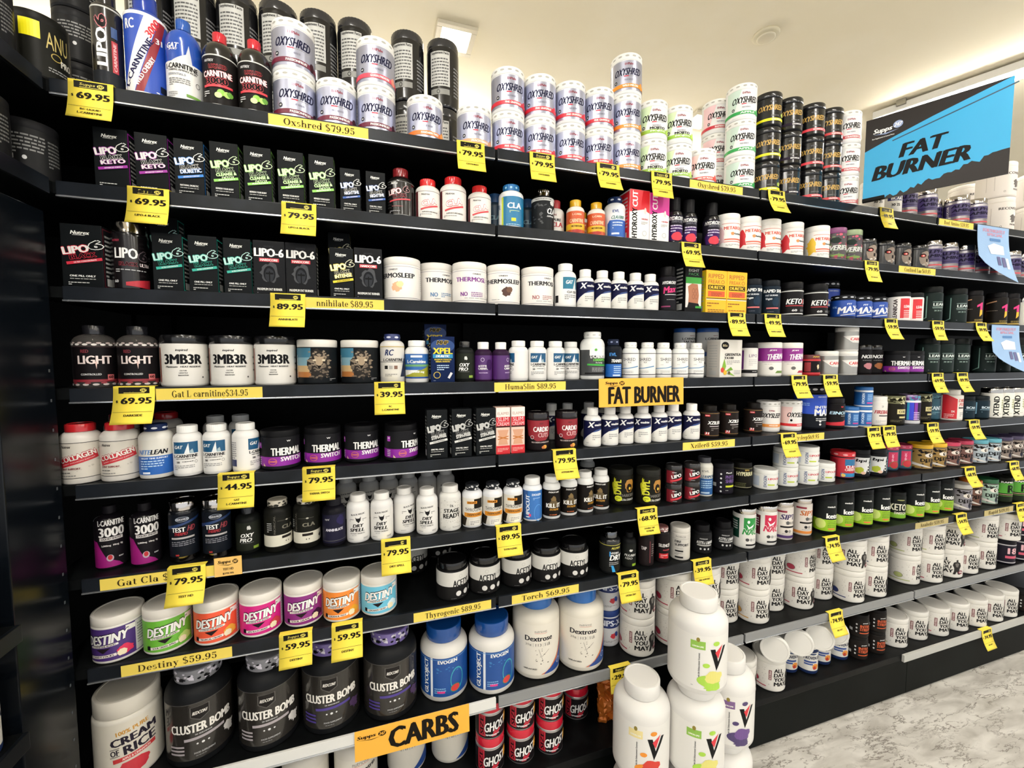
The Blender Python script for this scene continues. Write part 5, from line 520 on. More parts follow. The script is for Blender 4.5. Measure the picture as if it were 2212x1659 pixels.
STOCK={
1:[('rear',0.054,0.248,1.981,0,0,1),('lipoliq',0.061,0.037,1.981,0,0,0),('rcliq',0.123,0.052,1.981,0,0,0),('rear',0.152,0.248,1.981,0,0,1),('gatliq',0.194,0.046,1.981,0,0,0),('rear',0.25,0.248,1.981,0,0,1),('nutliq',0.263,0.046,1.981,0,0,0),('nutliq',0.332,0.046,1.981,0,0,0),('rear',0.349,0.248,1.981,0,0,1),('oxy_pf',0.413,0.059,1.981,0,0,0),('rear',0.449,0.248,1.981,0,0,1),('oxy_pf',0.507,0.058,1.981,0,0,0),('rear',0.547,0.248,1.981,0,0,1),('oxy_pf',0.601,0.058,1.981,0,0,0),('rear',0.694,0.248,1.981,0,0,1),('oxy_md',0.723,0.058,1.981,0,0,0),('rear',0.8,0.248,1.981,0,0,1),('oxy_pc',0.855,0.058,1.981,0,0,0),('oxy_pg',0.952,0.058,1.981,0,0,0),('oxy_pg',1.047,0.058,1.981,0,0,0),('oxy_pg',1.141,0.059,1.981,0,0,0),('oxy_pg',1.235,0.058,1.981,0,0,0),('oxy_wm',1.33,0.059,1.981,0,0,0),('oxy_mj',1.425,0.059,1.981,0,0,0),('oxy_mj',1.519,0.058,1.981,0,0,0),('oxy_ks',1.616,0.059,1.981,0,0,0),('oxy_rb',1.758,0.151,1.981,0,0,0),('oxy_ap',1.775,0.058,1.981,0,0,0),('oxh_y',1.887,0.056,1.981,0,0,0),('oxh_g',1.982,0.056,1.981,0,0,0),('oxh_r',2.088,0.056,1.981,0,0,0),('oxh_s',2.178,0.056,1.981,0,0,0),('oxy_st',2.27,0.059,1.981,0,0,0),('bcaaw',2.415,0.05,1.981,0,0,0),('bcaaw',2.514,0.05,1.981,0,0,0),('alpha',2.603,0.052,1.981,0,0,0),('alpha',2.724,0.052,1.981,0,0,0),('alpha',2.886,0.119,1.981,0,0,0),('alpha',2.932,0.052,1.981,0,0,0),('alpha',3.051,0.052,1.981,0,0,0),('recov',3.244,0.075,1.981,0,0,0),('recov',3.42,0.263,1.981,0,0,1),('recov',3.543,0.074,1.981,0,0,0),('rear',0.054,0.248,2.181,1,0,1),('rear',0.152,0.248,2.181,1,0,1),('rear',0.25,0.248,2.181,1,0,1),('rear',0.349,0.248,2.181,1,0,1),('oxy_pf',0.413,0.059,2.096,1,0,0),('rear',0.449,0.248,2.181,1,0,1),('rear',0.547,0.248,2.181,1,0,1),('oxy_gv',0.601,0.058,2.096,1,0,0),('rear',0.694,0.248,2.181,1,0,1),('rear',0.8,0.248,2.181,1,0,1),('oxy_pg',0.952,0.058,2.096,1,0,0),('oxy_pg',1.047,0.058,2.096,1,0,0),('oxy_pg',1.141,0.059,2.096,1,0,0),('oxy_pg',1.235,0.058,2.096,1,0,0),('oxy_wm',1.33,0.059,2.096,1,0,0),('oxy_mj',1.425,0.059,2.096,1,0,0),('oxy_mj',1.519,0.058,2.096,1,0,0),('oxy_rb',1.758,0.151,2.096,1,0,0),('oxy_ap',1.775,0.058,2.096,1,0,0),('oxh_y',1.887,0.056,2.094,1,0,0),('oxh_g',1.982,0.056,2.094,1,0,0),('oxh_r',2.088,0.056,2.094,1,0,0),('oxh_s',2.178,0.056,2.094,1,0,0),('oxy_st',2.27,0.059,2.096,1,0,0),('recov',3.244,0.075,2.131,1,0,0),('recov',3.42,0.263,2.131,1,0,1),('recov',3.543,0.074,2.131,1,0,0),('oxy_wm',1.33,0.059,2.211,2,0,0),('oxy_rb',1.758,0.151,2.211,2,0,0),('oxy_ap',1.775,0.058,2.211,2,0,0),('oxh_y',1.887,0.056,2.207,2,0,0),('oxh_g',1.982,0.056,2.207,2,0,0),('oxh_r',2.088,0.056,2.207,2,0,0),('oxh_s',2.178,0.056,2.207,2,0,0),('oxy_st',2.27,0.059,2.211,2,0,0)],
2:[('bx_keto',0.067,0.032,1.783,0,0,0),('bx_keto',0.137,0.032,1.783,0,0,0),('bx_diur',0.205,0.032,1.783,0,0,0),('bx_clean',0.272,0.032,1.783,0,0,0),('bx_clean',0.338,0.032,1.783,0,0,0),('bx_clean',0.406,0.032,1.783,0,0,0),('bx_clean',0.472,0.032,1.783,0,0,0),('bx_night',0.536,0.032,1.783,0,0,0),('bx_night',0.595,0.032,1.783,0,0,0),('lipobt',0.657,0.046,1.783,0,0,0),('clared',0.726,0.044,1.783,0,0,0),('claredL',0.794,0.047,1.783,0,0,0),('clared',0.866,0.044,1.783,0,0,0),('cladark',0.929,0.112,1.783,0,0,0),('clablue',0.958,0.047,1.783,0,0,0),('cladark',1.034,0.122,1.783,0,0,0),('clablk',1.053,0.045,1.783,0,0,0),('purecla',1.105,0.08,1.783,0,0,0),('carngold',1.154,0.039,1.783,0,0,0),('carngold',1.217,0.127,1.783,0,0,0),('carngold',1.222,0.038,1.783,0,0,0),('evlcla',1.288,0.044,1.783,0,0,0),('bx_hyr',1.355,0.042,1.783,0,0,0),('bx_hyp',1.426,0.042,1.783,0,0,0),('hyshot',1.5,0.038,1.783,0,0,0),('hyshot',1.555,0.038,1.783,0,0,0),('hyshot',1.646,0.038,1.783,0,0,0),('meta_p',1.724,0.052,1.783,0,0,0),('meta_r',1.815,0.052,1.783,0,0,0),('meta_r',1.904,0.052,1.783,0,0,0),('meta_r',2.01,0.052,1.783,0,0,0),('meta_y',2.137,0.052,1.783,0,0,0),('ver_p',2.224,0.05,1.783,0,0,0),('ver_g',2.306,0.05,1.783,0,0,0),('skull',2.387,0.054,1.783,0,0,0),('skull',2.489,0.054,1.783,0,0,0),('skull',2.585,0.054,1.783,0,0,0),('skull',2.689,0.054,1.783,0,0,0),('alpha',2.772,0.052,1.783,0,0,0),('alpha',2.877,0.052,1.783,0,0,0),('alpha',2.991,0.052,1.783,0,0,0),('alpha',3.095,0.052,1.783,0,0,0),('alpha',3.206,0.052,1.783,0,0,0),('alpha',3.321,0.052,1.783,0,0,0),('alpha',3.433,0.052,1.783,0,0,0)],
3:[('bx_lred',0.009,0.032,1.574,0,0,0),('lipoultra',0.077,0.044,1.574,0,0,0),('bx_hers',0.114,0.13,1.636,0,0,1),('bx_hers',0.157,0.032,1.574,0,0,0),('bx_hers',0.223,0.032,1.574,0,0,0),('bx_hers',0.29,0.032,1.574,0,0,0),('bx_hard',0.355,0.032,1.574,0,0,0),('bx_hard',0.422,0.032,1.574,0,0,0),('bx_int',0.5,0.13,1.636,0,0,1),('bx_int',0.512,0.032,1.574,0,0,0),('bx_hard',0.574,0.032,1.574,0,0,0),('thsl_p',0.658,0.059,1.574,0,0,0),('thsl_b',0.752,0.098,1.574,0,0,0),('thsl_v',0.84,0.059,1.574,0,0,0),('thsl_c',0.938,0.059,1.574,0,0,0),('thsl_k',1.042,0.059,1.574,0,0,0),('gatcla',1.125,0.044,1.574,0,0,0),('xen',1.188,0.039,1.574,0,0,0),('xen',1.245,0.038,1.574,0,0,0),('xen',1.302,0.038,1.574,0,0,0),('xen',1.361,0.038,1.574,0,0,0),('xen',1.416,0.039,1.574,0,0,0),('hymax',1.481,0.04,1.574,0,0,0),('bx_eight',1.56,0.037,1.574,0,0,0),('bx_rip',1.651,0.037,1.574,0,0,0),('bx_rip',1.736,0.037,1.574,0,0,0),('rapid',1.831,0.045,1.574,0,0,0),('rapid',1.915,0.045,1.574,0,0,0),('ketob',2.021,0.051,1.574,0,0,0),('ketob',2.143,0.051,1.574,0,0,0),('maxsm',2.288,0.051,1.574,0,0,0),('maxbig',2.352,0.172,1.574,0,0,1),('maxsm',2.377,0.051,1.574,0,0,0),('maxsm',2.465,0.051,1.574,0,0,0),('leanb',2.597,0.051,1.574,0,0,0),('leanb',2.676,0.051,1.574,0,0,0),('lean1',2.796,0.051,1.574,0,0,0),('lean1',2.957,0.051,1.574,0,0,0),('lean1',2.972,0.129,1.574,0,0,0),('one',3.068,0.048,1.574,0,0,0),('one',3.217,0.115,1.574,0,0,0),('one',3.246,0.048,1.574,0,0,0),('one',3.337,0.048,1.574,0,0,0),('xtend',3.449,0.048,1.574,0,0,0)],
4:[('light',0.002,0.048,1.364,0,0,0),('light',0.08,0.048,1.364,0,0,0),('ember',0.164,0.057,1.364,0,0,0),('ember',0.26,0.057,1.364,0,0,0),('ember',0.352,0.057,1.364,0,0,0),('lion',0.447,0.058,1.364,0,0,0),('lion',0.548,0.058,1.364,0,0,0),('rccarn',0.629,0.042,1.364,0,0,0),('bncarn',0.692,0.043,1.364,0,0,0),('bx_xpel',0.752,0.142,1.404,0,0,1),('bx_xpel',0.757,0.035,1.364,0,0,0),('oxypro',0.821,0.039,1.364,0,0,0),('acepur',0.873,0.037,1.364,0,0,0),('acepur',0.924,0.037,1.364,0,60,0),('gatb',0.978,0.041,1.364,0,-80,0),('gatb',1.035,0.04,1.364,0,0,0),('gatb',1.093,0.04,1.364,0,35,0),('gatb',1.156,0.068,1.364,0,0,0),('huma',1.22,0.049,1.364,0,0,0),('transf',1.286,0.037,1.364,0,0,0),('shred',1.348,0.038,1.364,0,-35,0),('shred',1.41,0.038,1.364,0,-40,0),('shred',1.47,0.038,1.364,0,0,0),('shred',1.535,0.038,1.364,0,0,0),('shred',1.598,0.038,1.364,0,0,0),('tart',1.658,0.167,1.364,0,0,1),('bx_tea',1.72,0.042,1.364,0,0,0),('tart',1.734,0.137,1.364,0,0,0),('lipopur',1.825,0.041,1.364,0,0,0),('jdm_g',1.93,0.054,1.364,0,0,0),('jdm_r',2.029,0.054,1.364,0,0,0),('redsm',2.121,0.045,1.364,0,0,0),('carni',2.211,0.049,1.364,0,0,0),('carni',2.314,0.049,1.364,0,0,0),('nox_p',2.471,0.097,1.364,0,0,0),('nox_r',2.546,0.104,1.364,0,0,0),('thermal',2.611,0.055,1.364,0,0,0),('thermal',2.698,0.055,1.364,0,0,0),('lean1',2.797,0.051,1.364,0,0,0),('lean1',2.891,0.051,1.364,0,0,0),('lean1',2.997,0.051,1.364,0,0,0),('lean1',3.145,0.118,1.364,0,0,0),('lean1',3.187,0.051,1.364,0,0,0),('lean1',3.297,0.051,1.364,0,0,0),('lean1',3.41,0.051,1.364,0,0,0),('lean1',3.527,0.051,1.364,0,0,0),('tart',1.658,0.167,1.45,1,0,1),('tart',1.734,0.137,1.45,1,0,0),('carni',2.314,0.049,1.455,1,0,0)],
5:[('colla',-0.032,0.204,1.161,0,0,1),('colla',-0.026,0.038,1.161,0,0,0),('colla',0.043,0.038,1.161,0,0,0),('colla',0.063,0.204,1.161,0,0,1),('nite',0.11,0.036,1.161,0,0,0),('gatb',0.171,0.033,1.161,0,-15,0),('gatb',0.174,0.198,1.161,0,0,1),('gatb',0.228,0.035,1.161,0,-25,0),('gatb',0.233,0.198,1.161,0,0,1),('gatb',0.288,0.032,1.161,0,55,0),('thermal',0.359,0.047,1.161,0,0,0),('thermal',0.454,0.058,1.161,0,0,0),('thermal',0.548,0.064,1.161,0,0,0),('thermal',0.648,0.047,1.161,0,25,0),('bx_stim',0.739,0.024,1.161,0,0,0),('bx_stim',0.805,0.024,1.161,0,0,0),('bx_stim',0.872,0.024,1.161,0,0,0),('bx_slim',0.921,0.024,1.161,0,0,0),('bx_slim',0.965,0.024,1.161,0,0,0),('cardio',1.037,0.038,1.161,0,0,0),('cardio',1.129,0.038,1.161,0,0,0),('xen',1.14,0.176,1.161,0,0,1),('xen',1.198,0.176,1.161,0,0,1),('xen',1.214,0.032,1.161,0,0,0),('xen',1.275,0.033,1.161,0,0,0),('xen',1.278,0.176,1.161,0,0,1),('xen',1.334,0.04,1.161,0,0,0),('xen',1.343,0.176,1.161,0,0,1),('xen',1.392,0.03,1.161,0,-30,0),('xen',1.413,0.176,1.161,0,0,1),('xen',1.455,0.033,1.161,0,0,0),('xen',1.517,0.042,1.161,0,0,0),('xen',1.583,0.033,1.161,0,0,0),('xzile',1.664,0.04,1.161,0,0,0),('xzile',1.754,0.048,1.161,0,0,0),('xzile',1.879,0.063,1.161,0,0,0),('oxysl_o',1.964,0.076,1.161,0,0,0),('oxysl_r',2.059,0.067,1.161,0,0,0),('maxbig',2.164,0.07,1.161,0,0,0),('einox',2.268,0.056,1.161,0,0,0),('evosm',2.353,0.051,1.161,0,0,0),('evosm',2.414,0.043,1.161,0,0,0),('fireb',2.503,0.049,1.161,0,0,0),('camo',2.595,0.046,1.161,0,0,0),('holo',2.68,0.041,1.161,0,0,0),('camo',2.808,0.072,1.161,0,0,0),('cant',2.901,0.086,1.161,0,0,0),('dutch',2.965,0.047,1.161,0,0,0),('bcab',3.086,0.06,1.161,0,0,0),('bcab',3.157,0.045,1.161,0,0,0),('xtend',3.246,0.042,1.161,0,0,0),('xtend',3.326,0.04,1.161,0,0,0),('xtend',3.408,0.04,1.161,0,0,0),('evosm',2.414,0.043,1.239,1,0,0)],
6:[('lc3000',0.005,0.06,0.956,0,0,0),('lc3000',0.072,0.056,0.956,0,0,0),('testhd',0.149,0.051,0.956,0,0,0),('testhd',0.216,0.048,0.956,0,0,0),('oxypro',0.281,0.051,0.956,0,0,0),('claw',0.348,0.043,0.956,0,30,0),('claw',0.413,0.043,0.956,0,0,0),('annih',0.478,0.032,0.956,0,0,0),('dry',0.495,0.218,0.956,0,0,1),('dry',0.524,0.318,0.956,0,0,1),('dry',0.536,0.037,0.956,0,0,0),('dry',0.56,0.218,0.956,0,0,1),('dry',0.582,0.319,0.956,0,0,1),('dry',0.595,0.033,0.956,0,0,0),('dry',0.618,0.218,0.956,0,0,1),('dry',0.645,0.319,0.956,0,0,1),('dry',0.654,0.058,0.956,0,25,0),('dry',0.676,0.218,0.956,0,0,1),('dry',0.713,0.033,0.956,0,0,0),('dry',0.734,0.218,0.956,0,0,1),('stage',0.777,0.039,0.956,0,0,0),('dry',0.792,0.218,0.956,0,0,1),('thyro',0.84,0.041,0.956,0,0,0),('thyro',0.898,0.033,0.956,0,0,0),('thyro',0.959,0.033,0.956,0,0,0),('lipocut',1.019,0.033,0.956,0,0,0),('killit',1.079,0.03,0.956,0,0,0),('killit',1.139,0.039,0.956,0,0,0),('killit',1.198,0.046,0.956,0,35,0),('killit',1.258,0.054,0.956,0,-20,0),('killit',1.302,0.227,0.956,0,0,1),('dvpl',1.346,0.077,0.956,0,0,0),('dvpl',1.427,0.044,0.956,0,0,0),('liposm',1.516,0.031,0.956,0,0,0),('liposm',1.591,0.034,0.956,0,0,0),('leanm',1.663,0.057,0.956,0,0,0),('phy',1.746,0.06,0.956,0,0,0),('hyper',1.861,0.09,0.956,0,0,0),('lipoc',1.941,0.058,0.956,0,0,0),('lipoc',2.045,0.064,0.956,0,0,0),('lipoc',2.139,0.056,0.956,0,0,0),('lipoc',2.236,0.063,0.956,0,0,0),('clacar',2.35,0.067,0.956,0,0,0),('bpi',2.433,0.062,0.956,0,0,0),('bpi',2.517,0.053,0.956,0,0,0),('pinkl',2.658,0.094,0.956,0,0,0),('pinkl',2.739,0.092,0.956,0,0,0),('deep_y',2.816,0.067,0.956,0,0,0),('deep_y',2.909,0.067,0.956,0,0,0),('deep_p',2.998,0.065,0.956,0,0,0),('deep_p',3.095,0.068,0.956,0,0,0),('deep_t',3.18,0.057,0.956,0,0,0),('deep_t',3.275,0.056,0.956,0,0,0),('deep_d',3.389,0.067,0.956,0,0,0),('deep_d',3.476,0.065,0.956,0,0,0),('deep_d',3.561,0.063,0.956,0,0,0),('liposm',1.516,0.031,1.018,1,0,0),('liposm',1.591,0.034,1.018,1,0,0),('lipoc',2.045,0.064,1.027,1,0,0),('lipoc',2.139,0.056,1.027,1,0,0)],
7:[('des_pu',0.015,0.05,0.756,0,-25,0),('des_gr',0.109,0.05,0.756,0,0,0),('des_or',0.208,0.05,0.756,0,0,0),('des_pk',0.303,0.05,0.756,0,0,0),('des_vi',0.398,0.061,0.756,0,0,0),('des_og',0.491,0.052,0.756,0,0,0),('des_bl',0.584,0.05,0.756,0,0,0),('acet',0.688,0.235,0.756,0,0,1),('acet',0.78,0.315,0.756,0,0,1),('acet',0.784,0.055,0.756,0,18,0),('acet',0.88,0.058,0.756,0,0,0),('acet',0.98,0.065,0.756,0,18,0),('acet',1.074,0.06,0.756,0,0,0),('acet',1.166,0.056,0.756,0,0,0),('drym',1.284,0.037,0.756,0,0,0),('flush',1.358,0.043,0.756,0,0,0),('tap',1.419,0.038,0.756,0,0,0),('silen',1.483,0.039,0.756,0,0,0),('fire',1.557,0.043,0.756,0,0,0),('acetl',1.66,0.057,0.756,0,0,0),('acetl',1.753,0.057,0.756,0,0,0),('nac_g',1.839,0.048,0.756,0,0,0),('nac_r',1.935,0.045,0.756,0,0,0),('sip_p',2.033,0.057,0.756,0,0,0),('sip_o',2.138,0.064,0.756,0,0,0),('keto',2.247,0.054,0.756,0,0,0),('keto',2.356,0.063,0.756,0,0,0),('keto',2.457,0.057,0.756,0,0,0),('keto',2.556,0.056,0.756,0,0,0),('ketosw',2.668,0.063,0.756,0,0,0),('keto',2.754,0.047,0.756,0,0,0),('keto',2.865,0.053,0.756,0,0,0),('keto',2.965,0.056,0.756,0,0,0),('eye_w',3.064,0.044,0.756,0,0,0),('eye_o',3.184,0.066,0.756,0,0,0),('eye_g',3.284,0.056,0.756,0,0,0),('rapg',3.387,0.05,0.756,0,0,0),('rapg',3.468,0.041,0.756,0,0,0),('acetl',3.56,0.037,0.756,0,0,0)],
8:[('cream',0.009,0.079,0.459,0,0,0),('cluster_w',0.152,0.085,0.459,0,0,0),('cluster_w',0.307,0.077,0.459,0,0,0),('cluster_p',0.456,0.083,0.459,0,0,0),('cluster_p',0.61,0.076,0.459,0,0,0),('glyco',0.763,0.091,0.459,0,-10,0),('glyco',0.904,0.073,0.459,0,0,0),('dext',1.054,0.091,0.459,0,0,0),('dext',1.203,0.077,0.459,0,0,0),('nps',1.329,0.124,0.459,0,0,0),('allday_r',1.406,0.06,0.459,0,-20,0),('allday_r',1.549,0.062,0.459,0,0,0),('allday_b',1.674,0.06,0.459,0,0,0),('allday_g',1.814,0.115,0.459,0,0,0),('allday_o',1.92,0.075,0.459,0,0,0),('allday_g',2.043,0.117,0.459,0,0,0),('allday_r',2.164,0.09,0.459,0,-20,0),('allday_r',2.302,0.115,0.459,0,0,0),('allday_b',2.401,0.06,0.459,0,0,0),('allday_v',2.531,0.06,0.459,0,0,0),('allday_g',2.777,0.081,0.459,0,30,0),('allday_r',2.889,0.06,0.459,0,0,0),('allday_r',3.027,0.06,0.459,0,-40,0),('allday_g',3.14,0.06,0.459,0,0,0),('allday_r',3.272,0.06,0.459,0,0,0),('dk18',3.426,0.049,0.459,0,0,0),('dk18',3.541,0.049,0.459,0,0,0),('nps',1.329,0.124,0.582,1,0,0),('allday_r',1.406,0.06,0.585,1,-20,0),('allday_r',1.549,0.062,0.585,1,0,0),('allday_b',1.674,0.06,0.585,1,0,0),('allday_g',1.814,0.115,0.585,1,0,0),('allday_r',1.92,0.075,0.585,1,0,0),('allday_g',2.043,0.117,0.585,1,0,0),('allday_r',2.164,0.09,0.585,1,25,0),('allday_b',2.302,0.115,0.585,1,0,0),('allday_b',2.401,0.06,0.585,1,-20,0),('allday_v',2.531,0.06,0.585,1,0,0),('allday_g',2.777,0.081,0.585,1,10,0),('allday_g',2.889,0.06,0.585,1,10,0),('allday_r',3.027,0.06,0.585,1,-20,0),('allday_g',3.272,0.06,0.585,1,0,0),('allday_r',3.426,0.049,0.577,1,0,0),('dk18',3.541,0.049,0.577,1,0,0)],
9:[('malt',0.382,0.107,0.192,0,0,0),('malt',0.512,0.107,0.192,0,0,0),('malt',0.655,0.157,0.192,0,0,0),('malt',0.789,0.157,0.192,0,0,0),('ghost',0.898,0.074,0.192,0,0,0),('ghost',0.997,0.074,0.192,0,0,0),('ghost',1.095,0.074,0.192,0,0,0),('ghost',1.232,0.164,0.192,0,0,1),('allday_r',1.876,0.081,0.192,0,0,0),('allday_r',1.995,0.06,0.192,0,0,0),('proven',2.133,0.096,0.192,0,0,0),('proven',2.203,0.067,0.192,0,0,0),('proven',2.302,0.087,0.192,0,0,0),('proven',2.398,0.085,0.192,0,0,0),('intra',2.475,0.059,0.192,0,0,0),('intra',2.581,0.06,0.192,0,0,0),('allday_g',2.716,0.078,0.192,0,0,0),('allday_g',2.859,0.084,0.192,0,0,0),('allday_r',2.983,0.072,0.192,0,0,0),('allday_r',3.112,0.067,0.192,0,0,0),('allday_r',3.233,0.06,0.192,0,0,0),('allday_r',3.361,0.06,0.192,0,0,0),('allday_r',3.475,0.06,0.192,0,0,0),('intra',3.604,0.04,0.192,0,0,0),('ghost',0.898,0.074,0.3,1,0,0),('ghost',0.997,0.074,0.3,1,0,0),('ghost',1.095,0.074,0.3,1,0,0),('ghost',1.232,0.164,0.3,1,0,1),('intra',2.475,0.059,0.286,1,0,0),('intra',2.581,0.06,0.286,1,0,0)],
}
TAGS=[(1,0.051,0.072,'69.95','RC LIQUID|L-CARNITINE'),(1,0.831,0.072,'79.95','OXYSHRED'),(1,1.029,0.071,'79.95','OXYSHRED'),(1,1.232,0.077,'79.95','OXYSHRED'),(1,1.414,0.097,'79.95','OXYSHRED'),(1,1.866,0.089,'79.95','OXYSHRED'),(1,2.403,0.096,'49.95','AMINO'),(2,0.138,0.079,'69.95','LIPO-6 BLACK'),(2,0.425,0.078,'79.95','LIPO-6 BLACK'),(2,1.528,0.075,'69.95','HYDROXYCUT'),(2,2.338,0.084,'79.95','METABOLIC'),(3,0.396,0.071,'89.95','ANNIHILATE'),(3,1.715,0.075,'89.95','SHRED'),(3,1.870,0.084,'49.95','RAPID SHRED'),(3,2.460,0.091,'59.95','INTRA MAX'),(3,2.738,0.081,'59.95','LEAN BCAA'),(3,3.019,0.095,'39.95','LEAN'),(4,0.095,0.077,'69.95','DARKSIDE'),(4,0.619,0.072,'39.95','RC|L-CARNITINE'),(4,2.002,0.090,'79.95','ALPHA LION'),(4,2.154,0.074,'59.95','CARNI'),(4,2.755,0.099,'69.95','LEAN'),(4,2.915,0.089,'89.95','LEAN'),(5,0.277,0.074,'44.95','GAT|L-CARNITINE'),(5,0.451,0.068,'79.95','THERMAL SWITCH'),(5,1.102,0.079,'79.95','HYPERBURN'),(5,1.964,0.106,'69.95','OXYSLEEP'),(5,2.397,0.105,'79.95','EINOX'),(5,2.484,0.069,'79.95','EVOGEN'),(5,2.744,0.108,'59.95','CORE'),(5,3.017,0.102,'59.95','DRILL'),(6,0.173,0.071,'79.95','TEST HD'),(6,0.628,0.076,'79.95','DRY SPELL'),(6,0.933,0.074,'89.95','THYROGENIC'),(6,1.387,0.080,'68.95','DOUBLE TAP|EXTREME'),(6,3.010,0.109,'68.95','DEEP'),(6,3.332,0.110,'68.95','DEEP'),(7,0.389,0.071,'59.95','DESTINY'),(7,0.506,0.067,'59.95','DESTINY'),(7,1.323,0.073,'79.95','HYDRA DRY'),(7,1.605,0.081,'39.95','FIRE SUPPORT'),(7,2.203,0.087,'74.95','KETO'),(7,2.972,0.105,'54.95','KETO'),(7,3.410,0.110,'49.95','RAPID'),(8,1.300,0.077,'29.95','GHOST'),(8,2.240,0.091,'74.95','ALL DAY'),(9,3.210,0.083,'34.95','ALL DAY'),]
STRIPS=[(1,0.474,0.213,'Oxshred $79.95'),(1,1.622,0.207,'Oxyshred $79.95'),(1,2.819,0.218,'Beef Amino $59.95'),(2,2.599,0.215,'Confined Eaa $69.95'),(3,0.520,0.179,'nnihilate $89.95'),(4,0.234,0.204,'Gat L carnitine$34.95'),(4,0.999,0.212,'HumaSlin $89.95'),(5,1.622,0.210,'Xziler8 $59.95'),(5,2.049,0.179,'Oxysleep$69.95'),(6,0.120,0.210,'Gat Cla $34.95'),(7,0.148,0.211,'Destiny $59.95'),(7,0.776,0.212,'Thyrogenic $89.95'),(7,1.048,0.210,'Torch $69.95'),(7,2.783,0.211,'Anabolic $59.95'),(7,3.247,0.215,'Rapid $49.95'),]
def ordn(i): return ['first', 'second', 'third', 'fourth', 'fifth', 'sixth', 'seventh', 'eighth', 'ninth', 'tenth', 'eleventh', 'twelfth', 'thirteenth', 'fourteenth', 'fifteenth', 'sixteenth', 'seventeenth', 'eighteenth', 'nineteenth', 'twentieth', 'twenty-first'][i]
# ------------------------------------------------------------------ setting
def noise_mat(name, c1, c2, scale, rough=.5, detail=6, bump=0.0, lo=.4, hi=.6, metal=0, spec=.5):
    m = bpy.data.materials.new(name); m.use_nodes = True; nt = m.node_tree; b = nt.nodes['Principled BSDF']
    tc = nt.nodes.new('ShaderNodeTexCoord'); n = nt.nodes.new('ShaderNodeTexNoise'); r = nt.nodes.new('ShaderNodeValToRGB')
    n.inputs['Scale'].default_value = scale; n.inputs['Detail'].default_value = detail
    r.color_ramp.elements[0].position = lo; r.color_ramp.elements[1].position = hi
    r.color_ramp.elements[0].color = (*srgb(c1), 1); r.color_ramp.elements[1].color = (*srgb(c2), 1)
    nt.links.new(tc.outputs['Object'], n.inputs['Vector']); nt.links.new(n.outputs['Fac'], r.inputs['Fac']); nt.links.new(r.outputs['Color'], b.inputs['Base Color'])
    b.inputs['Roughness'].default_value = rough; b.inputs['Metallic'].default_value = metal; b.inputs['Specular IOR Level'].default_value = spec
    if bump:
        bu = nt.nodes.new('ShaderNodeBump'); bu.inputs['Strength'].default_value = bump; bu.inputs['Distance'].default_value = .001
        nt.links.new(n.outputs['Fac'], bu.inputs['Height']); nt.links.new(bu.outputs['Normal'], b.inputs['Normal'])
    return m
M_CEIL = noise_mat('ceiling_paint', '#f1e8cf', '#f4ecd6', 3, .85)
M_BLACK = noise_mat('powder_coat_black', '#050606', '#090a0b', 40, .5, bump=.08, spec=.1)
M_BOARD = noise_mat('shelf_board_black', '#08090a', '#0e1011', 25, .45, bump=.05, spec=.14)
M_RAIL = noise_mat('price_rail_grey', '#0f1216', '#191d23', 12, .32, spec=.22)
M_PLINTH = noise_mat('plinth_black_green', '#070a09', '#0c100f', 6, .5, spec=.08)
def marble():
    m = bpy.data.materials.new('marble_vinyl'); m.use_nodes = True; nt = m.node_tree; N = nt.nodes; Lk = nt.links; b = N['Principled BSDF']
    tc = N.new('ShaderNodeTexCoord'); mp = N.new('ShaderNodeMapping'); mp.inputs['Rotation'].default_value = (0, 0, math.radians(48)); mp.inputs['Scale'].default_value = (1.0, 3.4, 1)
    Lk.new(tc.outputs['Object'], mp.inputs['Vector'])
    n1 = N.new('ShaderNodeTexNoise'); n1.inputs['Scale'].default_value = 6; n1.inputs['Detail'].default_value = 9; n1.inputs['Distortion'].default_value = .5
    n2 = N.new('ShaderNodeTexNoise'); n2.inputs['Scale'].default_value = 5.5; n2.inputs['Detail'].default_value = 11; n2.inputs['Roughness'].default_value = .66; n2.inputs['Distortion'].default_value = .25
    n3 = N.new('ShaderNodeTexNoise'); n3.inputs['Scale'].default_value = 5; n3.inputs['Detail'].default_value = 4
    for n in (n1, n2, n3): Lk.new(mp.outputs['Vector'], n.inputs['Vector'])
    r1 = N.new('ShaderNodeValToRGB'); e = r1.color_ramp.elements; e[0].position = .3; e[0].color = (*srgb('#aaa69e'), 1); e[1].position = .62; e[1].color = (*srgb('#d9d6cf'), 1)
    Lk.new(n1.outputs['Fac'], r1.inputs['Fac'])
    r2 = N.new('ShaderNodeValToRGB'); e = r2.color_ramp.elements; e[0].position = .487; e[0].color = (0, 0, 0, 1); e[1].position = .523; e[1].color = (0, 0, 0, 1)
    k = e.new(.505); k.color = (1, 1, 1, 1)
    Lk.new(n2.outputs['Fac'], r2.inputs['Fac'])
    r3 = N.new('ShaderNodeValToRGB'); r3.color_ramp.elements[0].position = .40; r3.color_ramp.elements[1].position = .56; Lk.new(n3.outputs['Fac'], r3.inputs['Fac'])
    mu = N.new('ShaderNodeMath'); mu.operation = 'MULTIPLY'; Lk.new(r2.outputs['Color'], mu.inputs[0]); Lk.new(r3.outputs['Color'], mu.inputs[1])
    mx = N.new('ShaderNodeMix'); mx.data_type = 'RGBA'; Lk.new(mu.outputs[0], mx.inputs['Factor']); Lk.new(r1.outputs['Color'], mx.inputs[6]); mx.inputs[7].default_value = (*srgb('#584c42'), 1)
    Lk.new(mx.outputs[2], b.inputs['Base Color']); b.inputs['Roughness'].default_value = .3
    return m
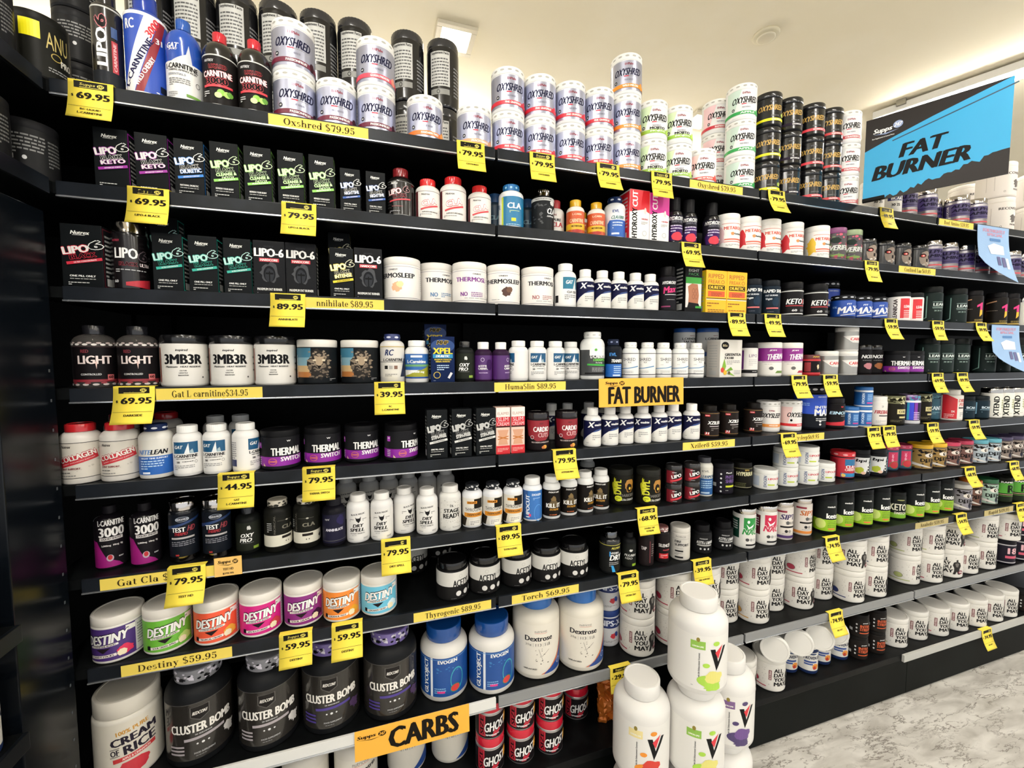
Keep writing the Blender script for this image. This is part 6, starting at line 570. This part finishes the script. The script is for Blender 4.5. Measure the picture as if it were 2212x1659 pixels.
def slab(name, x0, x1, y0, y1, z0, z1, m, label=None):
    q = MB(); q.box(x0, x1, y0, y1, z0, z1, m); return tag(q.build(name), kind='structure', label=label)
slab('floor', -4, 8, -5, 6, -.06, 0, marble())
slab('ceiling', -4, 8, -5, 6, CEIL, CEIL+.08, M_CEIL)
M_WALL = noise_mat('wall_paint', '#d8cfb6', '#ddd5bd', 2, .8)
slab('wall_back', -4, 8, 6, 6.1, 0, CEIL, M_WALL)
# ------------------------------------------------------------------ ceiling fittings
M_LAMP = mat('#fffaf2', .5, emit=BATTEN_POWER); M_DOWN = mat('#fff3d8', .5, emit=14.0)
U = Vector((.36, -.933, 0)).normalized(); RZU = math.atan2(U.y, U.x)
def batten(x, y, L, label):
    r = empty('batten_light', (x, y, CEIL), RZU)
    q = MB(); q.box(0, L, -.045, .045, -.05, -.012, mat('#d8d6cf'), .004); q.build('housing', r)
    q = MB(); q.box(.015, L-.015, -.032, .032, -.068, -.05, M_LAMP, .006); q.build('diffuser', r)
    for u in (.12, L/2, L-.12):
        q = MB(); q.box(u-.02, u+.02, -.06, .06, -.03, 0, mat('#8d8a80', .4, .6), .002); q.build('bracket', r)
    tag(r, label, 'light', 'long batten lights on the ceiling')
batten(3.30, .62, 2.4, 'long white batten light above the blue hanging sign')
for i, (x, y) in enumerate(((-1.3, -.75), (.15, -.55), (1.75, -.75), (3.4, -2.2), (-.7, -2.6), (.9, -2.6), (2.4, -2.8))):
    batten(x, y, 1.25, 'white batten light over the aisle, %s from the shop front' % ['nearest the left corner', 'directly above the viewer', 'right of the viewer', 'far right', 'left rear', 'middle rear', 'right rear'][i])
def add_ceiling_fill(x, y, L, label, up):  # unseen lamps added behind the shelving only to brighten the ceiling
    r = empty('added_ceiling_fill', (x, y, CEIL-.42), RZU)
    q = MB(); q.box(0, L, -.04, .04, 0, .04, mat('#d8d6cf'), .004); q.build('housing', r)
    q = MB(); q.box(.01, L-.01, -.032, .032, -.012, 0, M_LAMP, .003); q.build('diffuser', r)
    q = MB(); q.box(.01, L-.01, -.032, .032, .04, .05, mat('#fff6e6', .5, emit=up), .003); q.build('upward_fill', r)
    for u in (.1, L-.1):
        q = MB(); q.box(u-.002, u+.002, -.002, .002, .04, .42, mat('#888', .4, .8)); q.build('cable', r)
    tag(r, label, 'light', 'added ceiling fill lights')
for i, x in enumerate((-.9, .6, 2.1)): add_ceiling_fill(x, 2.6, 1.3, 'added ceiling fill light hidden behind the shelving, %s from left' % ordn(i), 60.0)
def downlight(x, y, label, s=.085):
    r = empty('square_downlight', (x, y, CEIL))
    q = MB()
    for a, b_, c, d in ((-s, s, -s, -s*.72), (-s, s, s*.72, s), (-s, -s*.72, -s*.72, s*.72), (s*.72, s, -s*.72, s*.72)): q.box(a, b_, c, d, -.014, 0, mat('#dcd3bc'), .002)
    q.build('frame', r)
    q = MB(); q.box(-s*.7, s*.7, -s*.7, s*.7, -.008, -.002, M_DOWN); q.build('lens', r)
    tag(r, label, 'light', 'square downlights in the ceiling')
downlight(.935, .785, 'square glowing downlight above the left shelves'); downlight(2.40, .98, 'square downlight half hidden behind white tubs')
r = empty('ceiling_rose', (2.207, .363, CEIL)); q = MB(); q.lathe([(.052, 0), (.052, -.006), (.046, -.012), (.02, -.013)], mat('#d5ccb0', .6), 40); q.build('cover', r)
q = MB(); q.lathe([(.036, -.0125), (.036, -.016), (.03, -.018)], mat('#dfd6bd', .6), 40); q.build('inner_ring', r); tag(r, 'round cream ceiling cover plate', 'ceiling plate')
# ------------------------------------------------------------------ gondola shelving
BAY = .9; NB = 5; DEEP = .42; LIP = .030
ZS = {1: 1.981, 2: 1.783, 3: 1.5743, 4: 1.3644, 5: 1.1605, 6: .9561, 7: .7557, 8: .4585, 9: .192}
ROWN = {1: 'top shelf', 2: 'second shelf', 3: 'third shelf', 4: 'fourth shelf', 5: 'fifth shelf', 6: 'sixth shelf', 7: 'seventh shelf', 8: 'eighth shelf', 9: 'base shelf'}
BAYN = ['first bay from left', 'second bay from left', 'third bay from left', 'fourth bay from left', 'last bay at far right']
M_EDGE = mat('#c9ccd0', .22, .9); M_CLEAR = mat('#8b8d8e', .2, .2); M_WHITE = mat('#dcdcd8', .3)
for k in range(NB):
    x0, x1 = k*BAY+.004, (k+1)*BAY-.004
    q = MB(); q.box(k*BAY-.002 if k else -.452, (k+1)*BAY-.002, DEEP+.002, DEEP+.014, 0, 1.99, M_BLACK)
    r = tag(q.build('back_panel'), 'black perforated back panel of the %s' % BAYN[k], 'shelving panel', 'back panels')
    for row, z in ZS.items():
        if row == 9: continue
        xa = k*BAY+.0004 if k or row < 3 else -.088
        r = empty('shelf', (0, 0, z)); tag(r, 'black metal %s of the %s' % (ROWN[row], BAYN[k]), 'shelf', 'gondola shelves')
        q = MB(); q.box(xa, (k+1)*BAY-.0004, .0005, DEEP-.036, -.022, 0, M_BOARD); q.build('board', r)
        xl = x0 if k else -.017
        rm = M_RAIL
        if row == 8: rm = M_WHITE if k == 0 else M_CLEAR
        q = MB(); q.box(xl, x1, -.007, 0, -LIP+.003, .001, rm, .0012); q.build('price_rail', r)
        q = MB(); q.box(xl, x1, -.0095, -.001, -LIP-.0005, -LIP+.003, M_EDGE, .0008); q.build('rail_edge', r)
    r = empty('base_deck', (0, 0, 0)); tag(r, 'black base deck with kickplate of the %s' % BAYN[k], 'shelf', 'base decks')
    q = MB(); q.box(x0-.003, x1+.003, 0, DEEP-.036, .167, .192, M_BOARD, .002); q.build('deck', r)
    q = MB(); q.box(x0-.003, x1+.003, 0.004, .02, .012, .167, M_PLINTH, .001); q.build('kickplate', r)
    q = MB(); q.box(x0-.003, x1+.003, 0.012, DEEP-.036, 0, .012, M_BLACK); q.build('foot_strip', r)
    if k >= 3:
        q = MB(); q.box(x0-(.05 if k == 3 else .008), x1, -.0105, -.0005, .164, .194, mat('#b9b9b4', .3), .001); q.build('price_rail', r)
    for sx in (k*BAY,):
        q = MB(); q.box(sx-.015, sx+.013, DEEP-.034, DEEP, 0, 1.99, M_BLACK); q2 = q.build('upright')
        tag(q2, 'black slotted upright at left of the %s' % BAYN[k], 'shelving post', 'shelving uprights')
# ------------------------------------------------------------------ price tags and strips
PAPER = mat('#f4dc4e', .6, 0, .3); INK = mat('#17140e', .7, 0, .2)
def hang(art, w, h, y0, curl, twist):
    """print on a hanging, curling sheet: x across, z from 0 (top) down to -h"""
    def f(x, z, off=0):
        t = -z/h
        return (x+twist*t*t*.3, y0-curl*t*t*(1+twist*8*x/w)-off, z)
    return f
def price_tag(row, x, w, price, name, i, n, rg):
    z = ZS[row]+.003; y0 = -.0102 if row < 9 else -.0125
    w = .073; h = .078
    bay = x/BAY
    curl = .006 if row == 8 and x < 1.5 else .010+.016*rg.random() if bay < 1.2 else .014+.016*rg.random(); tw = 0 if bay < 1.2 else (rg.random()-.5)*.016
    r = empty('price_tag', (x, 0, z)); tag(r, 'yellow price tag reading %s, %s from left on %s' % (price, ordn(i), ROWN[row]), 'price tag', 'yellow price tags')
    f = hang(None, w, h, y0, curl, tw)
    q = MB(); ns = 14; vs = []
    for j in range(ns+1):
        for sx in (-w/2, 0, w/2): vs.append(f(sx, -h*j/ns))
    b = len(vs)
    vs += [(v[0], v[1]+.0006, v[2]) for v in vs]
    fs = []
    for j in range(ns):
        for c in (0, 1):
            a = j*3+c; fs += [(a, a+3, a+4, a+1), (b+a, b+a+1, b+a+4, b+a+3)]
        fs += [(j*3, b+j*3, b+j*3+3, j*3+3), (j*3+2, j*3+5, b+j*3+5, b+j*3+2)]
    fs += [(0, 1, b+1, b), (1, 2, b+2, b+1), (ns*3, b+ns*3, b+ns*3+1, ns*3+1), (ns*3+1, b+ns*3+1, b+ns*3+2, ns*3+2)]
    # fold over the rail
    q.add(vs, fs, PAPER, True)
    q.box(-w/2, w/2, y0+.0002, .004, .0003, .0011, PAPER)
    q.build('paper', r)
    art = [('R', 0, -.10, .74, .17, '#191712'), ('T', 'Supps', -.08, -.1, .34, .085, '#e8d860', 'i'), ('E', .22, -.1, .16, .1, '#e8d860'), ('T', '247', .22, -.1, .12, .06, '#191712', 'i'), ('R', 0, -.165, .5, .012, '#e8d860'),
           ('T', '$', -.40, -.40, .045, .07, '#17140e'), ('T', price, .06, -.38, .72, .17, '#17140e'), ('R', 0, -.68, .94, .008, '#6a5c20')]
    ln = name.split('|')
    if len(ln) == 1: art.append(('T', ln[0], .02, -.77, min(.6, .055*len(ln[0])), .055, '#2a2414'))
    else:
        for j, t in enumerate(ln): art.append(('T', t, .02, -.755-.1*j, min(.6, .05*len(t)), .055, '#2a2414'))
    q = MB()
    for li, (v2, f2, m) in enumerate(art_polys(art, w, h)):
        q.add([f(vx, vz, .0004+.00004*li) for vx, vz in v2], f2, m)
    q.build('print', r)
rg = random.Random(3)
for row in ZS:
    ts = sorted([t for t in TAGS if t[0] == row], key=lambda t: t[1])
    for i, t in enumerate(ts): price_tag(*t, i, len(ts), rg)
for row in ZS:
    ts = sorted([t for t in STRIPS if t[0] == row], key=lambda t: t[1])
    for i, (rw, x, w, t) in enumerate(ts):
        h = .026; r = empty('shelf_strip', (x, -.0074, ZS[row]-.0155))
        tag(r, 'long yellow shelf strip reading a price of %s, %s from left on %s' % (t[-5:], ordn(i), ROWN[row]), 'shelf label', 'yellow shelf strips')
        q = MB(); q.box(-w/2, w/2, -.0008, 0, -h/2, h/2, mat('#e8cf5c', .55, 0, .3) if row != 7 or x < 2 else mat('#b8a870', .55)); q.build('paper', r)
        lp = serif_polys(t, .06*w if False else 0, 0, w*.72, h*.62)
        q = MB()
        for v2, f2 in lp: q.add([(vx, -.0012, vz) for vx, vz in v2], f2, mat('#3a2c10', .7, 0, .2))
        q.build('lettering', r)
# ------------------------------------------------------------------ orange shelf signs, papers, hanging sign
def sheet(name, loc, w, h, art, paper, label, cat, rz=0, tilt=0, th=.0012, D=None, H=None, gloss=.4):
    r = empty(name, loc, rz); r.rotation_euler = (tilt, 0, rz); tag(r, label, cat)
    q = MB(); q.box(-w/2, w/2, 0, th, -h/2, h/2, mat(paper, gloss)); q.build('panel', r)
    q = flat_art(art_polys(art, w, h), 0); q.build('print', r)
    return r
LOGO = lambda x, z, w, h, c, k: [('T', 'Supps', x-w*.18, z, w*.62, h, c, 'i'), ('E', x+w*.36, z, w*.28, h*1.25, c), ('T', '247', x+w*.36, z, w*.2, h*.7, k, 'i'), ('P', [(x-w*.5, z-h*.45), (x, z-h*.78), (x+w*.3, z-h*.6), (x, z-h*.95)], c)]
sheet('shelf_sign', (1.361, -.0115, 1.3255), .30, .085, LOGO(-.32, .33, .22, .12, '#2a1c0a', '#f2b23c') + [('T', 'FAT BURNER', .03, -.1, .84, .6, '#17130d', 'x')], '#f2b23c', 'orange sign with large black FAT BURNER lettering', 'sign', tilt=math.radians(-2))
sheet('shelf_sign', (.667, -.0115, .427), .30, .078, LOGO(-.36, .25, .24, .14, '#2a1c0a', '#f2b23c') + [('T', 'CARBS', .09, .0, .6, .7, '#17130d', 'x')], '#f2b23c', 'orange sign with large black CARBS lettering', 'sign', tilt=math.radians(-3))
sheet('shelf_card', (.254, -.0115, ZS[6]-.008), .055, .044, LOGO(0, .25, .74, .2, '#3a2a12', '#efc06a') + [('T', 'TEST HD', .0, -.12, .38, .12, '#4a3416'), ('T', '$79.95', .0, -.36, .4, .1, '#4a3416')], '#efc06a', 'small orange card beside the yellow strip on sixth shelf', 'sign')
def blue_paper(loc, w, h, label, rg):
    r = empty('promo_paper', loc); tag(r, label, 'poster', 'blue promotional papers')
    f = hang(None, w, h, 0, .03, .04)
    q = MB(); ns = 14; vs = []
    # lower edge sweeps up to a point on the right
    for j in range(ns+1):
        t = j/ns
        for u in range(7):
            s = u/6; zz = -h*t*(.55+.45*s**.7); vs.append(f((s-.5)*w, zz))
    fs = [(j*7+u, (j+1)*7+u, (j+1)*7+u+1, j*7+u+1) for j in range(ns) for u in range(6)]
    b = len(vs); vs2 = vs+[(v[0], v[1]+.0006, v[2]) for v in vs]; fs2 = fs+[tuple(b+i for i in reversed(g)) for g in fs]
    q.add(vs2, fs2, mat('#8fb0d6', .5)); q.build('paper', r)
    art = [('T', 'FORTNIGHTLY', .02, -.08, .7, .06, '#c88aa0'), ('T', 'SPECIAL', .05, -.15, .5, .05, '#c88aa0'), ('R', .05, -.24, .34, .05, '#4a7ab0'), ('P', [(-.2,-.36), (.0,-.3), (.3,-.34), (.3,-.5), (-.12,-.5)], '#dfe6f0'), ('T', '$49.95', .08, -.42, .3, .07, '#a8bcd8'), ('R', .1, -.62, .1, .16, '#5a5a86'), ('R', .24, -.64, .1, .18, '#5a5a86'), ('R', .35, -.66, .08, .2, '#dfe6f0')]
    q = MB()
    for li, (v2, f2, m) in enumerate(art_polys(art, w, h)): q.add([f(vx, vz, .0005+.00004*li) for vx, vz in v2], f2, m)
    q.build('print', r)
blue_paper((3.055, -.012, ZS[1]-.004), .215, .23, 'blue promotional paper hanging from the top shelf at right', rg)
blue_paper((3.19, -.012, ZS[3]-.004), .20, .21, 'blue promotional paper hanging from the third shelf at right', rg)
SGN = Vector((2.415-2.264, -.321+.016, 0)); SL = SGN.length
rs = empty('hanging_sign', (2.264, -.016, 1.984), math.atan2(SGN.y, SGN.x)); tag(rs, 'blue and black blade sign with FAT BURNER lettering', 'sign')
q = MB(); q.box(0, SL, 0, .004, 0, .285, mat('#2f2b2a', .3, 0, .5)); q.build('panel', rs)
jag = random.Random(5); tear = [(.0, .0)]
top_edge = [(.0, .62), (.2, .71), (.5, .83), (.85, .95), (1.0, 1.0)]
low = [(1.0, .27)]
n = 34
for i in range(n): low.append((1-.86*(i+1)/n, .27-.27*((i+1)/n)+(jag.random()-.5)*.05))
low = [(x, max(z, 0.0)) for x, z in low]
P_ = [(0, .0)] + list(reversed(low)) + [(1, 1.0)] + list(reversed(top_edge[:-1]))
sa_ = [('P', [(x, z) for x, z in P_], '#159fd2'), ('R', .62, .80, .84, .014, '#0b3a52', 14.5)] + [('T', 'Supps', .135, .83, .14, .07, '#f0f0ee', 'i'), ('E', .25, .855, .075, .085, '#8fa0c8'), ('T', '247', .25, .855, .055, .045, '#f0f0ee', 'i'), ('P', [(.06,.80), (.16,.775), (.26,.80), (.16,.79)], '#8fa0c8'), ('T', 'Best Supplements at Lowest Prices', .14, .75, .17, .02, '#dcdcd8')] + [('T', 'FAT', .44, .53, .30, .155, '#151413', 'ix'), ('T', 'BURNER', .43, .325, .68, .165, '#151413', 'ix')]
q = flat_art(art_polys(sa_, SL, .285), 0); q.build('print', rs)
q = MB(); q.box(.0, .06, -.012, .004, 0, .012, mat('#141414', .5), .002); q.build('bracket', rs)
# ------------------------------------------------------------------ products
PROTO = {}
def proto(t):
    if t in PROTO: return PROTO[t]
    d = K[t]; D, H = SIZE[t]; R = D/2; parts = []
    if d['shape'] is None:
        dep = BOXD.get(t, .04); q = MB(); q.box(-R, R, -dep/2, dep/2, 0, H, fin(d['body']), .0012); parts.append(('carton', q.mesh('carton')))
        sm = fin(d['cap'])
        for s in (-1, 1):
            q = MB()
            x = s*(R+.0003)
            q.add([(x, -dep*.5+.002, .004), (x, dep*.5-.002, .004), (x, dep*.5-.002, H-.004), (x, -dep*.5+.002, H-.004)], [(0, 1, 2, 3) if s > 0 else (3, 2, 1, 0)], sm)
            pa = art_polys([('R', 0, .5, .8, .9, '#15171a'), ('L', .0, .85, .6, 10, .07, '#b8b8b4'), ('R', 0, .12, .5, .12, '#c8c8c4')], dep, H)
            for li, (v2, f2, m) in enumerate(pa[:1 if d['body'] not in ('#ebe7e4', '#dcd8d0', '#e6c4b4', '#f0b416') else 0]+pa[1:]):
                q.add([(x+s*(.0003+.00004*li), vx*-s*-1 if s > 0 else -vx, vz) for vx, vz in v2], f2 if s > 0 else [tuple(reversed(g)) for g in f2], m)
            parts.append(('side_panel', q.mesh('side_panel')))
        q = flat_art(art_polys(d['art'], D, H), -dep/2); parts.append(('front_print', q.mesh('front_print')))
        q = MB(); q.box(-R*.98, R*.98, -dep*.49, dep*.49, H-.0002, H+.0006, fin(d['body'])); parts.append(('lid_flap', q.mesh('lid_flap')))
    else:
        sh, nk, nr, cr, rib = d['shape']; l0, l1, lc = d['label']
        pr = [(R*.90, 0), (R*.965, H*.008), (R, H*.03), (R, H*sh)]
        ns = 7
        for i in range(1, ns+1):
            t_ = i/ns; e = math.sin(t_*math.pi/2); g = 1-math.cos(t_*math.pi/2)
            pr.append((R*(1-(1-nr)*g), H*(sh+(nk-sh)*(e*.75+t_*.25)*.97)))
        pr.append((R*nr, H*(nk+.02)))
        q = MB(); q.lathe(pr, fin(d['body']), NSEG); me = q.mesh('body'); autosmooth(me); parts.append(('body', me))
        c = R*cr; z0 = H*nk; b_ = min(.0022, c*.08)
        cp = [(c*.985, z0), (c, z0+b_*.5), (c, H-b_*1.4), (c-b_*.5, H-b_*.4), (c-b_*1.6, H), (c*.88, H), (c*.86, H-b_*.5), (0.0005, H-b_*.5)]
        q = MB(); q.lathe(cp, fin(d['cap']), NSEG, rib); me = q.mesh('lid'); autosmooth(me, 40); parts.append(('lid', me))
        q = MB(); q.lathe([(R+.0002, H*l0), (R+.0002, H*l1)], fin(lc), NSEG, 0, False, False); parts.append(('label', q.mesh('label')))
        q = wrap_art(art_polys(d['art'], D, H), lambda z: (c if z > H*nk else R))
        parts.append(('print', q.mesh('print')))
    PROTO[t] = parts
    return parts
BOXD = dict(bx_hyr=.06, bx_hyp=.06, bx_eight=.05, bx_tea=.06, bx_rip=.05, bx_slim=.04, bx_xpel=.045)
SIZE.update(vb_lime=(.158, .2545), vb_mango=(.158, .2545), vb_grape=(.158, .2545), anu=(.088, .125), corner=(.085, .115))
def place(t, x, y, z, rz, label, group):
    d = K[t]; r = empty(d['name'], (x, y, z), math.radians(rz)); lab = None
    for n_, me in proto(t):
        o = link(n_, me, r)
        if n_ == 'label': lab = o
        if n_ == 'print' and lab: o.parent = lab
    return tag(r, label, d['cat'], group)
FACE = .76   # stock is turned roughly towards the middle of the aisle
TIER = {0: '', 1: ', second tier', 2: ', third tier'}
for row, its in STOCK.items():
    grp = {}
    stacked = {i[0] for i in its if i[4]}
    for it in its: grp.setdefault((it[0], it[4], it[6]), []).append(it)
    for (t, lv, back), lst in grp.items():
        lst.sort(key=lambda i: i[1]); n = len(lst)
        for i, (t, x, y, z, lv, rz, bk) in enumerate(lst):
            pos = ('%s from left' % ordn(i)) if n > 1 else ''
            tier = TIER[lv] if lv else (', bottom tier' if t in stacked else '')
            wh = ('back of ' if back else '') + ROWN[row]
            lb = K[t]['desc'] + (', '+pos if pos else '') + tier + ', ' + wh
            assert len(lb.split()) <= 16, lb
            place(t, x, y, z, rz - FACE*math.degrees(math.atan2(x-CAM.x, y-CAM.y)) + random.uniform(-5, 5) if K[t]['shape'] else 0, lb, K[t]['desc'] + ' group')
# ------------------------------------------------------------------ lying tubs on the base deck, corner unit, jug stack
def loose_lid(x, y, z, tilt, label):
    ang = -math.degrees(math.atan2(x-CAM.x, y-CAM.y))*.9
    r = empty('tub_lid', (x, y, z)); r.rotation_euler = (math.radians(90-tilt), 0, math.radians(ang)); tag(r, label, 'lid', 'loose lids leaning on the base deck tubs')
    q = MB(); q.lathe([(.045, -.017), (.048, -.016), (.048, -.003), (.046, 0), (.041, 0), (.04, -.001), (.0005, -.001)], mat('#e2e0da'), NSEG, 0); me = q.mesh('disc'); autosmooth(me, 40); link('disc', me, r)
    q = MB(); q.lathe([(.044, -.026), (.044, -.017)], mat('#c9c6be'), NSEG, 0, False, False); q.build('inner_skirt', r)
for i, (x, y, z) in enumerate(((1.955, .004, .364), (2.082, .010, .357), (2.186, .008, .357), (2.275, .016, .357))):
    loose_lid(x, y, z, 4, 'round white loose lid facing out above base shelf tubs, %s from left' % ordn(i))
# corner unit on the left
M_POST = mat('#0a0e13', .22, 0, .3)
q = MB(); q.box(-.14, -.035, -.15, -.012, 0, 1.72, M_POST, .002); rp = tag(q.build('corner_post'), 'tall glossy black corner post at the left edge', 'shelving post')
for i in range(16):  # grey chips painted to stand for light showing through the slots
    q = MB(); q.box(-.0352, -.0345, -.028, -.0245, .5+i*.06, .506+i*.06, mat('#4a4e52', .5)); q.build('painted_slot_light', rp)
for row, z in [(k, ZS[k]) for k in (1, 2, 6, 7, 8, 9)]:
    r = empty('corner_shelf', (0, 0, z)); tag(r, 'black left corner shelf level with the %s' % ROWN[row], 'shelf', 'corner shelves')
    y1 = .40 if row < 3 else -.16
    q = MB(); q.box(-.45, -.026 if row > 2 else .0, -.75 if row > 2 else .001, y1, -.022, 0, M_BOARD)
    if row < 3: q.box(-.45, -.026, -.75, .001, -.022, 0, M_BOARD)
    q.build('board', r)
    q = MB(); q.box(-.026, -.019, -.75, min(y1, -.02), -LIP, .001, M_RAIL, .001); q.build('price_rail', r)
q = MB(); q.box(-.47, -.455, -.75, .4, 0, 1.99, M_BLACK); tag(q.build('back_panel'), 'black back panel of the left corner unit', 'shelving panel', 'back panels')
q = MB(); q.box(-.45, -.09, .402, .415, 0, 1.99, M_BLACK); tag(q.build('back_panel'), 'black panel closing the left corner', 'shelving panel', 'back panels')
for i, (t, x, y, lv, rz, lb) in enumerate((('anu', -.052, .035, 0, 27, 'black tub with yellow square in the left corner'), ('corner', -.056, .172, 0, 25, 'black tub at the foot of the left corner stack'), ('corner', -.056, .172, 1, 29, 'black tub in the middle of the left corner stack'), ('corner', -.056, .172, 2, 22, 'black tub on top of the left corner stack'),
        ('corner', -.075, -.07, 0, 35, 'black tub cut by the left edge on the top shelf'), ('corner', -.16, .085, 0, 30, 'black tub behind the yellow square tub'))):
    place(t, x, y, ZS[1]+lv*SIZE[t][1], rz, lb, 'corner tubs')
for i, (t, x, y, z, lb) in enumerate((('corner', -.075, .03, ZS[2], 'shaded black tub on the left corner second shelf'), ('corner', -.085, -.08, ZS[2], 'shaded black tub cut by the left edge, second shelf'), ('corner', -.075, -.21, ZS[6], 'black tub at the left edge beyond the corner post'), ('proven', -.07, -.205, ZS[7], 'white tub at the left edge beyond the corner post'), ('ghost', -.072, -.2, ZS[8], 'red lidded tub at the left edge beyond the corner post'))):
    place(t, x, y, z, 32, lb, 'corner tubs')
VB = ((1.306, -.112, 2, 'vb_mango', 'left'), (1.458, -.158, 3, 'vb_lime', 'middle'), (1.622, -.108, 2, 'vb_grape', 'right'))
for x, y, n, t, nm in VB:
    for k in range(n):
        place(t, x, y, k*.2545, {'left': -46, 'middle': -44, 'right': -42}[nm]+3*k, '%s, %s of the %s column of the floor stack' % (K[t]['desc'], ['bottom', 'middle' if n == 3 else 'top', 'top'][k], nm), 'white jugs stacked on the floor')
r = empty('snack_pouch', (1.36, .10, ZS[9]+.012)); tag(r, 'crumpled orange foil pouch behind the white jugs', 'pouch')
bm = bmesh.new(); bmesh.ops.create_grid(bm, x_segments=14, y_segments=14, size=.5)
rg2 = random.Random(9)
for v in bm.verts:
    u, w_ = v.co.x, v.co.y; th = .03*(1-(2*u)**4)*(1-(2*w_)**4)
    v.co = Vector((u*.15, -th+.012*rg2.uniform(-1, 1), (w_+.5)*.15))
bmesh.ops.solidify(bm, geom=bm.faces[:], thickness=.02)
me = bpy.data.meshes.new('pouch'); bm.to_mesh(me); bm.free(); me.materials.append(mat('#c8702a', .25, .3)); o = link('pouch', me, r)
q = flat_art(art_polys([('R', 0, .4, .6, .4, '#3a3f6a'), ('T', 'BAR', 0, .42, .4, .2, '#e8d8b0')], .15, .15), -.048); q.build('print', r)
